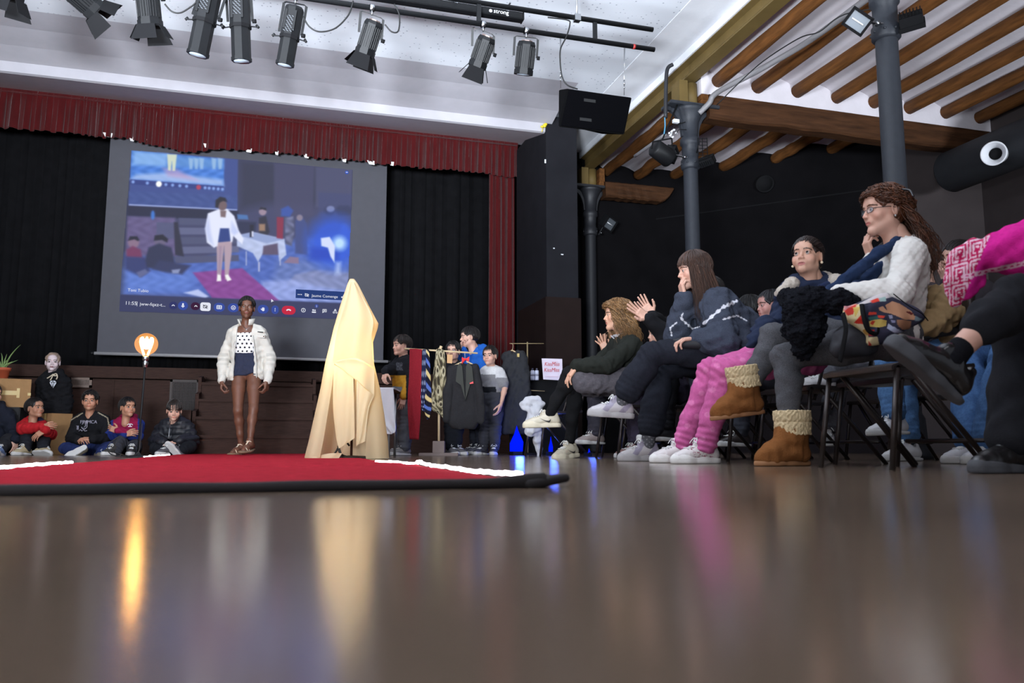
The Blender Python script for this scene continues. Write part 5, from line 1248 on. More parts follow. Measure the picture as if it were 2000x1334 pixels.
def floodlight(c, nrm, up, w, h, label, lit=False, arm_to=None):
    c = Vector(c); R = frame(nrm, up); o = empty('floodlight', c, label, 'floodlight')
    b = MB(); b.box((-w/2, -.10, -h/2), (w/2, -.02, h/2), R, c); 
    for k in range(7): x = -w/2+w*(k+.5)/7; b.box((x-.004, -.13, -h/2+.01), (x+.004, -.10, h/2-.01), R, c)
    b.build('housing', M_blk, o, bevel=.004)
    b = MB()
    for (x0_, z0_, x1_, z1_) in ((-w/2-.008, -h/2-.008, w/2+.008, -h/2+.012), (-w/2-.008, h/2-.012, w/2+.008, h/2+.008), (-w/2-.008, -h/2, -w/2+.012, h/2), (w/2-.012, -h/2, w/2+.008, h/2)): b.box((x0_, -.03, z0_), (x1_, .008, z1_), R, c)
    b.build('rim', M_blkm, o)
    b = MB(); b.box((-w/2+.01, -.022, -h/2+.01), (w/2-.01, -.016, h/2-.01), R, c); b.build('reflector', mat('reflector', (110, 116, 122), .45, .5), o)
    b = MB(); b.tube([c+R @ Vector((-w*.3, -.008, 0)), c+R @ Vector((w*.3, -.008, 0))], .006, 8); b.build('tube_lamp', mat('tube_lamp', (240, 240, 240), .2), o)
    if arm_to is not None: b = MB(); b.bar(c-R @ Vector((0, .1, 0)), arm_to, .03, .006); b.tube([lerp(c, arm_to, .8)-CF*.02, lerp(c, arm_to, .8)+CF*.02], .016, 8); b.build('bracket', M_steel, o)
    return o
d3 = 6.05; a3 = Vector((XB, 5.0, onD(1730, 42, d3).z))
floodlight(onD(1675, 42, d3-.05), cdir(-.35, -.75, -.45), cdir(.75, 0, 1), .17, .14, 'floodlight with bright glass on left of the nearest column', arm_to=a3-CR*.09)
floodlight(onD(1782, 52, d3), cdir(.35, .5, -.6), cdir(.3, .6, .8), .17, .13, 'floodlight seen from behind on right of the nearest column', arm_to=a3+CR*.09)
d2 = 9.1; a2 = Vector((XB, 8.2, onD(1347, 305, d2).z))
floodlight(onD(1318, 302, d2), cdir(.8, -.4, -.35), cdir(.5, 0, .9), .16, .14, 'tilted floodlight close to left side of the middle column', arm_to=a2-CR*.08)
floodlight(onD(1382, 312, d2), cdir(.3, .6, .6), cdir(-.3, -.2, .9), .16, .08, 'small floodlight on right side of the middle column', arm_to=a2+CR*.08)
floodlight(onD(1192, 438, 12.1), cdir(.5, -.6, -.5), cdir(.3, 0, .9), .22, .18, 'dark floodlight on right side of the far column', arm_to=Vector((XB+.1, 11.35, 3.3)))
c = onD(1294, 300, d2-.05); o = empty('round_spotlight', c, 'dark drum shaped spotlight with wire handle left of middle column', 'spotlight')
b = MB(); Rr = frame(cdir(.75, .45, -.35), UP) @ Matrix.Rotation(-math.pi/2, 3, 'X'); b.lathe([(.001, -.14), (.08, -.14), (.10, -.12), (.108, .10), (.10, .12), (.001, .12)], c, Rr, 28); b.build('housing', M_blk, o)
b = MB(); P = [onD(1273, 290, d2-.15), onD(1275, 277, d2-.15), onD(1312, 270, d2-.15), onD(1313, 284, d2-.15)]
for u, v in zip(P[:-1], P[1:]): b.tube([u, v], .009, 8)
b.build('handle', M_blkm, o)
b = MB(); b.tube([onD(1294, 272, d2-.1), Vector((XB-.2, 8.2, 4.04))], .01, 8); b.build('hanger', M_blkm, o)
c = onD(1372, 287, 9.0); o = empty('wire_cage', c, 'small wire cage fixed to right side of middle column', 'cage'); b = MB()
for k in range(6): z = -.10+.04*k; b.bar(c+CR*-.05+UP*z, c+CR*.055+UP*z, .006, .006)
for x in (-.05, 0, .055): b.bar(c+CR*x-UP*.11, c+CR*x+UP*.11, .008, .006)
b.bar(c-CR*.05, Vector((XB+.06, 8.25, c.z)), .012, .012); b.build('wires', M_blkm, o)
c = onD(1314, 262, 9.0); o = empty('connector_bundle', c, 'bundle of white wire connectors at top of the middle column', 'wiring'); rg = random.Random(4)
for k in range(7): q = c+Vector((rg.uniform(-.05, .05), rg.uniform(-.02, .02), rg.uniform(-.05, .05))); b = MB(); b.tube([q, q+Vector((rg.uniform(-.03, .03), 0, rg.uniform(-.03, .03)))], .012, 7); b.build('connector', wl, o)
b = MB(); b.tube(spline([c, c+Vector((.03, .02, .1)), Vector((XB-.09, 8.22, 3.85))], 5), .005, 6); b.tube(spline([c+CR*.04, c+Vector((.08, .0, .06)), Vector((XB-.09, 8.2, 3.75))], 5), .004, 6); b.build('wire', M_cable, o)
b = MB(); q = onD(1320, 237, 9.0); b.box((q.x-.035, q.y-.02, q.z-.02), (q.x+.035, q.y+.02, q.z+.02)); 
b.build('junction_box', wl, o)

# ------------------------------------------------------------ garments on wooden rails
M_pine = mat('pine', (205, 180, 140), .6, noise=.08, nscale=12); M_block = mat('grey_wood', (112, 98, 94), .8, noise=.1)
def flat_cloth(name, G, d, m, colf=None, wob=.01, wl=.05, th=.006, label=None, cat=None, group=None, n=10, parent=None, seed=0):
    """hanging cloth: rows of image points from top to bottom at distance d, with folds and thickness"""
    R = [spline([onD(x, y, d) for x, y in r], n) for r in G]; M = len(R[0]); cols = [spline([R[i][k] for i in range(len(R))], n) for k in range(M)]; H = len(cols[0])
    V = []
    for sgn in (0, 1):
        for h in range(H):
            for k in range(M):
                u = k/(M-1); V.append(cols[k][h]+CF*(th*sgn+wob*math.sin(u*2*math.pi*(cols[M-1][h]-cols[0][h]).length/wl+seed+.8*math.sin(h*.15))*min(1, .3+h/H)))
    q = H*M; F = [(h*M+k, h*M+k+1, (h+1)*M+k+1, (h+1)*M+k) for h in range(H-1) for k in range(M-1)]
    F = F+[tuple(i+q for i in f[::-1]) for f in F]
    ed = [h*M for h in range(H)]+[(H-1)*M+k for k in range(1, M)]+[h*M+M-1 for h in range(H-2, -1, -1)]+[k for k in range(M-2, 0, -1)]
    F += [(ed[i], ed[(i+1) % len(ed)], ed[(i+1) % len(ed)]+q, ed[i]+q) for i in range(len(ed))]
    UV = np.array([(k/(M-1), h/(H-1)) for _ in (0, 1) for h in range(H) for k in range(M)])
    o = mk(name, [tuple(v) for v in V], F, m, parent, col=colf(UV, np.array([tuple(v) for v in V])) if colf else None)
    if label: tag(o, label, cat, group)
    return o
DR = 8.45
o = empty('garment_rail', onD(857, 888, DR), 'pale wooden T-shaped stand carrying scarves and a suit jacket', 'clothes stand')
g0 = onD(857, 889, DR); b = MB(); b.tube([Vector((g0.x, g0.y, .05)), onD(858, 680, DR)], .0125, 10); b.build('post', M_pine, o)
ra, rb_ = onD(790, 681, DR), onD(933, 690, DR); b = MB(); b.tube([ra, rb_], .0095, 10); b.build('crossbar', M_pine, o)
b = MB(); b.tube([onD(857, 690, DR-.02), onD(862, 676, DR-.02)], .016, 8); b.build('knot', M_pine, o)
b = MB(); b.box((-.06, -.05, .03), (.06, .05, .15), Matrix.Rotation(-A, 3, 'Z'), (g0.x, g0.y, 0)); b.build('block', M_block, o, bevel=.004)
b = MB(); b.box((-.20, -.05, 0), (.20, .05, .03), Matrix.Rotation(-A, 3, 'Z'), (g0.x, g0.y, 0)); b.build('foot', M_block, o, bevel=.004)
def C3(c, n): return np.tile(np.array(lin(c)), (n, 1))
flat_cloth('red_scarf', [[(800, 681), (812, 681), (824, 682)], [(799, 730), (811, 730), (823, 731)], [(796, 790), (808, 790), (822, 792)], [(800, 858), (809, 858), (818, 859)]], DR-.02, M_knit, lambda u, v: C3((140, 36, 46), len(u)), .008, .09, label='long dark red scarf hanging at the left end of the rail', cat='scarf')
def dots(u, v):
    c = C3((30, 34, 62), len(u)); q = np.stack([(u[:, 0]*3.2+.5*(np.floor(u[:, 1]*9) % 2)) % 1-.5, (u[:, 1]*9) % 1-.5], 1); c[np.hypot(q[:, 0], q[:, 1]) < .26] = lin((150, 158, 184)); return c
flat_cloth('dotted_scarf', [[(825, 682), (829, 682), (833, 682)], [(823, 740), (828, 740), (834, 740)], [(822, 780), (829, 781), (836, 782)], [(824, 802), (830, 804), (838, 802)]], DR-.025, M_cloth, dots, .003, .06, label='navy tie with pale dots hanging next to the red scarf', cat='tie', n=22)
def stripes(u, v):
    t = (u[:, 1]*7.2+u[:, 0]*-.55) % 1; k = np.floor(u[:, 1]*7.2-u[:, 0]*.55) % 2
    c = C3((24, 24, 40), len(u)); m = t < .42; c[m & (k == 0)] = lin((206, 182, 124)); c[m & (k == 1)] = lin((86, 108, 178)); return c
flat_cloth('striped_tie', [[(832, 682), (835, 682), (838, 683)], [(832, 715), (836, 715), (840, 716)], [(832, 760), (837, 760), (842, 760)], [(828, 795), (835, 796), (843, 794)], [(834, 819), (836, 819), (838, 818)]], DR-.03, M_cloth, stripes, .002, .08, label='navy tie with cream and blue diagonal stripes on the rail', cat='tie', n=22)
def paisley(u, v):
    c = C3((98, 90, 68), len(u)); a, b_ = u[:, 0]*7, u[:, 1]*17
    w = np.sin(a*2+1.5*np.sin(b_*1.3))*np.sin(b_*2+1.7*np.sin(a*1.1)); c[w > .25] = lin((156, 146, 118)); c[w < -.35] = lin((56, 50, 40))
    r = np.hypot(((a+2*np.floor(b_/3)) % 3)-1.5, (b_ % 3)-1.5); c[(np.abs(r-.75) < .18)] = lin((172, 162, 134)); c[(r < .3)] = lin((50, 44, 36)); return c
flat_cloth('paisley_scarf', [[(852, 682), (858, 681), (868, 684)], [(847, 722), (858, 722), (871, 723)], [(843, 772), (856, 774), (872, 774)], [(843, 798), (858, 802), (870, 802)], [(860, 810), (864, 815), (868, 820)]], DR-.035, M_cloth, paisley, .010, .06, label='olive patterned silk scarf knotted on the middle of the rail', cat='scarf', n=22)
b = MB(); P = [onD(873, 692, DR-.03), onD(884, 693, DR-.03), onD(883, 710, DR-.03), onD(873, 709, DR-.03)]; b.prism(P, CF*.003); o = b.build('paper_tag', mat('kraft_tag', (190, 148, 104), .8)); tag(o, 'small brown paper label tied to the rail beside patterned scarf', 'label')
b = MB(); b.tube([onD(878, 685, DR), onD(878, 692, DR-.03)], .002, 5); b.build('string', M_pine, o)

def suit():
    d = DR-.02; c = onD(905, 760, d); o = empty('suit_jacket', c, 'black suit jacket with red bow on a hanger at rail end', 'jacket')
    def P(x, y, q=0): return onD(x, y, d-q)
    m = mat('suit_cloth', (40, 39, 41), .9, spec=.1, noise=.12, nscale=60, bump=.2)
    s = SD(); f5 = (CF, .55)
    s.cap(P(884, 722), P(928, 720), .046, k=.05, flat=(CF, .75)); s.cap(P(894, 734), P(918, 733), .075, k=.06, flat=f5)
    for y, hw, r in ((752, 11, .075), (772, 11, .072), (792, 12, .078), (812, 13, .085), (824, 13, .085)): s.cap(P(906-hw, y), P(906+hw, y), r, k=.05, flat=f5)
    s.chain([P(884, 723, .01), P(875, 768, .02), P(873, 818, .02)], [.046, .048, .044], k=.008, flat=(CF, .8)); s.chain([P(928, 721, .01), P(938, 770, .02), P(940, 822, .02)], [.046, .047, .043], k=.008, flat=(CF, .8))
    s.cap(P(906, 702, .02), P(906, 722, .11), .035, .012, k=.015, mode='s')
    s.cap(P(911, 800, .10), P(915, 842, .10), .004, .035, k=.01, mode='s'); s.cut(P(906, 838), (0, 0, -1)); s.wrinkle(.004, .1, 5, (1, 1, .3)); V, F = s.mesh(.0065)
    mk('cloth', V, F, m, o, col=None)
    for sx, pts in ((-1, [(898, 708), (893, 716), (890, 745), (900, 752), (909, 782), (905, 742), (903, 716)]), (1, [(914, 708), (922, 716), (925, 745), (918, 752), (909, 782), (910, 742), (910, 716)])):
        b = MB(); b.prism([P(x, y, .072) for x, y in pts], CF*.022); b.build('lapel', mat('satin_lapel', (46, 47, 42), .6, spec=.2), o, bevel=.002)
    rd = mat('bow_red', (206, 30, 36), .5)
    b = MB(); b.sphere(P(909, 702, .07), .012, 10, 8); b.prism([P(909, 701, .07), P(902, 697, .08), P(902, 711, .08), P(908, 704, .07)], CF*.02); b.prism([P(909, 701, .07), P(917, 696, .08), P(916, 706, .08), P(910, 704, .07)], CF*.02); b.build('bow_tie', rd, o, bevel=.002)
    b = MB(); b.prism([P(917, 748, .082), P(924, 745, .082), P(925, 749, .082), P(918, 750, .082)], CF*.006); b.build('pocket_square', rd, o)
    b = MB(); b.tube(spline([P(908, 688), P(908, 694), P(908, 703)], 4), .002, 6); b.tube([P(905, 706), P(884, 716)], .008, 8); b.tube([P(911, 706), P(930, 715)], .008, 8); b.build('hanger', M_pine, o)
suit()

# second stand with coat, bottles and sign
D2 = 9.4
o = empty('garment_rail', onD(1030, 886, D2), 'thin gilded stand with short crossbars behind the white hoodie', 'clothes stand')
gb = mat('old_gold', (150, 132, 96), .5, .3); b = MB(); p0 = onD(1031, 886, D2); p0.z = .02; b.tube([p0, onD(1030, 668, D2)], .0085, 8); b.build('post', gb, o)
for (x0_, y0_, x1_, y1_) in ((995, 671, 1062, 671), (1024, 762, 1064, 764)): b = MB(); b.tube([onD(x0_, y0_, D2), onD(x1_, y1_, D2)], .005, 8); b.build('crossbar', gb, o)
b = MB(); b.lathe([(.001, 0), (.12, 0), (.11, .02), (.001, .025)], (p0.x, p0.y, 0), None, 20); b.build('base', M_blkm, o)
def coat():
    d = D2-.06; c = onD(1005, 750, d); o = empty('hanging_coat', c, 'long black coat on a hanger at the gilded stand', 'coat'); P = lambda x, y, q=0: onD(x, y, d-q)
    s = SD(); s.cap(P(991, 694), P(1019, 693), .046, k=.05, flat=(CF, .7))
    for y, hw, r in ((708, 11, .085), (728, 11, .10), (750, 12, .10), (772, 13, .11), (794, 14, .11), (816, 15, .115), (834, 16, .115)): s.cap(P(1006-hw, y), P(1006+hw, y), r, k=.05, flat=(CF, .55))
    s.chain([P(989, 696), P(986, 738, .02), P(987, 778, .02)], [.048, .050, .044], k=.012); s.chain([P(1020, 696), P(1026, 742, .02), P(1026, 782, .02)], [.048, .050, .044], k=.012); s.cap(P(1003, 684, .02), P(1004, 700, .08), .03, .010, k=.01, mode='s'); s.cut(P(1000, 848), (0, 0, -1)); s.wrinkle(.006, .09, 9, (1, 1, .4)); V, F = s.mesh(.007)
    mk('cloth', V, F, mat('coat_black', (30, 31, 35), .85, noise=.2, nscale=30, bump=.3), o)
    b = MB(); b.tube(spline([P(997, 671), P(1001, 672), P(1002, 677), P(1000, 684)], 4), .0025, 6); b.tube([P(1000, 684), P(988, 692)], .007, 8); b.tube([P(1000, 684), P(1014, 691)], .007, 8); b.build('hanger', M_pine, o)
    b = MB(); b.box((-.012, -.01, -.02), (.012, .01, .02), None, P(1012, 694, .07)); b.build('price_tag', M_tape, o)
coat()
q = onD(1072, 885, 9.8); zt = onD(1070, 742, 9.75).z
o = empty('dark_cabinet', (q.x, q.y+.2, 0), 'low black cloth-covered cabinet carrying bottles and red sign', 'cabinet')
b = MB(); b.box((-.40, -.2, .0), (.42, .22, zt-.01), Matrix.Rotation(-A, 3, 'Z'), (q.x, q.y+.25, 0)); b.build('body', M_blkm, o, bevel=.01)
b = MB(); b.box((-.42, -.22, zt-.012), (.44, .24, zt), Matrix.Rotation(-A, 3, 'Z'), (q.x, q.y+.25, 0)); b.build('top', M_blkm, o)
for k, px in enumerate((1040, 1048.5)):
    c = onD(px, 740, 9.8); c.z = zt; bo = empty('spray_can', c, ['white bottle left of its twin beside the red lettered sign', 'white bottle with dark print nearest the red lettered sign'][k], 'bottle', 'white bottles by the sign')
    b = MB(); b.lathe([(.001, 0), (.024, 0), (.025, .01), (.025, .105), (.020, .118), (.001, .12)], c, None, 20); b.build('body', mat('bottle_white', (200, 202, 220), .4), bo)
    b = MB(); b.lathe([(.001, .118), (.013, .118), (.013, .14), (.008, .145), (.001, .145)], c, None, 14); b.build('cap', mat('bottle_cap', (70, 70, 84), .4), bo)
    b = MB(); b.lathe([(.0255, .05), (.0255, .075)], c, None, 20); b.build('label_band', mat('bottle_print', (90, 88, 104) if k else (150, 150, 166), .5), bo)
P4 = [onD(1058, 700, 9.7), onD(1098, 701, 9.7), onD(1099, 743, 9.7), onD(1061, 741, 9.7)]
so = empty('paper_sign', lerp(P4[3], P4[2], .5), 'white paper sign with two lines of red lettering', 'sign'); b = MB(); b.prism(P4, CF*.006); b.build('sheet', mat('sign_paper', (214, 204, 216), .7, noise=.05, nscale=9), so)
rs = mat('sign_red', (188, 20, 36), .6); Rs = Matrix((CR, UP, -CF)).transposed()
text('lettering', 'KissMiss', .066, onD(1063, 714.5, 9.69), Rs, rs, so, ext=.001, sx=.80, shear=.22, bold=0); text('lettering', 'KissMiss', .066, onD(1062, 726, 9.69), Rs, rs, so, ext=.001, sx=.82, shear=.22, bold=0)
b = MB(); b.bar(onD(1064, 735, 9.69), onD(1092, 736, 9.69), .008, .002); b.build('pink_line', mat('sign_pink', (206, 150, 170), .7), so)
b = MB(); b.bar(onD(1076, 706, 9.69), onD(1090, 707, 9.69), .008, .002); b.build('pink_line', mat('sign_pink', (206, 150, 170), .7), so)
# blue lamps on the floor
def blue(px, py, d, w, h, label, power):
    c = onD(px, 888, d); c.z = 0; o = empty('blue_floor_light', c, label, 'floor light'); z = onD(px, py, d).z
    b = MB(); b.box((-w*.7, -.05, 0), (w*.7, .12, .04), None, c); b.build('base', M_blkm, o)
    b = MB(); R = Matrix.Rotation(-A, 3, 'Z'); b.prism([c+R @ Vector(v) for v in ((-w, 0, .04), (w*.9, 0, .04), (w*1.0, 0, h*.55), (w*.3, 0, h), (w*.02, 0, h*1.25), (-w*.35, 0, h*.9), (-w*1.0, 0, h*.5))], CF*.05); b.build('lens', mat('blue_glow', (2, 4, 30), .3, spec=0, emit=(0, 24, 255), estr=1.1), o)  # the lens is an emitting cut-out standing in for the loose blue glow
    l = bpy.data.lights.new('blue_lamp', 'POINT'); l.energy = power; l.color = (.06, .14, 1); l.shadow_soft_size = .05; lo = bpy.data.objects.new('blue_lamp', l); COL.objects.link(lo); lo.parent = o; lo.location = (0, -.12, .16)
blue(1009, 850, 9.1, .075, .26, 'blue glowing floor light below the hanging black coat', 5)
blue(1076, 862, 8.7, .022, .16, 'narrow blue floor light behind the white hoodie chair', 2.5)
blue(1151, 880, 7.9, .012, .06, 'small blue floor light under the front row chairs', 2.5)

# table with white cloth behind the draped lamp
def table():
    d = 8.0; a, c = onD(690, 757, d), onD(768, 757, d); zt = a.z; cen = (a+c)/2+CF*.25; o = empty('small_table', (cen.x, cen.y, 0), 'small table behind the draped lamp', 'table')
    R = Matrix.Rotation(-A, 3, 'Z'); hw = (c-a).length/2; b = MB(); b.box((-hw, -.25, zt-.03), (hw, .25, zt-.012), R, (cen.x, cen.y, 0)); b.build('tabletop', M_stage, o)
    for sx in (-1, 1):
        for sy in (-1, 1): b = MB(); p = Vector((cen.x, cen.y, 0))+R @ Vector((sx*(hw-.04), sy*.21, 0)); b.tube([p, p+UP*(zt-.02)], .014, 10); b.build('leg', M_steel, o)
    cl = empty('tablecloth', cen, 'white cloth hanging in points from the table behind the draped lamp', 'tablecloth'); mw = mat('white_linen', (210, 208, 214), .9, bump=.2)
    b = MB(); b.box((-hw-.01, -.26, zt-.012), (hw+.01, .26, zt), R, (cen.x, cen.y, 0)); b.build('top', mw, cl)
    flat_cloth('front_fall', [[(700, 757), (740, 757), (768, 757)], [(700, 790), (738, 792), (771, 790)], [(702, 815), (736, 820), (772, 818)], [(704, 838), (750, 835), (773, 842)], [(706, 842), (760, 848), (766, 846)]], d-.02, mw, None, .012, .12, parent=cl)
table()

# chairs
M_chair = mat('chair_metal', (46, 38, 36), .35, .4, noise=.1); M_seat = mat('chair_seat', (36, 30, 30), .4, noise=.1)
def chair(c, face, label, group=None, sh=.45, w=.44, dp=.42, hide=False):
    c = Vector((c[0], c[1], 0)); R = frame(face, UP); o = empty('folding_chair', c, label, 'chair', group); T = lambda x, y, z: c+R @ Vector((x, y, z))
    b = MB(); n = 10; V = []
    for y in np.linspace(-dp/2, dp/2, n):
        zz = sh-.012*math.cos((y/dp)*math.pi)-(.02*max(0, (y/dp-.35)/.15)**2)
        V += [T(-w/2, y, zz), T(w/2, y, zz), T(w/2, y, zz-.022), T(-w/2, y, zz-.022)]
    b.add(V, [(4*i+k, 4*i+(k+1) % 4, 4*i+4+(k+1) % 4, 4*i+4+k) for i in range(n-1) for k in range(4)]+[(3, 2, 1, 0), tuple(4*(n-1)+k for k in range(4))]); b.build('seat', M_seat, o, bevel=.004)
    for sx in (-1, 1):
        b = MB(); b.tube([T(sx*(w/2-.01), dp/2-.03, sh-.03), T(sx*(w/2), dp/2+.03, 0)], .012, 10); b.build('leg', M_chair, o)
        b = MB(); b.tube([T(sx*(w/2-.01), dp/2-.10, sh-.03), T(sx*(w/2), -dp/2-.06, 0)], .012, 10); b.build('leg', M_chair, o)
        if hide: continue
        b = MB(); b.tube(spline([T(sx*(w/2-.01), -dp/2+.06, sh-.06), T(sx*(w/2-.01), -dp/2, sh+.10), T(sx*(w/2-.02), -dp/2-.07, sh+.40)], 5), .011, 10); b.build('back_post', M_chair, o)
    b = MB(); b.tube([T(-w/2, dp/2-.03, sh-.03), T(w/2, dp/2-.03, sh-.03)], .011, 8); b.build('seat_rail', M_chair, o)
    b = MB(); b.tube([T(-w/2, -dp/2-.02, .12), T(w/2, -dp/2-.02, .12)], .009, 8); b.build('stretcher', M_chair, o)
    if hide: return o
    b = MB(); V = []
    for x in np.linspace(-w/2+.01, w/2-.01, 9):
        y = -dp/2-.05-.02*math.cos(x/w*math.pi); V += [T(x, y, sh+.22), T(x, y-.035, sh+.42), T(x, y-.045, sh+.42), T(x, y-.012, sh+.22)]
    b.add(V, [(4*i+k, 4*i+(k+1) % 4, 4*i+4+(k+1) % 4, 4*i+4+k) for i in range(8) for k in range(4)]+[(3, 2, 1, 0), (32, 33, 34, 35)]); b.build('backrest', M_seat, o, bevel=.003)
    return o
# ------------------------------------------------------------ everybody in the hall
P = onD
def person(px, d, label, z=0):
    c = onD(px, 880, d); c.z = z; return empty('person', c, label, 'person')
def PP(*a): return [P(*q) for q in a]
def solid(c): return lambda V, C: np.tile(np.array(lin(c)), (len(V), 1))
def zpx(V):      # image rows of points, used only to place seams measured on the photograph
    d = V @ np.array(CF); z = V[:, 2]-CH
    fw = d*math.cos(PIT)+z*math.sin(PIT); up = -d*math.sin(PIT)+z*math.cos(PIT); return 667-FPX*up/fw
def xpx(V):
    d = V @ np.array(CF); z = V[:, 2]-CH; fw = d*math.cos(PIT)+z*math.sin(PIT); return 1000+FPX*(V @ np.array(CR))/fw

# ---- the woman on the carpet
def model():
    d = 8.7; r = person(482, d, 'woman in open white jacket and dotted top walking on the red carpet')
    j = rig(P(482, 603, 8.66), L_at(482, 0, -.03), P(481, 635, 8.72), PP((457, 653, 8.74), (508, 651, 8.74)), PP((438, 700, 8.78), (527, 699, 8.78)), PP((433, 743, 8.64), (523, 743, 8.64)),
            PP((467, 727, 8.76), (497, 727, 8.76)), PP((465, 802, 8.58), (495, 800, 8.50)), PP((471, 872, 8.66), (488, 865, 8.42)), hs=.98, kind='woman')
    hd = dict(dir=cdir(.1, -.15, -1), curl=.85, spread=.03, thumb=.3)
    body(r, j, 'dark', lip=lin((112, 62, 58)), hands=(dict(hd, palm=cdir(1, .2, 0)), dict(hd, dir=cdir(-.1, -.15, -1), palm=cdir(-1, .2, 0))), bare=True, vox=.0065, browk=.9, rosy=.4)
    s = SD(); torso(s, j, .006); s.cut(P(482, 651, 8.7), (0, 0, 1)); s.cut(P(482, 690, 8.7), (0, 0, -1)); s.wrinkle(.002, .05, 3)
    def dots(V, C):
        u = (V @ np.array(CR))/.047; v = V[:, 2]/.040; u = u+.5*(np.floor(v) % 2); c = np.tile(np.array(lin((214, 212, 214))), (len(V), 1)); c[np.hypot((u % 1-.5)*.047, (v % 1-.5)*.04) < .0105] = lin((22, 22, 28)); return c
    garment(r, 'bandeau_top', s, M_cloth, (214, 212, 214), .0038, dots, label='white top with black dots')
    s = SD(); s.cap(j.hip[0], j.hip[1], .101, k=.06); w = j.pel+UP*.10; s.cap(w-j.side*.045, w+j.side*.045, .094, k=.07); s.cap(w+UP*.10-j.side*.045, w+UP*.10+j.side*.045, .098, k=.05)
    for i in (0, 1): s.cap(j.hip[i], lerp(j.hip[i], j.kn[i], .36), .094, .090, k=.022); s.cut(P(482, 687, 8.7), (0, 0, 1))
    for i in (0, 1): s.cutlocal(lerp(j.hip[i], j.kn[i], .19)-j.side*(.02 if i == 0 else -.02), j.kn[i]-j.hip[i], .22)
    s.wrinkle(.0025, .06, 6); garment(r, 'shorts', s, M_cloth, (40, 44, 62), .006)
    s = top(j, .017, 1.0, hem=-.085, wr=.0035, loose=.007, seed=11, neckr=.060, cuffr=.040, fold=.0035, belly=.024)
    s.ops.insert(0, SD().cap(j.hip[0]-UP*.05-j.side*.01, j.hip[1]-UP*.05+j.side*.01, .112, k=.06).ops[0])
    fr = j.fr; c = lerp(j.pel, j.neck, .5)
    Rb = Matrix((j.side, fr, j.up)).transposed()
    s.ops.insert(len(s.ops)-1, SD().box(c+fr*.13+j.side*.006, (.078, .15, .60), Rb, .02, .012, 's').ops[0])
    s.ops.insert(len(s.ops)-1, SD().box(c-j.up*.33+fr*.13+j.side*.002, (.104, .15, .40), Rb, .03, .012, 's').ops[0])
    for i in (0, 1): s.noise.append((lambda e, w_: (lambda X, Y, Z: .0022*np.sin((X*w_[0]+Y*w_[1]+Z*w_[2])*2*np.pi/.014)*(np.sqrt((X-e[0])**2+(Y-e[1])**2+(Z-e[2])**2) < .10)))(_np(lerp(j.el[i], j.wr[i], .85)), _np((j.wr[i]-j.el[i]).normalized())))
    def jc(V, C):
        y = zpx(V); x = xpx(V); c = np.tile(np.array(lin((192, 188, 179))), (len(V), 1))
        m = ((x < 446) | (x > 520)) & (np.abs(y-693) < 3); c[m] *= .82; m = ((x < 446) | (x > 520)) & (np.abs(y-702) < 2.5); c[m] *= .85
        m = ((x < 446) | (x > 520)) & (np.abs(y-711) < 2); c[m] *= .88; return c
    jk = garment(r, 'jacket', s, mat('jacket_cotton', attr=True, rough=.8, spec=.2, bump=.25, bscale=90), (222, 219, 210), .006, jc)
    stand_collar(r, j, mat('collar_white', (196, 192, 183), .8), .058, .084, .026, 34, .009)
    b = MB(); b.bar(P(503, 648, 8.585), P(514, 649, 8.60), .009, .004, CF); b.build('badge', M_blkm, jk)
    b = MB(); b.prism([P(x, y, 8.59) for x, y in ((502, 653), (517, 654), (517, 660), (502, 659))], CF*.02); b.build('pocket_flap', mat('jacket_flap', (184, 180, 172), .8), jk); b = MB(); b.sphere(P(515, 657, 8.588), .006, 8, 6); b.build('snap_button', M_blkm, jk)
    for sg, x in ((-1, 457), (1, 499)):
        b = MB(); b.tube(spline([P(x-sg*5, 655, 8.62), P(x-sg*2, 680, 8.61), P(x+sg*.5, 700, 8.61), P(x+sg*2, 738, 8.61)], 6), .005, 6); b.build('zip', mat('zip_white', (176, 174, 168), .5), jk)
    hair(r, j, (24, 20, 20), 'short', 5, 420, fringe=50, side=86, back=112, puff=1.0, curl=.004, r=.0042, hi=1.2)
    b = MB(); b.tube(spline([P(473, 634, 8.63), P(477, 640, 8.585), P(481, 643, 8.57), P(486, 640, 8.585), P(490, 634, 8.63)], 6), .0018, 6); b.sphere(P(481.5, 644, 8.568), (.006, .003, .008), 8, 6); b.build('necklace', M_steel, r)
    for i, toe in ((0, cdir(-.25, -1, -.02)), (1, cdir(-.12, -1, -.14))):
        sandal(r, j.an[i], toe, (214, 200, 176), 'dark')
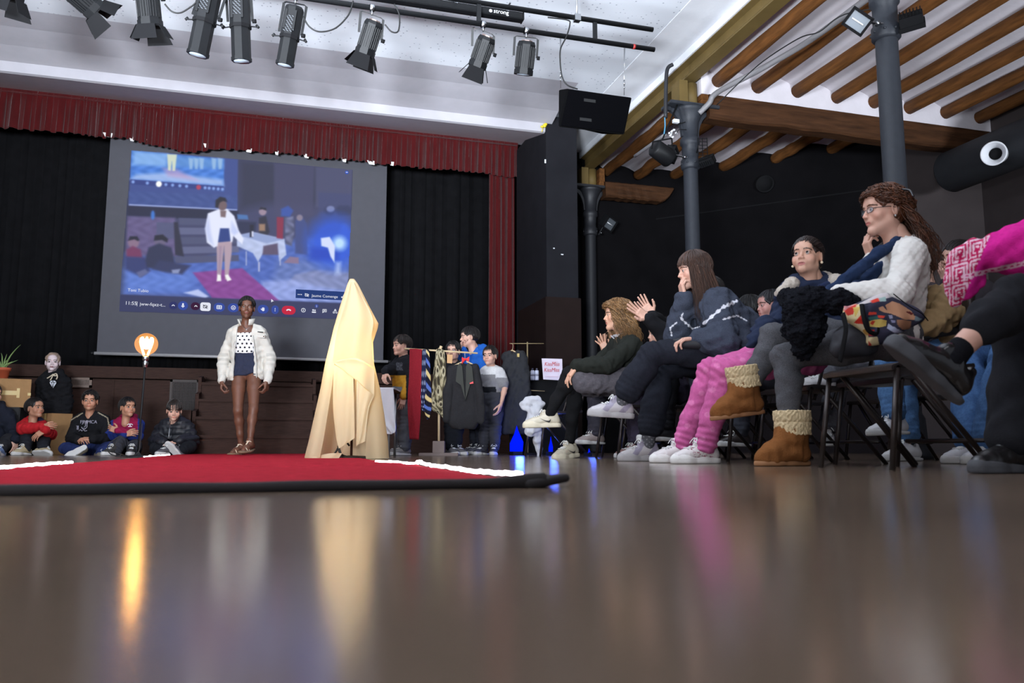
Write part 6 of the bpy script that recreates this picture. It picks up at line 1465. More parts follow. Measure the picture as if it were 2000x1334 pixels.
def sandal(r, an, toe, col, skin, L=.25):
    R = frame(toe, UP); T = lambda x, y, z: Vector(an)+R @ Vector((x, y, z-.085))
    s = SD(); s.chain([T(0, -.035, .05), T(0, .02, .058), T(0, .09, .038), T(.004, .145, .024)], [.033, .034, .034, .026], k=.03); s.cap(T(0, -.02, .06), T(0, -.005, .11), .034, .036, k=.03)
    for q in range(5): x = -.026+.0135*q; s.cap(T(x, .135, .022), T(x*1.1, .178-.010*abs(q-1), .018), .0095-(.0012*q), k=.006)
    V, F = s.mesh(.0045); mk('foot', V, F, M_skin, r, col=np.array(SKIN[skin]))
    o = mk('sandal', *_sole(T), M_sole, r, col=lin((120, 96, 76)))
    m = mat('sandal_strap', col, .5)
    for pts in ([(-.040, .10, .012), (-.026, .10, .058), (.0, .105, .070), (.028, .095, .060), (.042, .09, .012)], [(-.038, .13, .012), (-.020, .128, .046), (.010, .118, .056), (.038, .118, .014)], [(-.036, -.015, .06), (-.02, .028, .102), (.0, .034, .106), (.02, .028, .102), (.036, -.015, .06)], [(0, .104, .070), (0, .07, .088), (0, .036, .106)], [(-.034, -.03, .055), (0, -.055, .065), (.034, -.03, .055)]):
        b = MB(); b.tube(spline([T(*p) for p in pts], 6), .0075, 8, rx=.55); b.build('strap', m, o)
def _sole(T):
    s = SD(); s.chain([T(0, -.045, .012), T(0, .04, .010), T(.003, .12, .010), T(.005, .165, .010)], [.034, .032, .042, .032], k=.03, flat=(UP, .28)); return s.mesh(.0045)
model()

# ---- seated grown-ups and children of the front row
def boot(r, an, toe, up, name='boot', k=1.0):
    R = frame(toe, up); base = Vector(an)-R @ Vector((0, 0, .095*k))
    if abs(base.z) < .05: base.z = .0015
    M2 = mat('suede', attr=True, rough=.95, spec=.1, noise=.12, nscale=30, bump=.4, bscale=150)
    s = SD(); s.chain([(0, -.045, .055), (0, .03, .058), (.004, .11, .044), (.006, .17, .036)], [.050, .052, .052, .044], k=.03); s.chain([(0, -.012, .06), (0, -.008, .16), (0, -.006, .21)], [.060, .068, .074], k=.04); s.cap((0, .01, .15), (.005, .125, .052), .054, .042, k=.05); s.cut((0, 0, .235), (0, 0, 1)); s.cut((0, 0, .018), (0, 0, -1)); s.wrinkle(.003, .07, 2); V, F = s.mesh(.005)
    c = np.tile(np.array(lin((126, 80, 44))), (len(V), 1)); c[(np.abs(V[:, 1]+.012) < .003) & (np.abs(V[:, 0]) > .03)] *= .6; c[V[:, 2] < .03] *= .9
    o = mk(name, xform(V, R, base, k), F, M2, r, col=c)
    s = SD(); s.chain([(0, -.055, .012), (.002, .03, .012), (.006, .12, .012), (.007, .172, .012)], [.046, .045, .054, .046], k=.03); s.cut((0, 0, .024), (0, 0, 1)); s.cut((0, 0, 0), (0, 0, -1)); V, F = s.mesh(.005); mk('sole', xform(V, R, base, k), F, M_sole, o, col=lin((150, 106, 72)))
    s = SD(); s.chain([(0, -.012, .15), (0, -.010, .25)], [.086, .090], k=.02); s.cap((0, -.01, .255), (0, -.01, .30), .066, .072, k=.02, mode='s'); s.wrinkle(.0022, .016, 3); s.cut((0, 0, .150), (0, 0, -1)); s.cut((0, 0, .268), (0, 0, 1))
    s.noise.append(lambda X, Y, Z: .004*np.exp(-((Z-.212)/.005)**2)); V, F = s.mesh(.004); mk('fleece_cuff', xform(V, R, base, k), F, M_fleece, o, col=lin((206, 184, 146)))
def glasses(r, j, m, lens=(70, 90, 120)):
    T = lambda x, y, z: j.head+j.R @ (Vector((x, y, z))*j.hs)
    o = None; b = MB()
    for sx in (-1, 1):
        b.tube([T(sx*.033+.020*math.cos(a)*1.0, .101-.012*abs(math.cos(a))*(1 if math.cos(a)*sx > 0 else .2), .004+.014*math.sin(a)) for a in np.linspace(0, 2*math.pi, 17)], .0016, 6)
        b.tube([T(sx*.053, .090, .010), T(sx*.078, .02, .012), T(sx*.082, -.008, .006)], .0018, 6)
    b.tube([T(-.012, .103, .008), T(.012, .103, .008)], .0016, 6); o = b.build('glasses', m, r)
    g = mat('spectacle_glass', (200, 210, 220), .05, alpha=.14)
    for sx in (-1, 1): b = MB(); b.prism([T(sx*.033+.019*math.cos(a), .100-.012*abs(math.cos(a))*(1 if math.cos(a)*sx > 0 else .2), .004+.013*math.sin(a)) for a in np.linspace(0, 2*math.pi, 16, endpoint=False)], j.R @ Vector((0, .001, 0))); b.build('lens', g, o)

def white_knit_woman():
    d = 4.05; r = person(1740, d, 'curly red-brown haired woman in white quilted sweater and fleece-cuffed boots')
    j = rig(P(1728, 416, 4.06), cdir(-1, -.10, -.02), P(1768, 478, 4.06), PP((1742, 500, 4.24), (1778, 496, 3.86)), PP((1694, 580, 4.30), (1752, 578, 3.74)), PP((1704, 508, 4.16), (1640, 574, 3.84)),
            PP((1716, 660, 4.26), (1752, 660, 3.98)), PP((1508, 656, 4.30), (1532, 696, 4.08)), PP((1455, 778, 4.30), (1546, 867, 4.06)), hs=1.04, kind='woman', hup=(-.02, 0, 1))
    body(r, j, 'fair', lip=lin((190, 112, 104)), brow=lin((80, 50, 34)), hands=(dict(dir=cdir(-.35, -.1, 1), palm=cdir(.5, 0, .2), curl=.8, sc=.92), dict(dir=cdir(-1, .1, -.1), palm=cdir(0, .2, -1), curl=.5)), vox=.008)
    def quilt(V, C):
        c = np.tile(np.array(lin((216, 212, 206))), (len(V), 1)); return c
    s = top(j, .020, 1.0, hem=-.02, wr=.004, loose=.008, seed=21, neckr=.060, fold=.006, belly=.02)
    a1, a2 = _np(cdir(1, 0, 1)), _np(cdir(1, 0, -1))
    s.noise.append(lambda X, Y, Z: .0030*(np.abs(np.sin((X*a1[0]+Y*a1[1]+Z*a1[2])*np.pi/.026))*np.abs(np.sin((X*a2[0]+Y*a2[1]+Z*a2[2])*np.pi/.026))*-1+.5))
    garment(r, 'sweater', s, mat('quilted_jersey', attr=True, rough=.9, spec=.12, bump=.08, bscale=200), (216, 212, 206), .0045, quilt)
    garment(r, 'trousers', pants(j, .010, .74, flare=.006, seed=22, fold=.003), mat('grey_tweed', attr=True, rough=.95, spec=.1, noise=.45, nscale=260, bump=.4, bscale=260), (84, 84, 88), .0062, solid((84, 84, 88)))
    boot(r, j.an[0], cdir(-.86, -.25, -.12), cdir(-.05, 0, 1), k=.98); boot(r, j.an[1], cdir(-.95, -.42, 0), UP, k=1.0)
    hair(r, j, (84, 48, 28), 'long', 23, 560, length=.32, fringe=50, side=88, back=128, puff=1.8, curl=.013, r=.0022, hi=2.4, drop=1.7, outk=2.3)
    b = MB(); c = j.head; b.tube(spline([P(1762, 370, 3.98), P(1777, 372, 3.93), P(1784, 384, 3.90)], 6), .006, 8); o = b.build('hair_clip', mat('clip_black', (30, 30, 34), .15), r)
    glasses(r, j, mat('frame_dark', (40, 30, 34), .3, .3)); b = MB(); q = j.head+j.R @ Vector((-.083, -.006, -.036)); b.sphere(q, .006, 8, 6); b.build('earring', M_steel, r)
    # blue scarf over her shoulder
    m = mat('scarf_blue', (36, 50, 78), .9, spec=.1, noise=.15, nscale=40, bump=.3)
    s = SD(); s.chain([P(1752, 474, 3.98), P(1716, 494, 3.92), P(1670, 532, 3.9), P(1612, 574, 3.95)], [.026, .028, .030, .026], k=.02, flat=(cdir(.6, 0, .8), .9)); s.chain([P(1722, 520, 4.02), P(1690, 548, 4.0), P(1650, 576, 4.0)], [.03, .034, .03], k=.02); s.cap(P(1752, 474, 3.98), P(1775, 466, 4.1), .024, k=.02); s.wrinkle(.003, .05, 7); V, F = s.mesh(.005); mk('scarf', V, F, m, r)
    # coat held on the lap
    s = SD(); s.chain([P(1535, 580, 4.0), P(1580, 586, 3.82), P(1640, 590, 3.76), P(1680, 600, 3.8)], [.04, .055, .05, .04], k=.05); s.chain([P(1560, 600, 3.86), P(1575, 640, 3.86), P(1570, 682, 3.9)], [.065, .075, .05], k=.05); s.cap(P(1545, 600, 3.95), P(1540, 650, 3.98), .04, .03, k=.04); s.wrinkle(.004, .016, 4); s.wrinkle(.006, .05, 9); V, F = s.mesh(.0048)
    o = mk('coat', V, F, mat('black_fleece', (24, 25, 30), 1, spec=.05, noise=.35, nscale=90, bump=.9, bscale=130)); tag(o, 'black fluffy coat bundled on the lap of the white sweater woman', 'coat')
white_knit_woman()

def navy_girl():
    d = 4.55; r = person(1570, d, 'girl in navy coat and pink dotted trousers looking up toward the camera')
    j = rig(P(1577, 506, 4.52), L_at(1577, 20, .15), P(1592, 560, 4.58), PP((1548, 585, 4.62), (1634, 584, 4.50)), PP((1528, 640, 4.72), (1652, 650, 4.44)), PP((1500, 655, 4.6), (1590, 660, 4.3)),
            PP((1560, 690, 4.7), (1580, 690, 4.5)), PP((1386, 722, 4.80), (1414, 724, 4.52)), PP((1332, 872, 4.86), (1376, 875, 4.58)), hs=.99, kind='child')
    body(r, j, (lin((196, 152, 130))), lip=lin((168, 104, 98)), brow=lin((60, 42, 34)), mouth=.004, hands=(None, None), vox=.008, browk=.85, gaze=(.05, .2), eyec=(36, 26, 20))
    s = top(j, .036, 1.0, hem=-.04, wr=.006, loose=.014, seed=31, neckr=.062, neckd=.02, fold=.008, belly=.02); s.chain([P(1528, 640, 4.66), P(1494, 640, 4.5), P(1470, 668, 4.42)], [.06, .055, .035], k=.05)
    garment(r, 'coat', s, M_cloth, (36, 44, 66), .006, solid((36, 44, 66)))
    s = SD(); s.chain([P(1524, 572, 4.46), P(1546, 556, 4.52), P(1575, 552, 4.72), P(1612, 546, 4.64), P(1634, 550, 4.42), P(1664, 572, 4.34)], [.03, .036, .045, .040, .036, .03], k=.03); s.wrinkle(.003, .02, 4); garment(r, 'fleece_hood', s, M_fleece, (186, 176, 164), .0055)
    s = SD(); s.chain([P(1566, 584, 4.38), P(1590, 570, 4.36), P(1616, 556, 4.42)], [.02, .024, .02], k=.02); garment(r, 'collar', s, M_cloth, (34, 44, 74), .005, solid((34, 44, 74)))
    b = MB(); b.sphere(P(1553, 567, 4.40), (.016, .012, .010), 10, 8); b.build('zip_tag', mat('hot_pink', (214, 40, 96), .5), r)
    def pk(V, C):
        c = np.tile(np.array(lin((196, 96, 150))), (len(V), 1)); u = (V @ np.array(CR)*.7+V[:, 2]*.7)/.075; v = (V[:, 2]*.7-V @ np.array(CR)*.7)/.075; u = u+.5*(np.floor(v) % 2); c[np.hypot(u % 1-.5, v % 1-.5) < .20] = lin((210, 118, 166)); return c
    garment(r, 'trousers', pants(j, .014, .97, flare=.014, seed=33, fold=.007), M_cloth, (196, 96, 150), .0055, pk)
    def hearts(V, C):
        w = np.sin(V[:, 1]*95+2*np.sin(V[:, 2]*120))*np.sin(V[:, 2]*130+1.5*np.sin(V[:, 1]*70)); m = (np.abs(w) < .12) & (V[:, 1] > -.03) & (V[:, 1] < .09) & (V[:, 2] > .03) & (V[:, 2] < .085); C[m] = lin((150, 50, 84)); return C
    for i, toe in ((0, cdir(-.97, -.25, 0)), (1, cdir(-.97, -.28, 0))):
        shoe(r, j.an[i], toe, L=.275, cols=dict(upper=(222, 214, 212), sole=(226, 222, 218)), patch=hearts if i else None, chunky=1.6)
        s = SD(); s.cap(j.an[i], lerp(j.an[i], j.kn[i], .12), .042, .044); garment(r, 'sock', s, M_knit, (40, 44, 78), .006)
    hair(r, j, (40, 28, 24), 'bun', 34, 520, fringe=48, r=.0022, puff=.55, hi=1.9)
    b = MB(); T = lambda x, y, z: j.head+j.R @ (Vector((x, y, z))*j.hs)
    for sx in (-1, 1): b = MB(); b.sphere(T(sx*.083, .004, -.034), .0075, 10, 8); b.build('pearl_earring', mat('pearl', (224, 206, 176), .25), r)
navy_girl()

def brunette():
    d = 5.25; r = person(1400, d, 'long haired brunette in grey sweater with white zigzag, hand over mouth')
    j = rig(P(1356, 530, 5.25), cdir(-1, -.12, -.14), P(1386, 582, 5.25), PP((1362, 604, 5.44), (1402, 606, 5.06)), PP((1324, 658, 5.34), (1414, 672, 4.92)), PP((1337, 586, 5.22), (1366, 660, 5.0)),
            PP((1418, 684, 5.42), (1438, 684, 5.10)), PP((1290, 724, 5.36), (1272, 690, 5.08)), PP((1264, 872, 5.36), (1212, 788, 5.18)), hs=1.0, kind='woman', hup=(-.1, 0, 1))
    body(r, j, 'fair', lip=lin((176, 104, 100)), brow=lin((70, 46, 34)), hands=(dict(dir=cdir(-.2, -.05, 1), palm=cdir(.9, .1, .2), curl=.75), dict(dir=cdir(-1, 0, -.1), palm=cdir(0, .1, -1), curl=.55)), vox=.008)
    def zig(V, C):
        c = np.tile(np.array(lin((62, 67, 80))), (len(V), 1)); x, y = xpx(V), zpx(V); near = (V @ np.array(CF)) < 5.28
        for (ax_, ay_, bx_, by_, w) in ((1374, 632, 1412, 600, 3.2), (1412, 600, 1438, 588, 4.0), (1330, 622, 1352, 642, 2.2), (1330, 622, 1334, 612, 1.6), (1352, 642, 1366, 638, 1.2), (1312, 656, 1309, 640, 1.6), (1309, 640, 1322, 630, 1.6), (1412, 624, 1440, 616, 1.8), (1440, 616, 1458, 626, 1.8)):
            t = np.clip(((x-ax_)*(bx_-ax_)+(y-ay_)*(by_-ay_))/((bx_-ax_)**2+(by_-ay_)**2), 0, 1); q = np.hypot(x-ax_-t*(bx_-ax_), y-ay_-t*(by_-ay_)); c[near & (q < w*(.75+.35*np.sin(t*19)))] = lin((214, 214, 222))
        return c
    s = top(j, .036, 1.0, hem=-.06, wr=.006, loose=.014, seed=41, neckr=.058, fold=.007, belly=.035); s.cap(P(1440, 650, 5.25), P(1450, 640, 5.25), .13, k=.08)
    garment(r, 'sweater', s, M_knit, (62, 67, 80), .0055, zig)
    s = pants(j, .018, .72, flare=.036, seed=42, fold=.005); garment(r, 'trousers', s, M_denim, (34, 36, 44), .0062, solid((34, 36, 44)))
    s = SD(); s.cap(P(1300, 676, 5.1), P(1390, 664, 5.02), .035, .05, k=.03); s.cap(P(1340, 672, 5.0), P(1400, 672, 4.95), .03, .04, k=.03); V, F = s.mesh(.006); o = mk('lap_bag', V, F, mat('bag_black', (26, 26, 32), .7, noise=.1)); tag(o, 'black bag lying on the lap of the brunette', 'bag')
    for i in (0, 1): s = SD(); s.cap(j.an[i], lerp(j.an[i], j.kn[i], .34), .043, .050); garment(r, 'sock', s, M_knit, (92, 92, 96), .006, lambda V, C: np.where(((np.sin(V @ np.array(CR)*190)*np.sin(V[:, 2]*190)) > .72)[:, None], np.array(lin((150, 150, 152))), np.array(lin((88, 88, 92)))))
    def gp(V, C): m = np.sin(V[:, 1]*60+V[:, 2]*50) > .35; C[m] = lin((150, 142, 158)); return C
    shoe(r, j.an[1], cdir(-.98, -.1, .06), cdir(.0, -.1, 1), L=.28, cols=dict(upper=(186, 180, 182), sole=(170, 166, 166)), chunky=2.0, patch=gp); shoe(r, j.an[0], cdir(-.95, -.3, 0), L=.28, cols=dict(upper=(190, 184, 184), sole=(170, 166, 166)), chunky=2.0, patch=gp)
    hair(r, j, (66, 44, 34), 'long', 43, 700, length=.36, fringe=70, side=100, back=122, puff=1.0, curl=.0012, r=.0024, hi=1.9)
brunette()

def curly_woman():
    d = 6.6; r = person(1200, d, 'blonde curly haired woman in black cardigan sitting with hand on knee')
    j = rig(P(1206, 619, 6.6), cdir(-1, -.10, .03), P(1218, 661, 6.62), PP((1208, 676, 6.78), (1234, 676, 6.44)), PP((1170, 712, 6.85), (1186, 712, 6.34)), PP((1130, 718, 6.72), (1126, 714, 6.42)),
            PP((1216, 748, 6.78), (1230, 748, 6.5)), PP((1122, 752, 6.74), (1112, 730, 6.48)), PP((1113, 862, 6.74), (1072, 812, 6.52)), hs=1.0, kind='woman')
    body(r, j, (lin((206, 158, 132))), lip=lin((178, 100, 92)), hands=(None, dict(dir=cdir(-.6, -.05, -.8), palm=cdir(.3, .3, -.6), curl=.35, spread=.1)), vox=.009)
    stand_collar(r, j, mat('shirt_white', (206, 208, 216), .8), .066, .050, .030, 20, .006, 'shirt_collar')
    s = top(j, .024, 1.0, hem=-.02, wr=.005, seed=51, neckr=.06, neckd=.015, fold=.006); garment(r, 'cardigan', s, M_cloth, (34, 36, 32), .0068, solid((34, 36, 32)))
    s = pants(j, .006, .97, flare=.002, seed=52, fold=.002); garment(r, 'tights', s, M_cloth, (20, 20, 22), .0068)
    s = SD(); s.cap(j.hip[0], j.hip[1], .12, k=.06)
    for i in (0, 1): s.chain([j.hip[i], lerp(j.hip[i], j.kn[i], .86)], [.112, .090], k=.07)
    s.cap(lerp(j.hip[1], j.kn[1], .55)-UP*.06, lerp(j.hip[1], j.kn[1], .8)-UP*.08, .06, .06, k=.06); s.cap(j.pel+UP*.06, lerp(j.pel, j.kn[1], .5)+UP*.03, .09, .08, k=.05); s.cap(lerp(j.hip[0], j.kn[0], .62), lerp(j.hip[1], j.kn[1], .55), .10, k=.05); s.wrinkle(.003, .07, 8); garment(r, 'skirt', s, M_denim, (92, 88, 94), .0065)
    b = MB(); rg = random.Random(12)
    for k in range(16): b.sphere(P(1162+rg.uniform(0, 18), 722+rg.uniform(-3, 3), 6.36), .008, 7, 5)
    b.build('sequin_belt', M_gold, r); b = MB(); b.tube([P(1124, 716, 6.42)+(R_ @ Vector((.033, 0, 0))) for R_ in [Matrix.Rotation(a, 3, (P(1186, 712, 6.34)-P(1126, 714, 6.42)).normalized()) @ Matrix.Rotation(.3, 3, 'Z') for a in np.linspace(0, 6.28, 14)]], .003, 6); b.build('bracelet', M_gold, r)
    cols = dict(upper=(204, 194, 172), sole=(214, 204, 180)); ni = (30, 30, 34)
    shoe(r, j.an[1], cdir(-1, -.05, -.02), L=.285, cols=cols, mark=ni, chunky=1.7); shoe(r, j.an[0], cdir(-.72, -.75, -.1), cdir(-.1, -.1, 1), L=.285, cols=cols, mark=ni, chunky=1.7)
    hair(r, j, (132, 98, 62), 'long', 53, 850, length=.25, fringe=50, side=92, back=124, puff=2.6, curl=.019, r=.0023, hi=2.3)
curly_woman()

def fuchsia_person():
    d = 2.8; r = person(2120, d, 'person in fuchsia poncho and black trousers, one big black shoe raised')
    j = rig(P(2210, 260, 2.9), cdir(-1, -.1, 0), P(2235, 350, 2.9), PP((2215, 380, 3.08), (2250, 380, 2.72)), PP((2180, 520, 3.1), (2200, 520, 2.62)), PP((2080, 520, 3.0), (2090, 520, 2.7)),
            PP((2170, 640, 3.05), (2180, 640, 2.75)), PP((1985, 585, 3.02), (1985, 575, 2.76)), PP((1975, 862, 2.98), (1864, 692, 2.72)), hs=1.0, kind='woman')
    body(r, j, (lin((196, 150, 132))), hands=(dict(dir=cdir(-1, 0, -.2), palm=-UP, curl=.5), dict(dir=cdir(-1, 0, -.2), palm=-UP, curl=.5)), vox=.009)
    hair(r, j, (60, 40, 30), 'long', 61, 300, fringe=60)
    s = SD(); 
    for i, up_ in ((0, .97), (1, .56)):
        leg(s, j, i, .014, up_, flare=.018 if i else .034)
    s.cap(j.hip[0], j.hip[1], .12, k=.06); s.wrinkle(.004, .09, 3); s.fold(j.kn[1], j.an[1]-j.hip[1], .12, .05, .006); garment(r, 'trousers', s, M_cloth, (30, 30, 34), .0062)
    s = SD(); s.cap(lerp(j.kn[1], j.an[1], .50), lerp(j.kn[1], j.an[1], .96), .043, .038); s2 = s; V, F = s.mesh(.006); mk('ankle', V, F, M_skin, r, col=np.array(lin((196, 150, 132))))
    s = SD(); s.cap(lerp(j.kn[1], j.an[1], .90), j.an[1]+cdir(-.4, 0, -.5)*.03, .041, .046); garment(r, 'sock', s, M_knit, (20, 20, 24), .006); s = SD(); s.cap(lerp(j.kn[0], j.an[0], .9), j.an[0], .04); garment(r, 'sock', s, M_knit, (20, 20, 24), .006)
    # slip-on leather shoe seen from its worn pale sole
    toe = cdir(-.77, -.16, .60); up = cdir(.60, -.12, .79)
    shoe(r, j.an[1]+cdir(.0, 0, -.1)*.03, toe, up, L=.31, cols=dict(upper=(26, 24, 25), sole=(70, 70, 74)), name='loafer', laces=False, chunky=.9, m=mat('patent_leather', attr=True, rough=.16, spec=.6))
    shoe(r, j.an[0], cdir(-.9, -.4, 0), UP, L=.28, cols=dict(upper=(26, 24, 25), sole=(70, 70, 74)), name='loafer', laces=False)
    # poncho falling over the lap
    def key(V, C):
        c = np.tile(np.array(lin((206, 34, 140))), (len(V), 1)); x, y = xpx(V), zpx(V)
        e = x-(1862+(y-480)*.02); m = (x < 1925-(y-480)*.42); u = ((x-1860)/11.5); v = ((y-480+(x-1860)*.25)/11.5)
        cu, cv = (x-1858)/34 % 1-.5, (y-478+(x-1858)*.28)/40 % 1-.5; rr = np.maximum(np.abs(cu), np.abs(cv)); pat = (np.floor(rr*11) % 2 == 0) & ~((np.abs(cu) < .07) & (cv > 0))
        c[m] = lin((184, 24, 84)); c[m & pat] = lin((226, 190, 206))
        ed = (np.abs(y-(530-(x-1930)*.22)) < 4.5) & (x > 1880); c[ed] = lin((230, 186, 206)); c[(np.abs(y-(530-(x-1930)*.22)) < 1.6) & (x > 1880) & (np.sin(x*.5) > 0)] = lin((196, 30, 110)); return c
    s = SD(); s.chain([P(1890, 500, 2.95), P(1950, 490, 2.9), P(2030, 480, 2.85), P(2140, 440, 2.85)], [.03, .055, .09, .14], k=.06); s.chain([P(1880, 505, 2.98), P(1874, 545, 2.98), P(1866, 590, 3.0)], [.035, .04, .02], k=.05); s.chain([P(1905, 505, 2.95), P(1892, 560, 2.97)], [.035, .03], k=.05)
    s.cap(P(2150, 470, 2.85), P(2230, 360, 2.9), .19, .12, k=.08); s.cap(P(1985, 500, 2.9), P(2090, 520, 2.85), .06, .09, k=.06); s.wrinkle(.006, .09, 8)
    a1, a2 = _np(cdir(1, 0, 1)), _np(cdir(1, 0, -1)); s.noise.append(lambda X, Y, Z: -.0016*np.abs(np.sin((X*a1[0]+Y*a1[1]+Z*a1[2])*np.pi/.03))*np.abs(np.sin((X*a2[0]+Y*a2[1]+Z*a2[2])*np.pi/.03)))
    garment(r, 'poncho', s, M_cloth, (206, 34, 140), .005, key)
fuchsia_person()

# ---- people behind the front row
def onlooker(px, d, label, J_, skin, hcol, hstyle='short', topc=(40, 44, 60), legc=(30, 30, 36), shoes=None, hands=(None, None), kind='adult', hs=1.0, hair_kw={}, top_kw={}, pant_kw={}, denim=False, toe=None, gl=None, seed=70, sc=1.0, hup=(0, 0, 1), mouth=0, lip=None, vox=.0085, shoe_kw={}, hairfirst=True, topm=None, colf=None, legcolf=None, gaze=(0, 0), topname='sweater'):
    r = person(px, d, label); j = rig(*J_, hs=hs, kind=kind, sc=sc, hup=hup)
    body(r, j, skin, hands=hands, vox=.0095, mouth=mouth, lip=lip, gaze=gaze)
    kw = dict(off=.022, seed=seed, hem=-.03); kw.update(top_kw); garment(r, topname, top(j, **kw), topm or M_cloth, topc, vox, colf or solid(topc))
    kw = dict(off=.016, seed=seed+1, upto=.93); kw.update(pant_kw); garment(r, 'trousers', pants(j, **kw), M_denim if denim else M_cloth, legc, vox, legcolf or solid(legc))
    if shoes:
        for i in (0, 1):
            t = toe[i] if toe else cdir(-.95, -.3, 0); u = UP
            if isinstance(t, tuple): t, u = t
            kw = dict(L=.27*min(1, sc*1.05), cols=dict(upper=shoes, sole=(196, 194, 192)), vox=.006); kw.update(shoe_kw); shoe(r, j.an[i], t, u, **kw)
    kw = dict(seed=seed+2, n=300); kw.update(hair_kw); hair(r, j, hcol, hstyle, **kw)
    if gl: glasses(r, j, gl)
    return r, j
L_ = cdir(-1, -.15, 0)
onlooker(1220, 7.35, 'child clapping, mostly hidden behind the curly blonde woman',
    (P(1208, 643, 7.3), L_, P(1215, 674, 7.35), PP((1208, 686, 7.45), (1224, 686, 7.2)), PP((1190, 720, 7.4), (1205, 722, 7.0)), PP((1183, 690, 7.2), (1186, 688, 7.05)), PP((1225, 752, 7.45), (1232, 752, 7.25)), PP((1160, 752, 7.4), (1165, 752, 7.2)), PP((1160, 850, 7.4), (1165, 850, 7.2))),
    'olive', (36, 26, 22), kind='child', hs=.92, sc=.85, topc=(44, 58, 76), legc=(56, 54, 62), shoes=(150, 136, 132), hands=(dict(dir=cdir(-.3, -.2, 1), palm=cdir(.2, -1, 0), curl=.2, spread=.22), dict(dir=cdir(-.45, 0, .9), palm=cdir(.2, 1, 0), curl=.15, spread=.28)), seed=80)
onlooker(1330, 6.0, 'person in black applauding with open hands, hidden behind the brunette',
    (P(1385, 572, 6.3), L_, P(1392, 610, 6.3), PP((1375, 628, 6.45), (1400, 630, 6.1)), PP((1330, 672, 6.3), (1318, 672, 5.85)), PP((1275, 618, 5.92), (1268, 624, 5.78)), PP((1400, 715, 6.4), (1412, 715, 6.15)), PP((1300, 712, 6.35), (1305, 714, 6.1)), PP((1290, 838, 6.35), (1300, 838, 6.1))),
    'fair', (30, 24, 22), hs=.98, topc=(24, 24, 27), legc=(26, 26, 30), shoes=(30, 30, 34), hands=(dict(dir=cdir(-.55, 0, .84), palm=cdir(-.1, -1, 0), curl=.1, spread=.1, sc=.9), dict(dir=cdir(-.80, -.1, .58), palm=cdir(.3, -.9, .2), curl=.08, spread=.1, thumb=1.0, sc=.95)), seed=90, top_kw=dict(loose=.012))
onlooker(1300, 6.7, 'child with dark hair peeking below the applauding arms',
    (P(1290, 655, 6.7), L_, P(1300, 690, 6.75), PP((1292, 702, 6.85), (1310, 702, 6.6)), PP((1285, 740, 6.9), (1300, 742, 6.55)), PP((1250, 745, 6.8), (1262, 748, 6.6)), PP((1318, 765, 6.85), (1322, 765, 6.65)), PP((1240, 766, 6.8), (1244, 768, 6.6)), PP((1238, 862, 6.8), (1244, 862, 6.6))),
    'fair', (26, 20, 18), kind='child', hs=.98, sc=.85, hstyle='long', hair_kw=dict(length=.2, fringe=56, n=320), topc=(30, 30, 36), legc=(60, 54, 70), shoes=(150, 112, 108), seed=100)
onlooker(1515, 6.0, 'dark haired child with hand at mouth behind the navy coat girl',
    (P(1505, 600, 6.0), L_, P(1512, 640, 6.05), PP((1503, 656, 6.2), (1525, 656, 5.9)), PP((1496, 700, 6.2), (1512, 702, 5.85)), PP((1492, 648, 6.1), (1490, 665, 5.9)), PP((1535, 735, 6.2), (1540, 735, 5.95)), PP((1450, 735, 6.2), (1452, 738, 5.95)), PP((1440, 850, 6.2), (1446, 850, 5.95))),
    (lin((186, 136, 126))), (26, 24, 30), kind='child', hs=.95, sc=.88, topc=(30, 42, 64), legc=(60, 62, 70), shoes=(52, 44, 42), hands=(dict(dir=cdir(-.3, -.1, 1), palm=cdir(.9, -.3, .2), curl=.6), None), seed=110, hair_kw=dict(length=.1, fringe=58))
onlooker(1460, 6.6, 'dark haired person seated behind the grey sweater brunette',
    (P(1462, 608, 6.6), cdir(-.7, .6, 0), P(1468, 642, 6.6), PP((1455, 655, 6.75), (1480, 655, 6.45)), PP((1450, 700, 6.8), (1484, 700, 6.4)), PP((1430, 735, 6.75), (1450, 735, 6.5)), PP((1475, 748, 6.75), (1482, 748, 6.5)), PP((1395, 748, 6.75), (1400, 750, 6.5)), PP((1388, 850, 6.75), (1392, 850, 6.5))),
    'olive', (20, 17, 18), kind='child', hs=.98, sc=.9, topc=(28, 30, 38), legc=(70, 70, 78), shoes=(44, 40, 42), seed=120)
onlooker(1690, 6.0, 'person in frayed grey jeans and white shoes behind navy coat girl',
    (P(1738, 505, 5.9), L_, P(1744, 555, 5.92), PP((1730, 575, 6.06), (1756, 575, 5.78)), PP((1722, 640, 6.1), (1746, 645, 5.74)), PP((1690, 670, 6.05), (1700, 680, 5.85)), PP((1712, 702, 6.04), (1724, 702, 5.78)), PP((1640, 706, 6.15), (1632, 705, 5.95)), PP((1618, 848, 6.1), (1612, 738, 5.85))),
    'fair', (50, 36, 30), hs=.98, topc=(60, 60, 68), legc=(88, 88, 94), denim=True, shoes=(206, 204, 204), toe=(cdir(-.35, -.95, 0), (cdir(-1, -.1, .1), cdir(0, -.3, 1))), pant_kw=dict(flare=.03, upto=.86, upto2=.80), seed=130)
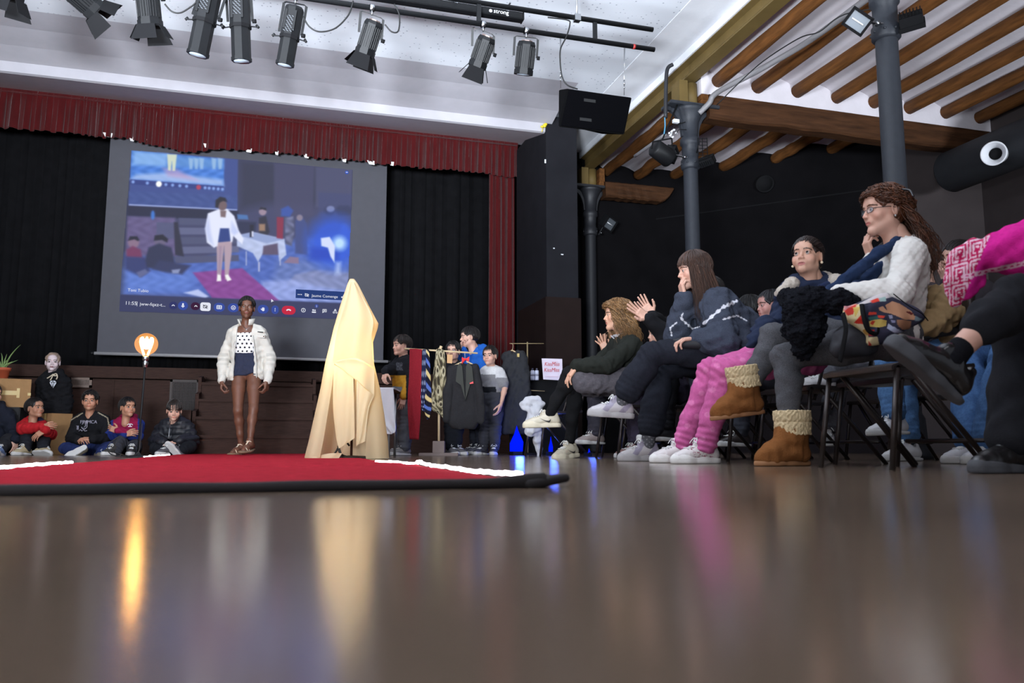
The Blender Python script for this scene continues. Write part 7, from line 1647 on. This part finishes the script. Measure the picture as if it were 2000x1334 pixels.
onlooker(1790, 5.4, 'person in light blue jeans and white sneakers behind white sweater woman',
    (P(1800, 520, 5.4), L_, P(1806, 562, 5.45), PP((1790, 582, 5.6), (1815, 582, 5.3)), PP((1780, 640, 5.6), (1805, 645, 5.25)), PP((1745, 670, 5.5), (1760, 672, 5.3)), PP((1850, 690, 5.55), (1858, 690, 5.3)), PP((1760, 700, 5.55), (1732, 706, 5.25)), PP((1775, 862, 5.4), (1748, 822, 5.2))),
    'fair', (60, 40, 28), hs=.95, topc=(66, 60, 64), legc=(86, 122, 166), denim=True, shoes=(214, 212, 214), toe=(cdir(-.97, -.2, 0), (cdir(-.98, -.15, -.04), UP)), pant_kw=dict(flare=.026, upto=.90, upto2=.84), seed=140, sc=.95)
r_, j_ = onlooker(1880, 4.75, 'dark haired person in blue jeans, hand at chin, half hidden by fuchsia poncho',
    (P(1872, 508, 4.95), L_, P(1888, 560, 5.0), PP((1872, 580, 5.1), (1905, 582, 4.85)), PP((1850, 632, 5.1), (1885, 640, 4.8)), PP((1852, 556, 5.0), (1850, 640, 4.85)), PP((1975, 680, 4.95), (1990, 690, 4.65)), PP((1888, 695, 4.85), (1962, 700, 4.45)), PP((1900, 860, 4.6), (1938, 860, 4.42))),
    'fair', (36, 26, 26), hs=.92, hstyle='bun', hair_kw=dict(n=320, fringe=54), topc=(44, 40, 44), legc=(78, 112, 158), denim=True, shoes=(214, 212, 216), toe=(cdir(-.97, -.2, 0), cdir(-.97, -.25, 0)), pant_kw=dict(flare=.045, upto=.95, off=.022), hands=(dict(dir=cdir(-.4, -.1, .9), palm=cdir(.8, -.1, .3), curl=.7), None), seed=150)
s = SD(); s.chain([P(1816, 572, 4.18), P(1846, 570, 4.22), P(1872, 574, 4.26)], [.030, .036, .034], k=.04); s.chain([P(1830, 576, 4.12), P(1840, 604, 4.08), P(1822, 634, 4.04), P(1792, 650, 3.98)], [.045, .060, .045, .022], k=.05); s.chain([P(1862, 578, 4.16), P(1858, 612, 4.12), P(1846, 636, 4.1)], [.040, .045, .03], k=.05); s.chain([P(1846, 572, 4.32), P(1850, 620, 4.34), P(1850, 655, 4.34)], [.04, .05, .04], k=.05); s.wrinkle(.007, .07, 5); s.fold(P(1835, 610, 4.08), cdir(1, 0, .6), .12, .05, .006); V, F = s.mesh(.0055); o = mk('coat', V, F, M_cloth, None, col=lin((166, 140, 102))); tag(o, 'beige coat draped over a chair back between white sweater and fuchsia poncho', 'coat')
b = MB(); rg = random.Random(9)
for k in range(14): b.sphere(P(1950+rg.uniform(-16, 16), 650+rg.uniform(-22, 22), 3.35+rg.uniform(0, .05)), (.014, .010, .014), 8, 6)
b.build('fringe_tassel', mat('tassel_pink', (150, 40, 78), .8), r_)

# ---- boys standing by the rail
Lf = cdir(-1, -.2, 0)
def mustard(V, C):
    y = zpx(V); c = np.tile(np.array(lin((28, 28, 32))), (len(V), 1)); x = xpx(V); c[(y > 733) & (x < 793)] = lin((178, 128, 40)); g = (np.abs(y-716) < 8) & (x > 774) & (x < 786) & (((V @ np.array(CF)) < 8.62)); c[g & (np.sin(y*1.9+x*2.3) > .1)] = lin((90, 90, 96)); return c
onlooker(785, 8.6, 'boy in black sweater with mustard lower half reaching out his arm',
    (P(785, 677, 8.62), L_at(785, 66), P(789, 702, 8.65), PP((778, 712, 8.74), (801, 710, 8.60)), PP((762, 724, 8.55), (802, 748, 8.55)), PP((753, 725, 8.42), (789, 774, 8.48)), PP((780, 774, 8.7), (796, 774, 8.6)), PP((780, 828, 8.68), (793, 828, 8.58)), PP((783, 873, 8.7), (790, 874, 8.56))),
    'fair', (42, 32, 28), kind='child', hs=.93, sc=.82, topc=(28, 28, 32), legc=(98, 100, 106), shoes=(140, 136, 134), colf=mustard, hands=(dict(dir=cdir(-.15, -.3, -1), palm=cdir(.6, .8, 0), curl=.7), dict(dir=cdir(-.2, -.1, -1), palm=cdir(-.2, 1, 0), curl=.5)), toe=(cdir(-.9, -.5, 0), cdir(-.85, -.6, 0)), seed=160, hair_kw=dict(fringe=70), pant_kw=dict(off=.02, flare=.02), topname='sweater')
onlooker(886, 8.95, 'boy with glasses half hidden behind the suit jacket',
    (P(885, 688, 8.95), L_at(885, 15), P(886, 712, 8.98), PP((872, 722, 9.0), (902, 722, 9.0)), PP((868, 760, 9.0), (906, 760, 9.0)), PP((868, 795, 8.95), (906, 795, 8.95)), PP((880, 782, 9), (894, 782, 9)), PP((879, 835, 8.95), (895, 835, 8.95)), PP((880, 874, 8.9), (890, 874, 8.9))),
    'fair', (26, 22, 22), kind='child', hs=.93, sc=.82, topc=(38, 38, 42), legc=(26, 28, 34), shoes=(96, 94, 98), toe=(cdir(.6, -.8, 0), cdir(.8, -.6, 0)), gl=mat('frame_thin', (60, 60, 64), .3, .5), seed=170, hair_kw=dict(fringe=64, curl=.004))
onlooker(922, 9.35, 'boy in bright blue hoodie with hand at his mouth',
    (P(917, 660, 9.3), L_at(917, 78, -.05), P(930, 684, 9.35), PP((922, 698, 9.45), (944, 697, 9.25)), PP((908, 715, 9.4), (938, 736, 9.2)), PP((904, 685, 9.25), (920, 742, 9.1)), PP((928, 776, 9.42), (940, 776, 9.3)), PP((926, 832, 9.4), (938, 832, 9.3)), PP((930, 874, 9.42), (940, 874, 9.3))),
    'fair', (28, 22, 22), hs=.97, sc=.92, topc=(34, 92, 178), legc=(30, 32, 40), shoes=(60, 60, 70), top_kw=dict(hood=True, off=.026, loose=.012), hands=(dict(dir=cdir(-.1, -.1, 1), palm=cdir(.7, -.3, .3), curl=.8), None), seed=180, hair_kw=dict(fringe=66), topname='hoodie')
def tee(V, C):
    y = zpx(V); c = np.tile(np.array(lin((204, 202, 202))), (len(V), 1)); x = xpx(V); c[(y > 731)] = lin((122, 120, 122)); c[y > 755] = lin((24, 25, 30)); c[(x > 968) & (y < 738)] = lin((200, 198, 198)); c[(x > 969) & (y > 738)] = lin((126, 124, 126)); return c
onlooker(958, 9.15, 'boy in white and grey T-shirt standing with hand in pocket',
    (P(957, 697, 9.1), L_at(957, 22), P(960, 720, 9.15), PP((944, 731, 9.18), (976, 730, 9.14)), PP((941, 757, 9.2), (986, 758, 9.08)), PP((944, 785, 9.1), (979, 788, 8.94)), PP((952, 784, 9.18), (968, 784, 9.14)), PP((948, 835, 9.14), (968, 835, 9.1)), PP((944, 876, 9.16), (966, 876, 9.08))),
    'fair', (30, 24, 22), kind='child', hs=.94, sc=.82, topc=(204, 202, 202), legc=(54, 54, 60), shoes=(70, 70, 80), colf=tee, top_kw=dict(sleeve=.36, off=.02, hem=-.06), hands=(None, dict(dir=cdir(-.3, 0, -1), palm=cdir(-.8, .3, 0), curl=.4)), toe=(cdir(-.5, -.85, 0), cdir(-.1, -1, 0)), seed=190, hair_kw=dict(fringe=62), topname='shirt')

# ---- boys sitting on the floor in front of the stage
def floorboy(px, d, label, J_, skin, hcol, topc, legc, shoes, hands, seed, look=None, colf=None, toe=None, **kw):
    return onlooker(px, d, label, J_, skin, hcol, kind='child', hs=.96, sc=.84, topc=topc, legc=legc, shoes=shoes, hands=hands, seed=seed, colf=colf, toe=toe, **kw)
D_ = 9.3
def redtop(V, C): y = zpx(V); c = np.tile(np.array(lin((176, 34, 40))), (len(V), 1)); x = xpx(V); m = (x > 72) & (x < 86) & (y > 812) & (y < 822); c[m] = lin((40, 40, 60)); return c
floorboy(66, 9.2, 'boy in red sweater hugging his knees on the floor',
    (P(68, 799, 9.2), L_at(68, -40, .12), P(62, 824, 9.3), PP((46, 834, 9.28), (80, 834, 9.36)), PP((46, 838, 8.98), (98, 848, 9.1)), PP((82, 834, 8.92), (88, 840, 8.86)), PP((58, 876, 9.4), (78, 876, 9.42)), PP((54, 842, 9.05), (86, 842, 9.05)), PP((50, 878, 8.86), (84, 878, 8.88))),
    'tan', (30, 24, 22), (176, 34, 40), (32, 34, 40), (174, 160, 128), (dict(dir=cdir(.9, -.2, .1), palm=cdir(.1, .9, -.2), curl=.5), dict(dir=cdir(-.4, -.3, -.4), palm=cdir(.1, .8, -.2), curl=.4)), 200, colf=redtop, toe=(cdir(-.2, -.95, 0), (cdir(.95, -.25, -.08), cdir(.0, .8, .6))), hair_kw=dict(fringe=54, side=92), gaze=(.2, .2))
def blk2(V, C):
    c = np.tile(np.array(lin((24, 24, 27))), (len(V), 1)); x, y = xpx(V), zpx(V); nr = (V @ np.array(CF)) < 9.25
    for a in ((161, 807, 139, 820), (139, 820, 124, 846), (192, 806, 210, 816), (210, 816, 214, 836)):
        t = np.clip(((x-a[0])*(a[2]-a[0])+(y-a[1])*(a[3]-a[1]))/((a[2]-a[0])**2+(a[3]-a[1])**2), 0, 1); c[np.hypot(x-a[0]-t*(a[2]-a[0]), y-a[1]-t*(a[3]-a[1])) < 1.1] = lin((150, 140, 118))
    return c
r2, j2 = floorboy(176, 9.25, 'boy in black printed sweatshirt sitting cross-legged, hands together',
    (P(176, 785, 9.2), L_at(176, 8, .04), P(177, 812, 9.28), PP((153, 822, 9.28), (203, 821, 9.3)), PP((140, 856, 9.2), (212, 858, 9.2)), PP((152, 860, 8.98), (181, 858, 8.98)), PP((164, 876, 9.32), (190, 876, 9.32)), PP((128, 876, 8.98), (222, 874, 9.0)), PP((160, 884, 8.86), (196, 884, 8.92))),
    'tan', (26, 20, 18), (24, 24, 27), (34, 44, 84), (120, 112, 98), (dict(dir=cdir(.8, -.4, .1), palm=cdir(.1, .5, -.8), curl=.6), dict(dir=cdir(-.8, -.4, .05), palm=cdir(0, .5, -.8), curl=.6)), 210, colf=blk2, denim=True, toe=((cdir(-.55, -.2, -.35), cdir(.35, .9, -.1)), (cdir(.6, -.6, -.1), cdir(0, .5, .8))), hair_kw=dict(fringe=56, curl=.006, puff=1.4))
mw_ = mat('print_pale', (150, 146, 160), .8); Rp = Matrix((CR, UP, -CF)).transposed()
text('lettering', 'FJMMCA', .050, P(156.5, 827, 9.075), Rp, mw_, r2, ext=.004, sx=1.02)
for pts in ([(149, 832), (153, 832), (153, 839), (150.5, 839), (151, 832)], [(159, 834), (161, 837), (166, 838), (170, 834), (170, 823), (167, 823), (167, 832), (164, 835)], [(154, 842), (157, 839), (160, 842), (163, 839), (166, 842), (170, 841)]):
    b = MB(); b.tube([P(x, y, 9.075) for x, y in pts], .0045, 6); b.build('print_stroke', mw_, r2)
b = MB(); b.tube([j2.neck+j2.fr*(.012+.056*math.cos(a))*1.0+j2.side*.052*math.sin(a)+UP*(.012-.035*max(0, math.cos(a))) for a in np.linspace(-1.6, 1.6, 16)], .008, 8); b.build('neckline', mat('grey_rib', (150, 144, 138), .9), r2)
def barca(V, C):
    x, y = xpx(V), zpx(V); c = np.tile(np.array(lin((34, 48, 112))), (len(V), 1)); m = (x > 221) & (x < 269) & (y < 846); c[m] = lin((132, 24, 62)); return c
r3, j3 = floorboy(248, 9.3, 'boy in maroon and blue hooded top sitting with arms folded',
    (P(249, 798, 9.25), L_at(249, -26, .10), P(247, 824, 9.33), PP((225, 832, 9.34), (270, 831, 9.36)), PP((217, 850, 9.2), (268, 852, 9.2)), PP((243, 848, 9.03), (232, 842, 9.0)), PP((238, 876, 9.38), (258, 876, 9.4)), PP((236, 862, 9.02), (264, 870, 9.1)), PP((224, 884, 8.88), (258, 886, 8.94))),
    'tan', (26, 22, 22), (34, 48, 112), (50, 50, 56), (56, 54, 52), (dict(dir=cdir(.8, -.1, .1), palm=cdir(.1, .9, -.2), curl=.5), dict(dir=cdir(-.9, -.1, .3), palm=cdir(0, .9, 0), curl=.6)), 220, colf=barca, toe=(cdir(-.3, -.95, 0), cdir(.3, -.95, 0)), hair_kw=dict(fringe=62), top_kw=dict(hood=True), topname='hooded_top', gaze=(.15, .2))
b = MB(); c = P(254, 831, 9.08); b.tube([c+CR*(.03*math.cos(a))+UP*(.018*math.sin(a)) for a in np.linspace(.2, 2.94, 10)], .004, 6); b.sphere(c+UP*.004, (.010, .004, .008), 8, 6); b.bar(c-CR*.02-UP*.012, c+CR*.022-UP*.012, .007, .003, CF); b.build('crest', wl, r3)
r4, j4 = floorboy(342, 9.35, 'boy in black puffer jacket sitting with head bowed beside the steps',
    (P(340, 803, 9.25), L_at(340, 0, -.22), P(341, 828, 9.38), PP((317, 838, 9.4), (366, 837, 9.4)), PP((306, 862, 9.3), (374, 862, 9.3)), PP((318, 866, 9.04), (350, 862, 9.06)), PP((330, 878, 9.4), (354, 878, 9.4)), PP((304, 876, 9.06), (372, 872, 9.08)), PP((330, 886, 8.92), (352, 882, 8.96))),
    'fair', (46, 36, 32), (30, 31, 37), (24, 25, 30), (78, 76, 80), (dict(dir=cdir(.7, -.5, -.2), palm=cdir(.1, .5, -.8), curl=.5), dict(dir=cdir(-.6, -.5, -.2), palm=cdir(0, .5, -.8), curl=.5)), 230, toe=(cdir(-.4, -.9, 0), (cdir(-.5, -.2, .6), cdir(.3, .9, .1))), hair_kw=dict(fringe=82, n=380), top_kw=dict(hood=True, off=.034, puff=.012, loose=.014), topm=M_puffer, topname='puffer_jacket')
b = MB(); b.tube([P(333, 822, 9.16), P(331, 838, 9.05), P(329.5, 856, 9.0)], .005, 6); b.build('zip', M_steel, r4)
floorboy(2, 9.1, 'person in dark hoodie cut off by the left edge of photo',
    (P(-14, 772, 9.2), L_at(-14, -30), P(-8, 800, 9.25), PP((-34, 812, 9.2), (14, 812, 9.3)), PP((-44, 846, 9.1), (26, 848, 9.2)), PP((-20, 866, 8.95), (31, 858, 8.98)), PP((-16, 876, 9.3), (6, 876, 9.32)), PP((-34, 850, 9.0), (16, 858, 9.0)), PP((-20, 882, 8.85), (4, 878, 8.86))),
    'fair', (26, 22, 22), (30, 33, 44), (36, 36, 40), (120, 140, 180), (None, dict(dir=cdir(.1, -.2, -1), palm=cdir(-.8, .3, 0), curl=.4)), 240, toe=(cdir(-.2, -.95, 0), (cdir(.1, -.9, .3), cdir(0, .3, .9))), top_kw=dict(hood=True, off=.03), topname='hoodie')

# ---- child mannequin
def mannequin():
    d = 9.85; c = P(104, 880, d); c.z = 0; r = empty('mannequin', c, 'pale faced child mannequin in black hoodie with white diamond print', 'mannequin')
    j = rig(P(103, 709, d), L_at(103, 4), P(104, 733, d+.02), PP((84, 748, d+.02), (126, 748, d+.02)), PP((80, 785, d+.04), (130, 785, d+.04)), PP((84, 815, d-.04), (126, 815, d-.04)), PP((96, 800, d), (113, 800, d)), PP((96, 842, d), (113, 842, d)), PP((96, 878, d), (113, 878, d)), hs=.98, kind='child', sc=.85)
    body(r, j, lin((206, 186, 188)), lip=lin((120, 64, 70)), brow=lin((130, 110, 104)), hands=(dict(dir=cdir(.1, -.2, -1), palm=cdir(1, 0, 0), curl=.3),)*1+(dict(dir=cdir(-.1, -.2, -1), palm=cdir(-1, 0, 0), curl=.3),), rosy=.1)
    s = SD(); s.ell((0, -.018, .044), (.082, .104, .088), k=.01); s.ell((0, .118, -.020), (.078, .075, .095), k=.015, mode='s'); s.cut((0, -.02, -.05), (0, .9, -1)); s.wrinkle(.004, .03, 3, (1, 1, .4)); V, F = s.mesh(.0045); mk('moulded_hair', xform(V, j.R, j.head, j.hs), F, mat('moulded_hair', (150, 128, 112), .45, noise=.15), r)
    garment(r, 'hoodie', top(j, .03, 1, hem=-.05, seed=251, hood=True, wr=.006), M_cloth, (22, 22, 25), .0085); garment(r, 'trousers', pants(j, .02, .98, seed=252), M_cloth, (24, 24, 27), .009)
    for i in (0, 1): shoe(r, j.an[i], cdir(0, -1, 0), L=.22, cols=dict(upper=(40, 40, 44), sole=(200, 200, 200)), vox=.007)
    w = mat('print_white', (214, 218, 228), .7); b = MB(); q = lambda x, y: P(x, y, d-.155)
    pts = [(96.5, 747), (100, 743.5), (107, 743.5), (110.5, 747), (103.5, 758)]; b.prism([q(*p) for p in pts], CF*.003); b.build('diamond_print', w, r); b = MB()
    for u, v in (((96.5, 747), (110.5, 747)), ((101, 747), (103.5, 757)), ((106, 747), (103.5, 757)), ((101, 747), (103.5, 744)), ((106, 747), (103.5, 744))): b.bar(q(*u)-CF*.003, q(*v)-CF*.003, .005, .003, CF)
    b.build('diamond_lines', M_blkm, r); b = MB()
    for pts in ([(104, 731), (97, 736), (92, 739)], [(104, 731), (101, 738), (98, 743)], [(104, 732), (110, 730), (112, 736), (110, 741)], [(103, 732), (107, 734), (111, 733)]): b.tube(spline([P(x, y, d-.16) for x, y in pts], 5), .007, 7)
    b.build('cord', mat('cord_cream', (206, 192, 168), .8), r)
mannequin()

# ------------------------------------------------------------ seats and the things people brought
def seatat(px, py, d, face, label, **k): c = P(px, py, d); return chair((c.x, c.y), face, label, **k)
FX = Vector((-1, 0, 0))
def under(hips, label, sh, dx=-.02): m = (P(*hips[0])+P(*hips[1]))/2; return chair((m.x+.06, m.y), FX, label, sh=sh)
under(((1716, 660, 4.26), (1752, 660, 3.98)), 'dark chair under the white sweater woman', .44)
under(((1560, 690, 4.7), (1580, 690, 4.5)), 'dark chair under the navy coat girl', .43)
under(((1418, 684, 5.42), (1438, 684, 5.1)), 'dark chair under the grey sweater brunette', .44)
under(((1216, 748, 6.78), (1230, 748, 6.5)), 'dark chair under the curly blonde woman', .43)
under(((2170, 640, 3.05), (2180, 640, 2.75)), 'dark chair under the fuchsia poncho person at right edge', .42)
under(((1225, 752, 7.45), (1232, 752, 7.25)), 'dark chair under the clapping child behind curly blonde woman', .43)
under(((1400, 715, 6.4), (1412, 715, 6.15)), 'dark chair under the applauding person behind the brunette', .44)
under(((1535, 735, 6.2), (1540, 735, 5.95)), 'dark chair under the child behind navy coat girl', .42)
m_ = (P(1712, 702, 6.04)+P(1724, 702, 5.78))/2; chair((m_.x+.03, m_.y), FX, 'dark chair under the person in frayed grey jeans', sh=.44, dp=.32)
under(((1850, 690, 5.55), (1858, 690, 5.3)), 'dark chair under the person in light blue jeans', .44)
under(((1975, 680, 4.95), (1990, 690, 4.65)), 'dark chair under the dark haired person behind fuchsia poncho', .44)
under(((1318, 765, 6.85), (1322, 765, 6.65)), 'dark chair under the child peeking below the applauding arms', .42)
under(((1475, 748, 6.75), (1482, 748, 6.5)), 'dark chair under the dark haired person behind the brunette', .42)
seatat(1760, 897, 3.55, FX, 'empty dark seat holding the colourful tote bag', sh=.44, hide=True)
q = P(1062, 886, 8.2); chair((q.x+.12, q.y), cdir(-.9, -.3, 0), 'dark chair with the white hoodie thrown over it', sh=.45)
def white_hoodie():
    d = 8.1; s = SD(); s.chain([P(1022, 789, d), P(1034, 784, d), P(1048, 783, d), P(1058, 788, d)], [.040, .045, .040, .030], k=.03, flat=(CF, .9)); s.cap(P(1026, 797, d-.02), P(1034, 800, d-.03), .030, .028, k=.03)
    s.chain([P(1052, 790, d), P(1046, 806, d-.03), P(1040, 824, d-.04), P(1036, 842, d-.04)], [.040, .052, .058, .055], k=.04); s.chain([P(1050, 800, d-.02), P(1048, 826, d-.03), P(1046, 845, d-.02)], [.04, .045, .04], k=.03)
    s.chain([P(1050, 838, d), P(1050, 862, d), P(1052, 876, d)], [.042, .040, .030], k=.02); s.cap(P(1053, 878, d), P(1054, 888, d), .025, .022, k=.008)
    s.cap(P(1013, 790, d-.06), P(1020, 800, d-.07), .008, .020, k=.02, mode='s'); s.wrinkle(.005, .07, 4); s.fold(P(1046, 820, d), CR, .1, .05, .005); V, F = s.mesh(.0055)
    o = mk('hoodie', V, F, mat('hoodie_white', (190, 190, 196), .95, bump=.3, noise=.06)); tag(o, 'white hoodie thrown over a chair, one sleeve hanging down', 'hoodie')
white_hoodie()
def tote():
    d = 3.66; r = empty('tote_bag', P(1700, 640, d), 'colourful tote bag printed with flowers and part of a face', 'bag')
    out = [(1648, 598), (1662, 596), (1725, 572), (1745, 580), (1790, 602), (1806, 622), (1780, 640), (1740, 660), (1722, 672), (1696, 674), (1690, 655), (1665, 634), (1646, 622)]
    xs = [p[0] for p in out]; ys = [p[1] for p in out]; cx_, cy_ = sum(xs)/len(xs), sum(ys)/len(ys); V = []; F = []; N = len(out)*8; ring = spline([P(x, y, d) for x, y in out+out[:1]], 16)[:-1]; N = len(ring); c0 = P(cx_, cy_, d); K = 64
    for s_ in (-1, 1):
        for k in range(K+1):
            t = k/K
            for p in ring: V.append(c0+(p-c0)*t+CF*(s_*.045*math.sqrt(max(0, 1-t*t))+.006*math.sin((p-c0).length*t*60)))
    for s_ in (0, 1):
        b0 = s_*(K+1)*N
        for k in range(K): F += [(b0+k*N+i, b0+k*N+(i+1) % N, b0+(k+1)*N+(i+1) % N, b0+(k+1)*N+i)[::(1 if s_ else -1)] for i in range(N)]
    VV = np.array([tuple(v) for v in V]); x, y = xpx(VV), zpx(VV); n = len(VV); c = np.tile(np.array(lin((52, 52, 70))), (n, 1))
    def pp(pts, col):
        m = np.zeros(n, bool)
        for i in range(len(pts)):
            (ax_, ay_), (bx_, by_) = pts[i], pts[(i+1) % len(pts)]; m ^= ((ay_ > y) != (by_ > y)) & (x < (bx_-ax_)*(y-ay_)/(by_-ay_+1e-9)+ax_)
        c[m] = lin(col)
    T = lambda L: [(1600+a*.15, 560+b_*.15) for a, b_ in L]      # outlines measured on an enlarged view of the bag
    pp(T([(480, 240), (840, 55), (960, 130), (650, 210)]), (196, 188, 188)); pp(T([(290, 230), (480, 220), (560, 260), (640, 620), (640, 780), (560, 640), (300, 470)]), (214, 196, 150)); pp(T([(310, 300), (490, 225), (440, 360), (370, 380)]), (206, 60, 50)); pp(T([(450, 470), (560, 350), (600, 480), (540, 500)]), (204, 50, 36)); pp(T([(440, 270), (540, 260), (470, 400)]), (206, 176, 90)); pp(T([(300, 240), (470, 225), (330, 310)]), (200, 132, 136)); pp(T([(470, 480), (610, 490), (600, 620)]), (222, 206, 170)); pp(T([(560, 560), (640, 540), (640, 640), (590, 620)]), (186, 140, 70)); pp(T([(620, 560), (720, 560), (720, 640), (650, 640)]), (176, 40, 34)); pp(T([(640, 660), (760, 650), (780, 760), (640, 790)]), (226, 206, 160)); pp(T([(640, 700), (690, 760), (640, 790)]), (196, 60, 50)); pp(T([(540, 230), (630, 220), (680, 540), (640, 530), (560, 330)]), (30, 32, 48))
    pp(T([(650, 190), (770, 140), (780, 190), (700, 210)]), (210, 60, 44)); pp(T([(770, 150), (860, 130), (870, 190), (790, 195)]), (150, 176, 172)); pp(T([(640, 400), (760, 380), (780, 440), (700, 450), (650, 430)]), (52, 100, 96)); pp(T([(650, 330), (740, 330), (750, 360), (640, 370)]), (206, 66, 50)); pp(T([(760, 370), (860, 380), (840, 410), (770, 405)]), (206, 66, 50))
    pp(T([(650, 450), (720, 430), (800, 420), (880, 440), (870, 510), (780, 530), (660, 520)]), (206, 178, 96)); pp(T([(690, 440), (730, 450), (700, 500), (660, 480)]), (190, 60, 40)); pp(T([(900, 480), (1000, 540), (1100, 590), (1090, 615), (980, 600), (880, 540)]), (176, 182, 206))
    pp(T([(860, 240), (950, 190), (1050, 220), (1200, 320), (1250, 390), (1240, 430), (1120, 430), (960, 360), (900, 340)]), (202, 150, 116)); pp(T([(780, 270), (830, 255), (870, 300), (930, 320), (930, 350), (850, 335), (790, 310)]), (206, 156, 122)); pp(T([(1120, 325), (1180, 320), (1230, 350), (1200, 370)]), (112, 46, 44)); pp(T([(1010, 430), (1100, 430), (1200, 450), (1180, 560), (1090, 560), (1020, 500)]), (166, 120, 92)); pp(T([(900, 370), (950, 370), (960, 410), (920, 420)]), (150, 150, 176)); pp(T([(930, 430), (990, 440), (990, 470), (945, 470)]), (140, 140, 170)); pp(T([(1110, 560), (1180, 560), (1180, 610), (1120, 605)]), (96, 116, 150)); pp(T([(1250, 380), (1340, 420), (1300, 450), (1240, 440)]), (120, 140, 150))
    mk('bag_body', VV, F, mat('printed_canvas', attr=True, rough=.7, spec=.2), r, col=c)
    b = MB(); b.tube(spline([P(1683, 594, d-.03), P(1687, 620, d-.06), P(1696, 645, d-.06), P(1712, 652, d-.05), P(1716, 640, d-.05)], 6), .010, 8, rx=.4); b.build('strap', M_blkm, r)
    b = MB(); b.tube(spline([P(1745, 574, d-.02), P(1776, 598, d-.05), P(1800, 612, d-.05), P(1812, 626, d-.03)], 6), .006, 8, rx=.4); b.build('strap', M_blkm, r)
tote()
s = SD(); s.ell(P(1666, 662, 3.75), (.085, .08, .068), k=.05); s.cap(P(1640, 680, 3.75), P(1690, 672, 3.72), .05, k=.04); s.wrinkle(.005, .07, 3); V, F = s.mesh(.006); o = mk('backpack', V, F, mat('backpack_grey', (40, 40, 46), .75, noise=.15, nscale=40)); tag(o, 'small dark backpack beside the colourful tote bag', 'bag')
b = MB(); b.tube(spline([P(1646, 612, 3.62), P(1652, 640, 3.60), P(1648, 670, 3.62), P(1640, 706, 3.66)], 6), .016, 8, rx=.3); b.build('strap', M_blkm, o)
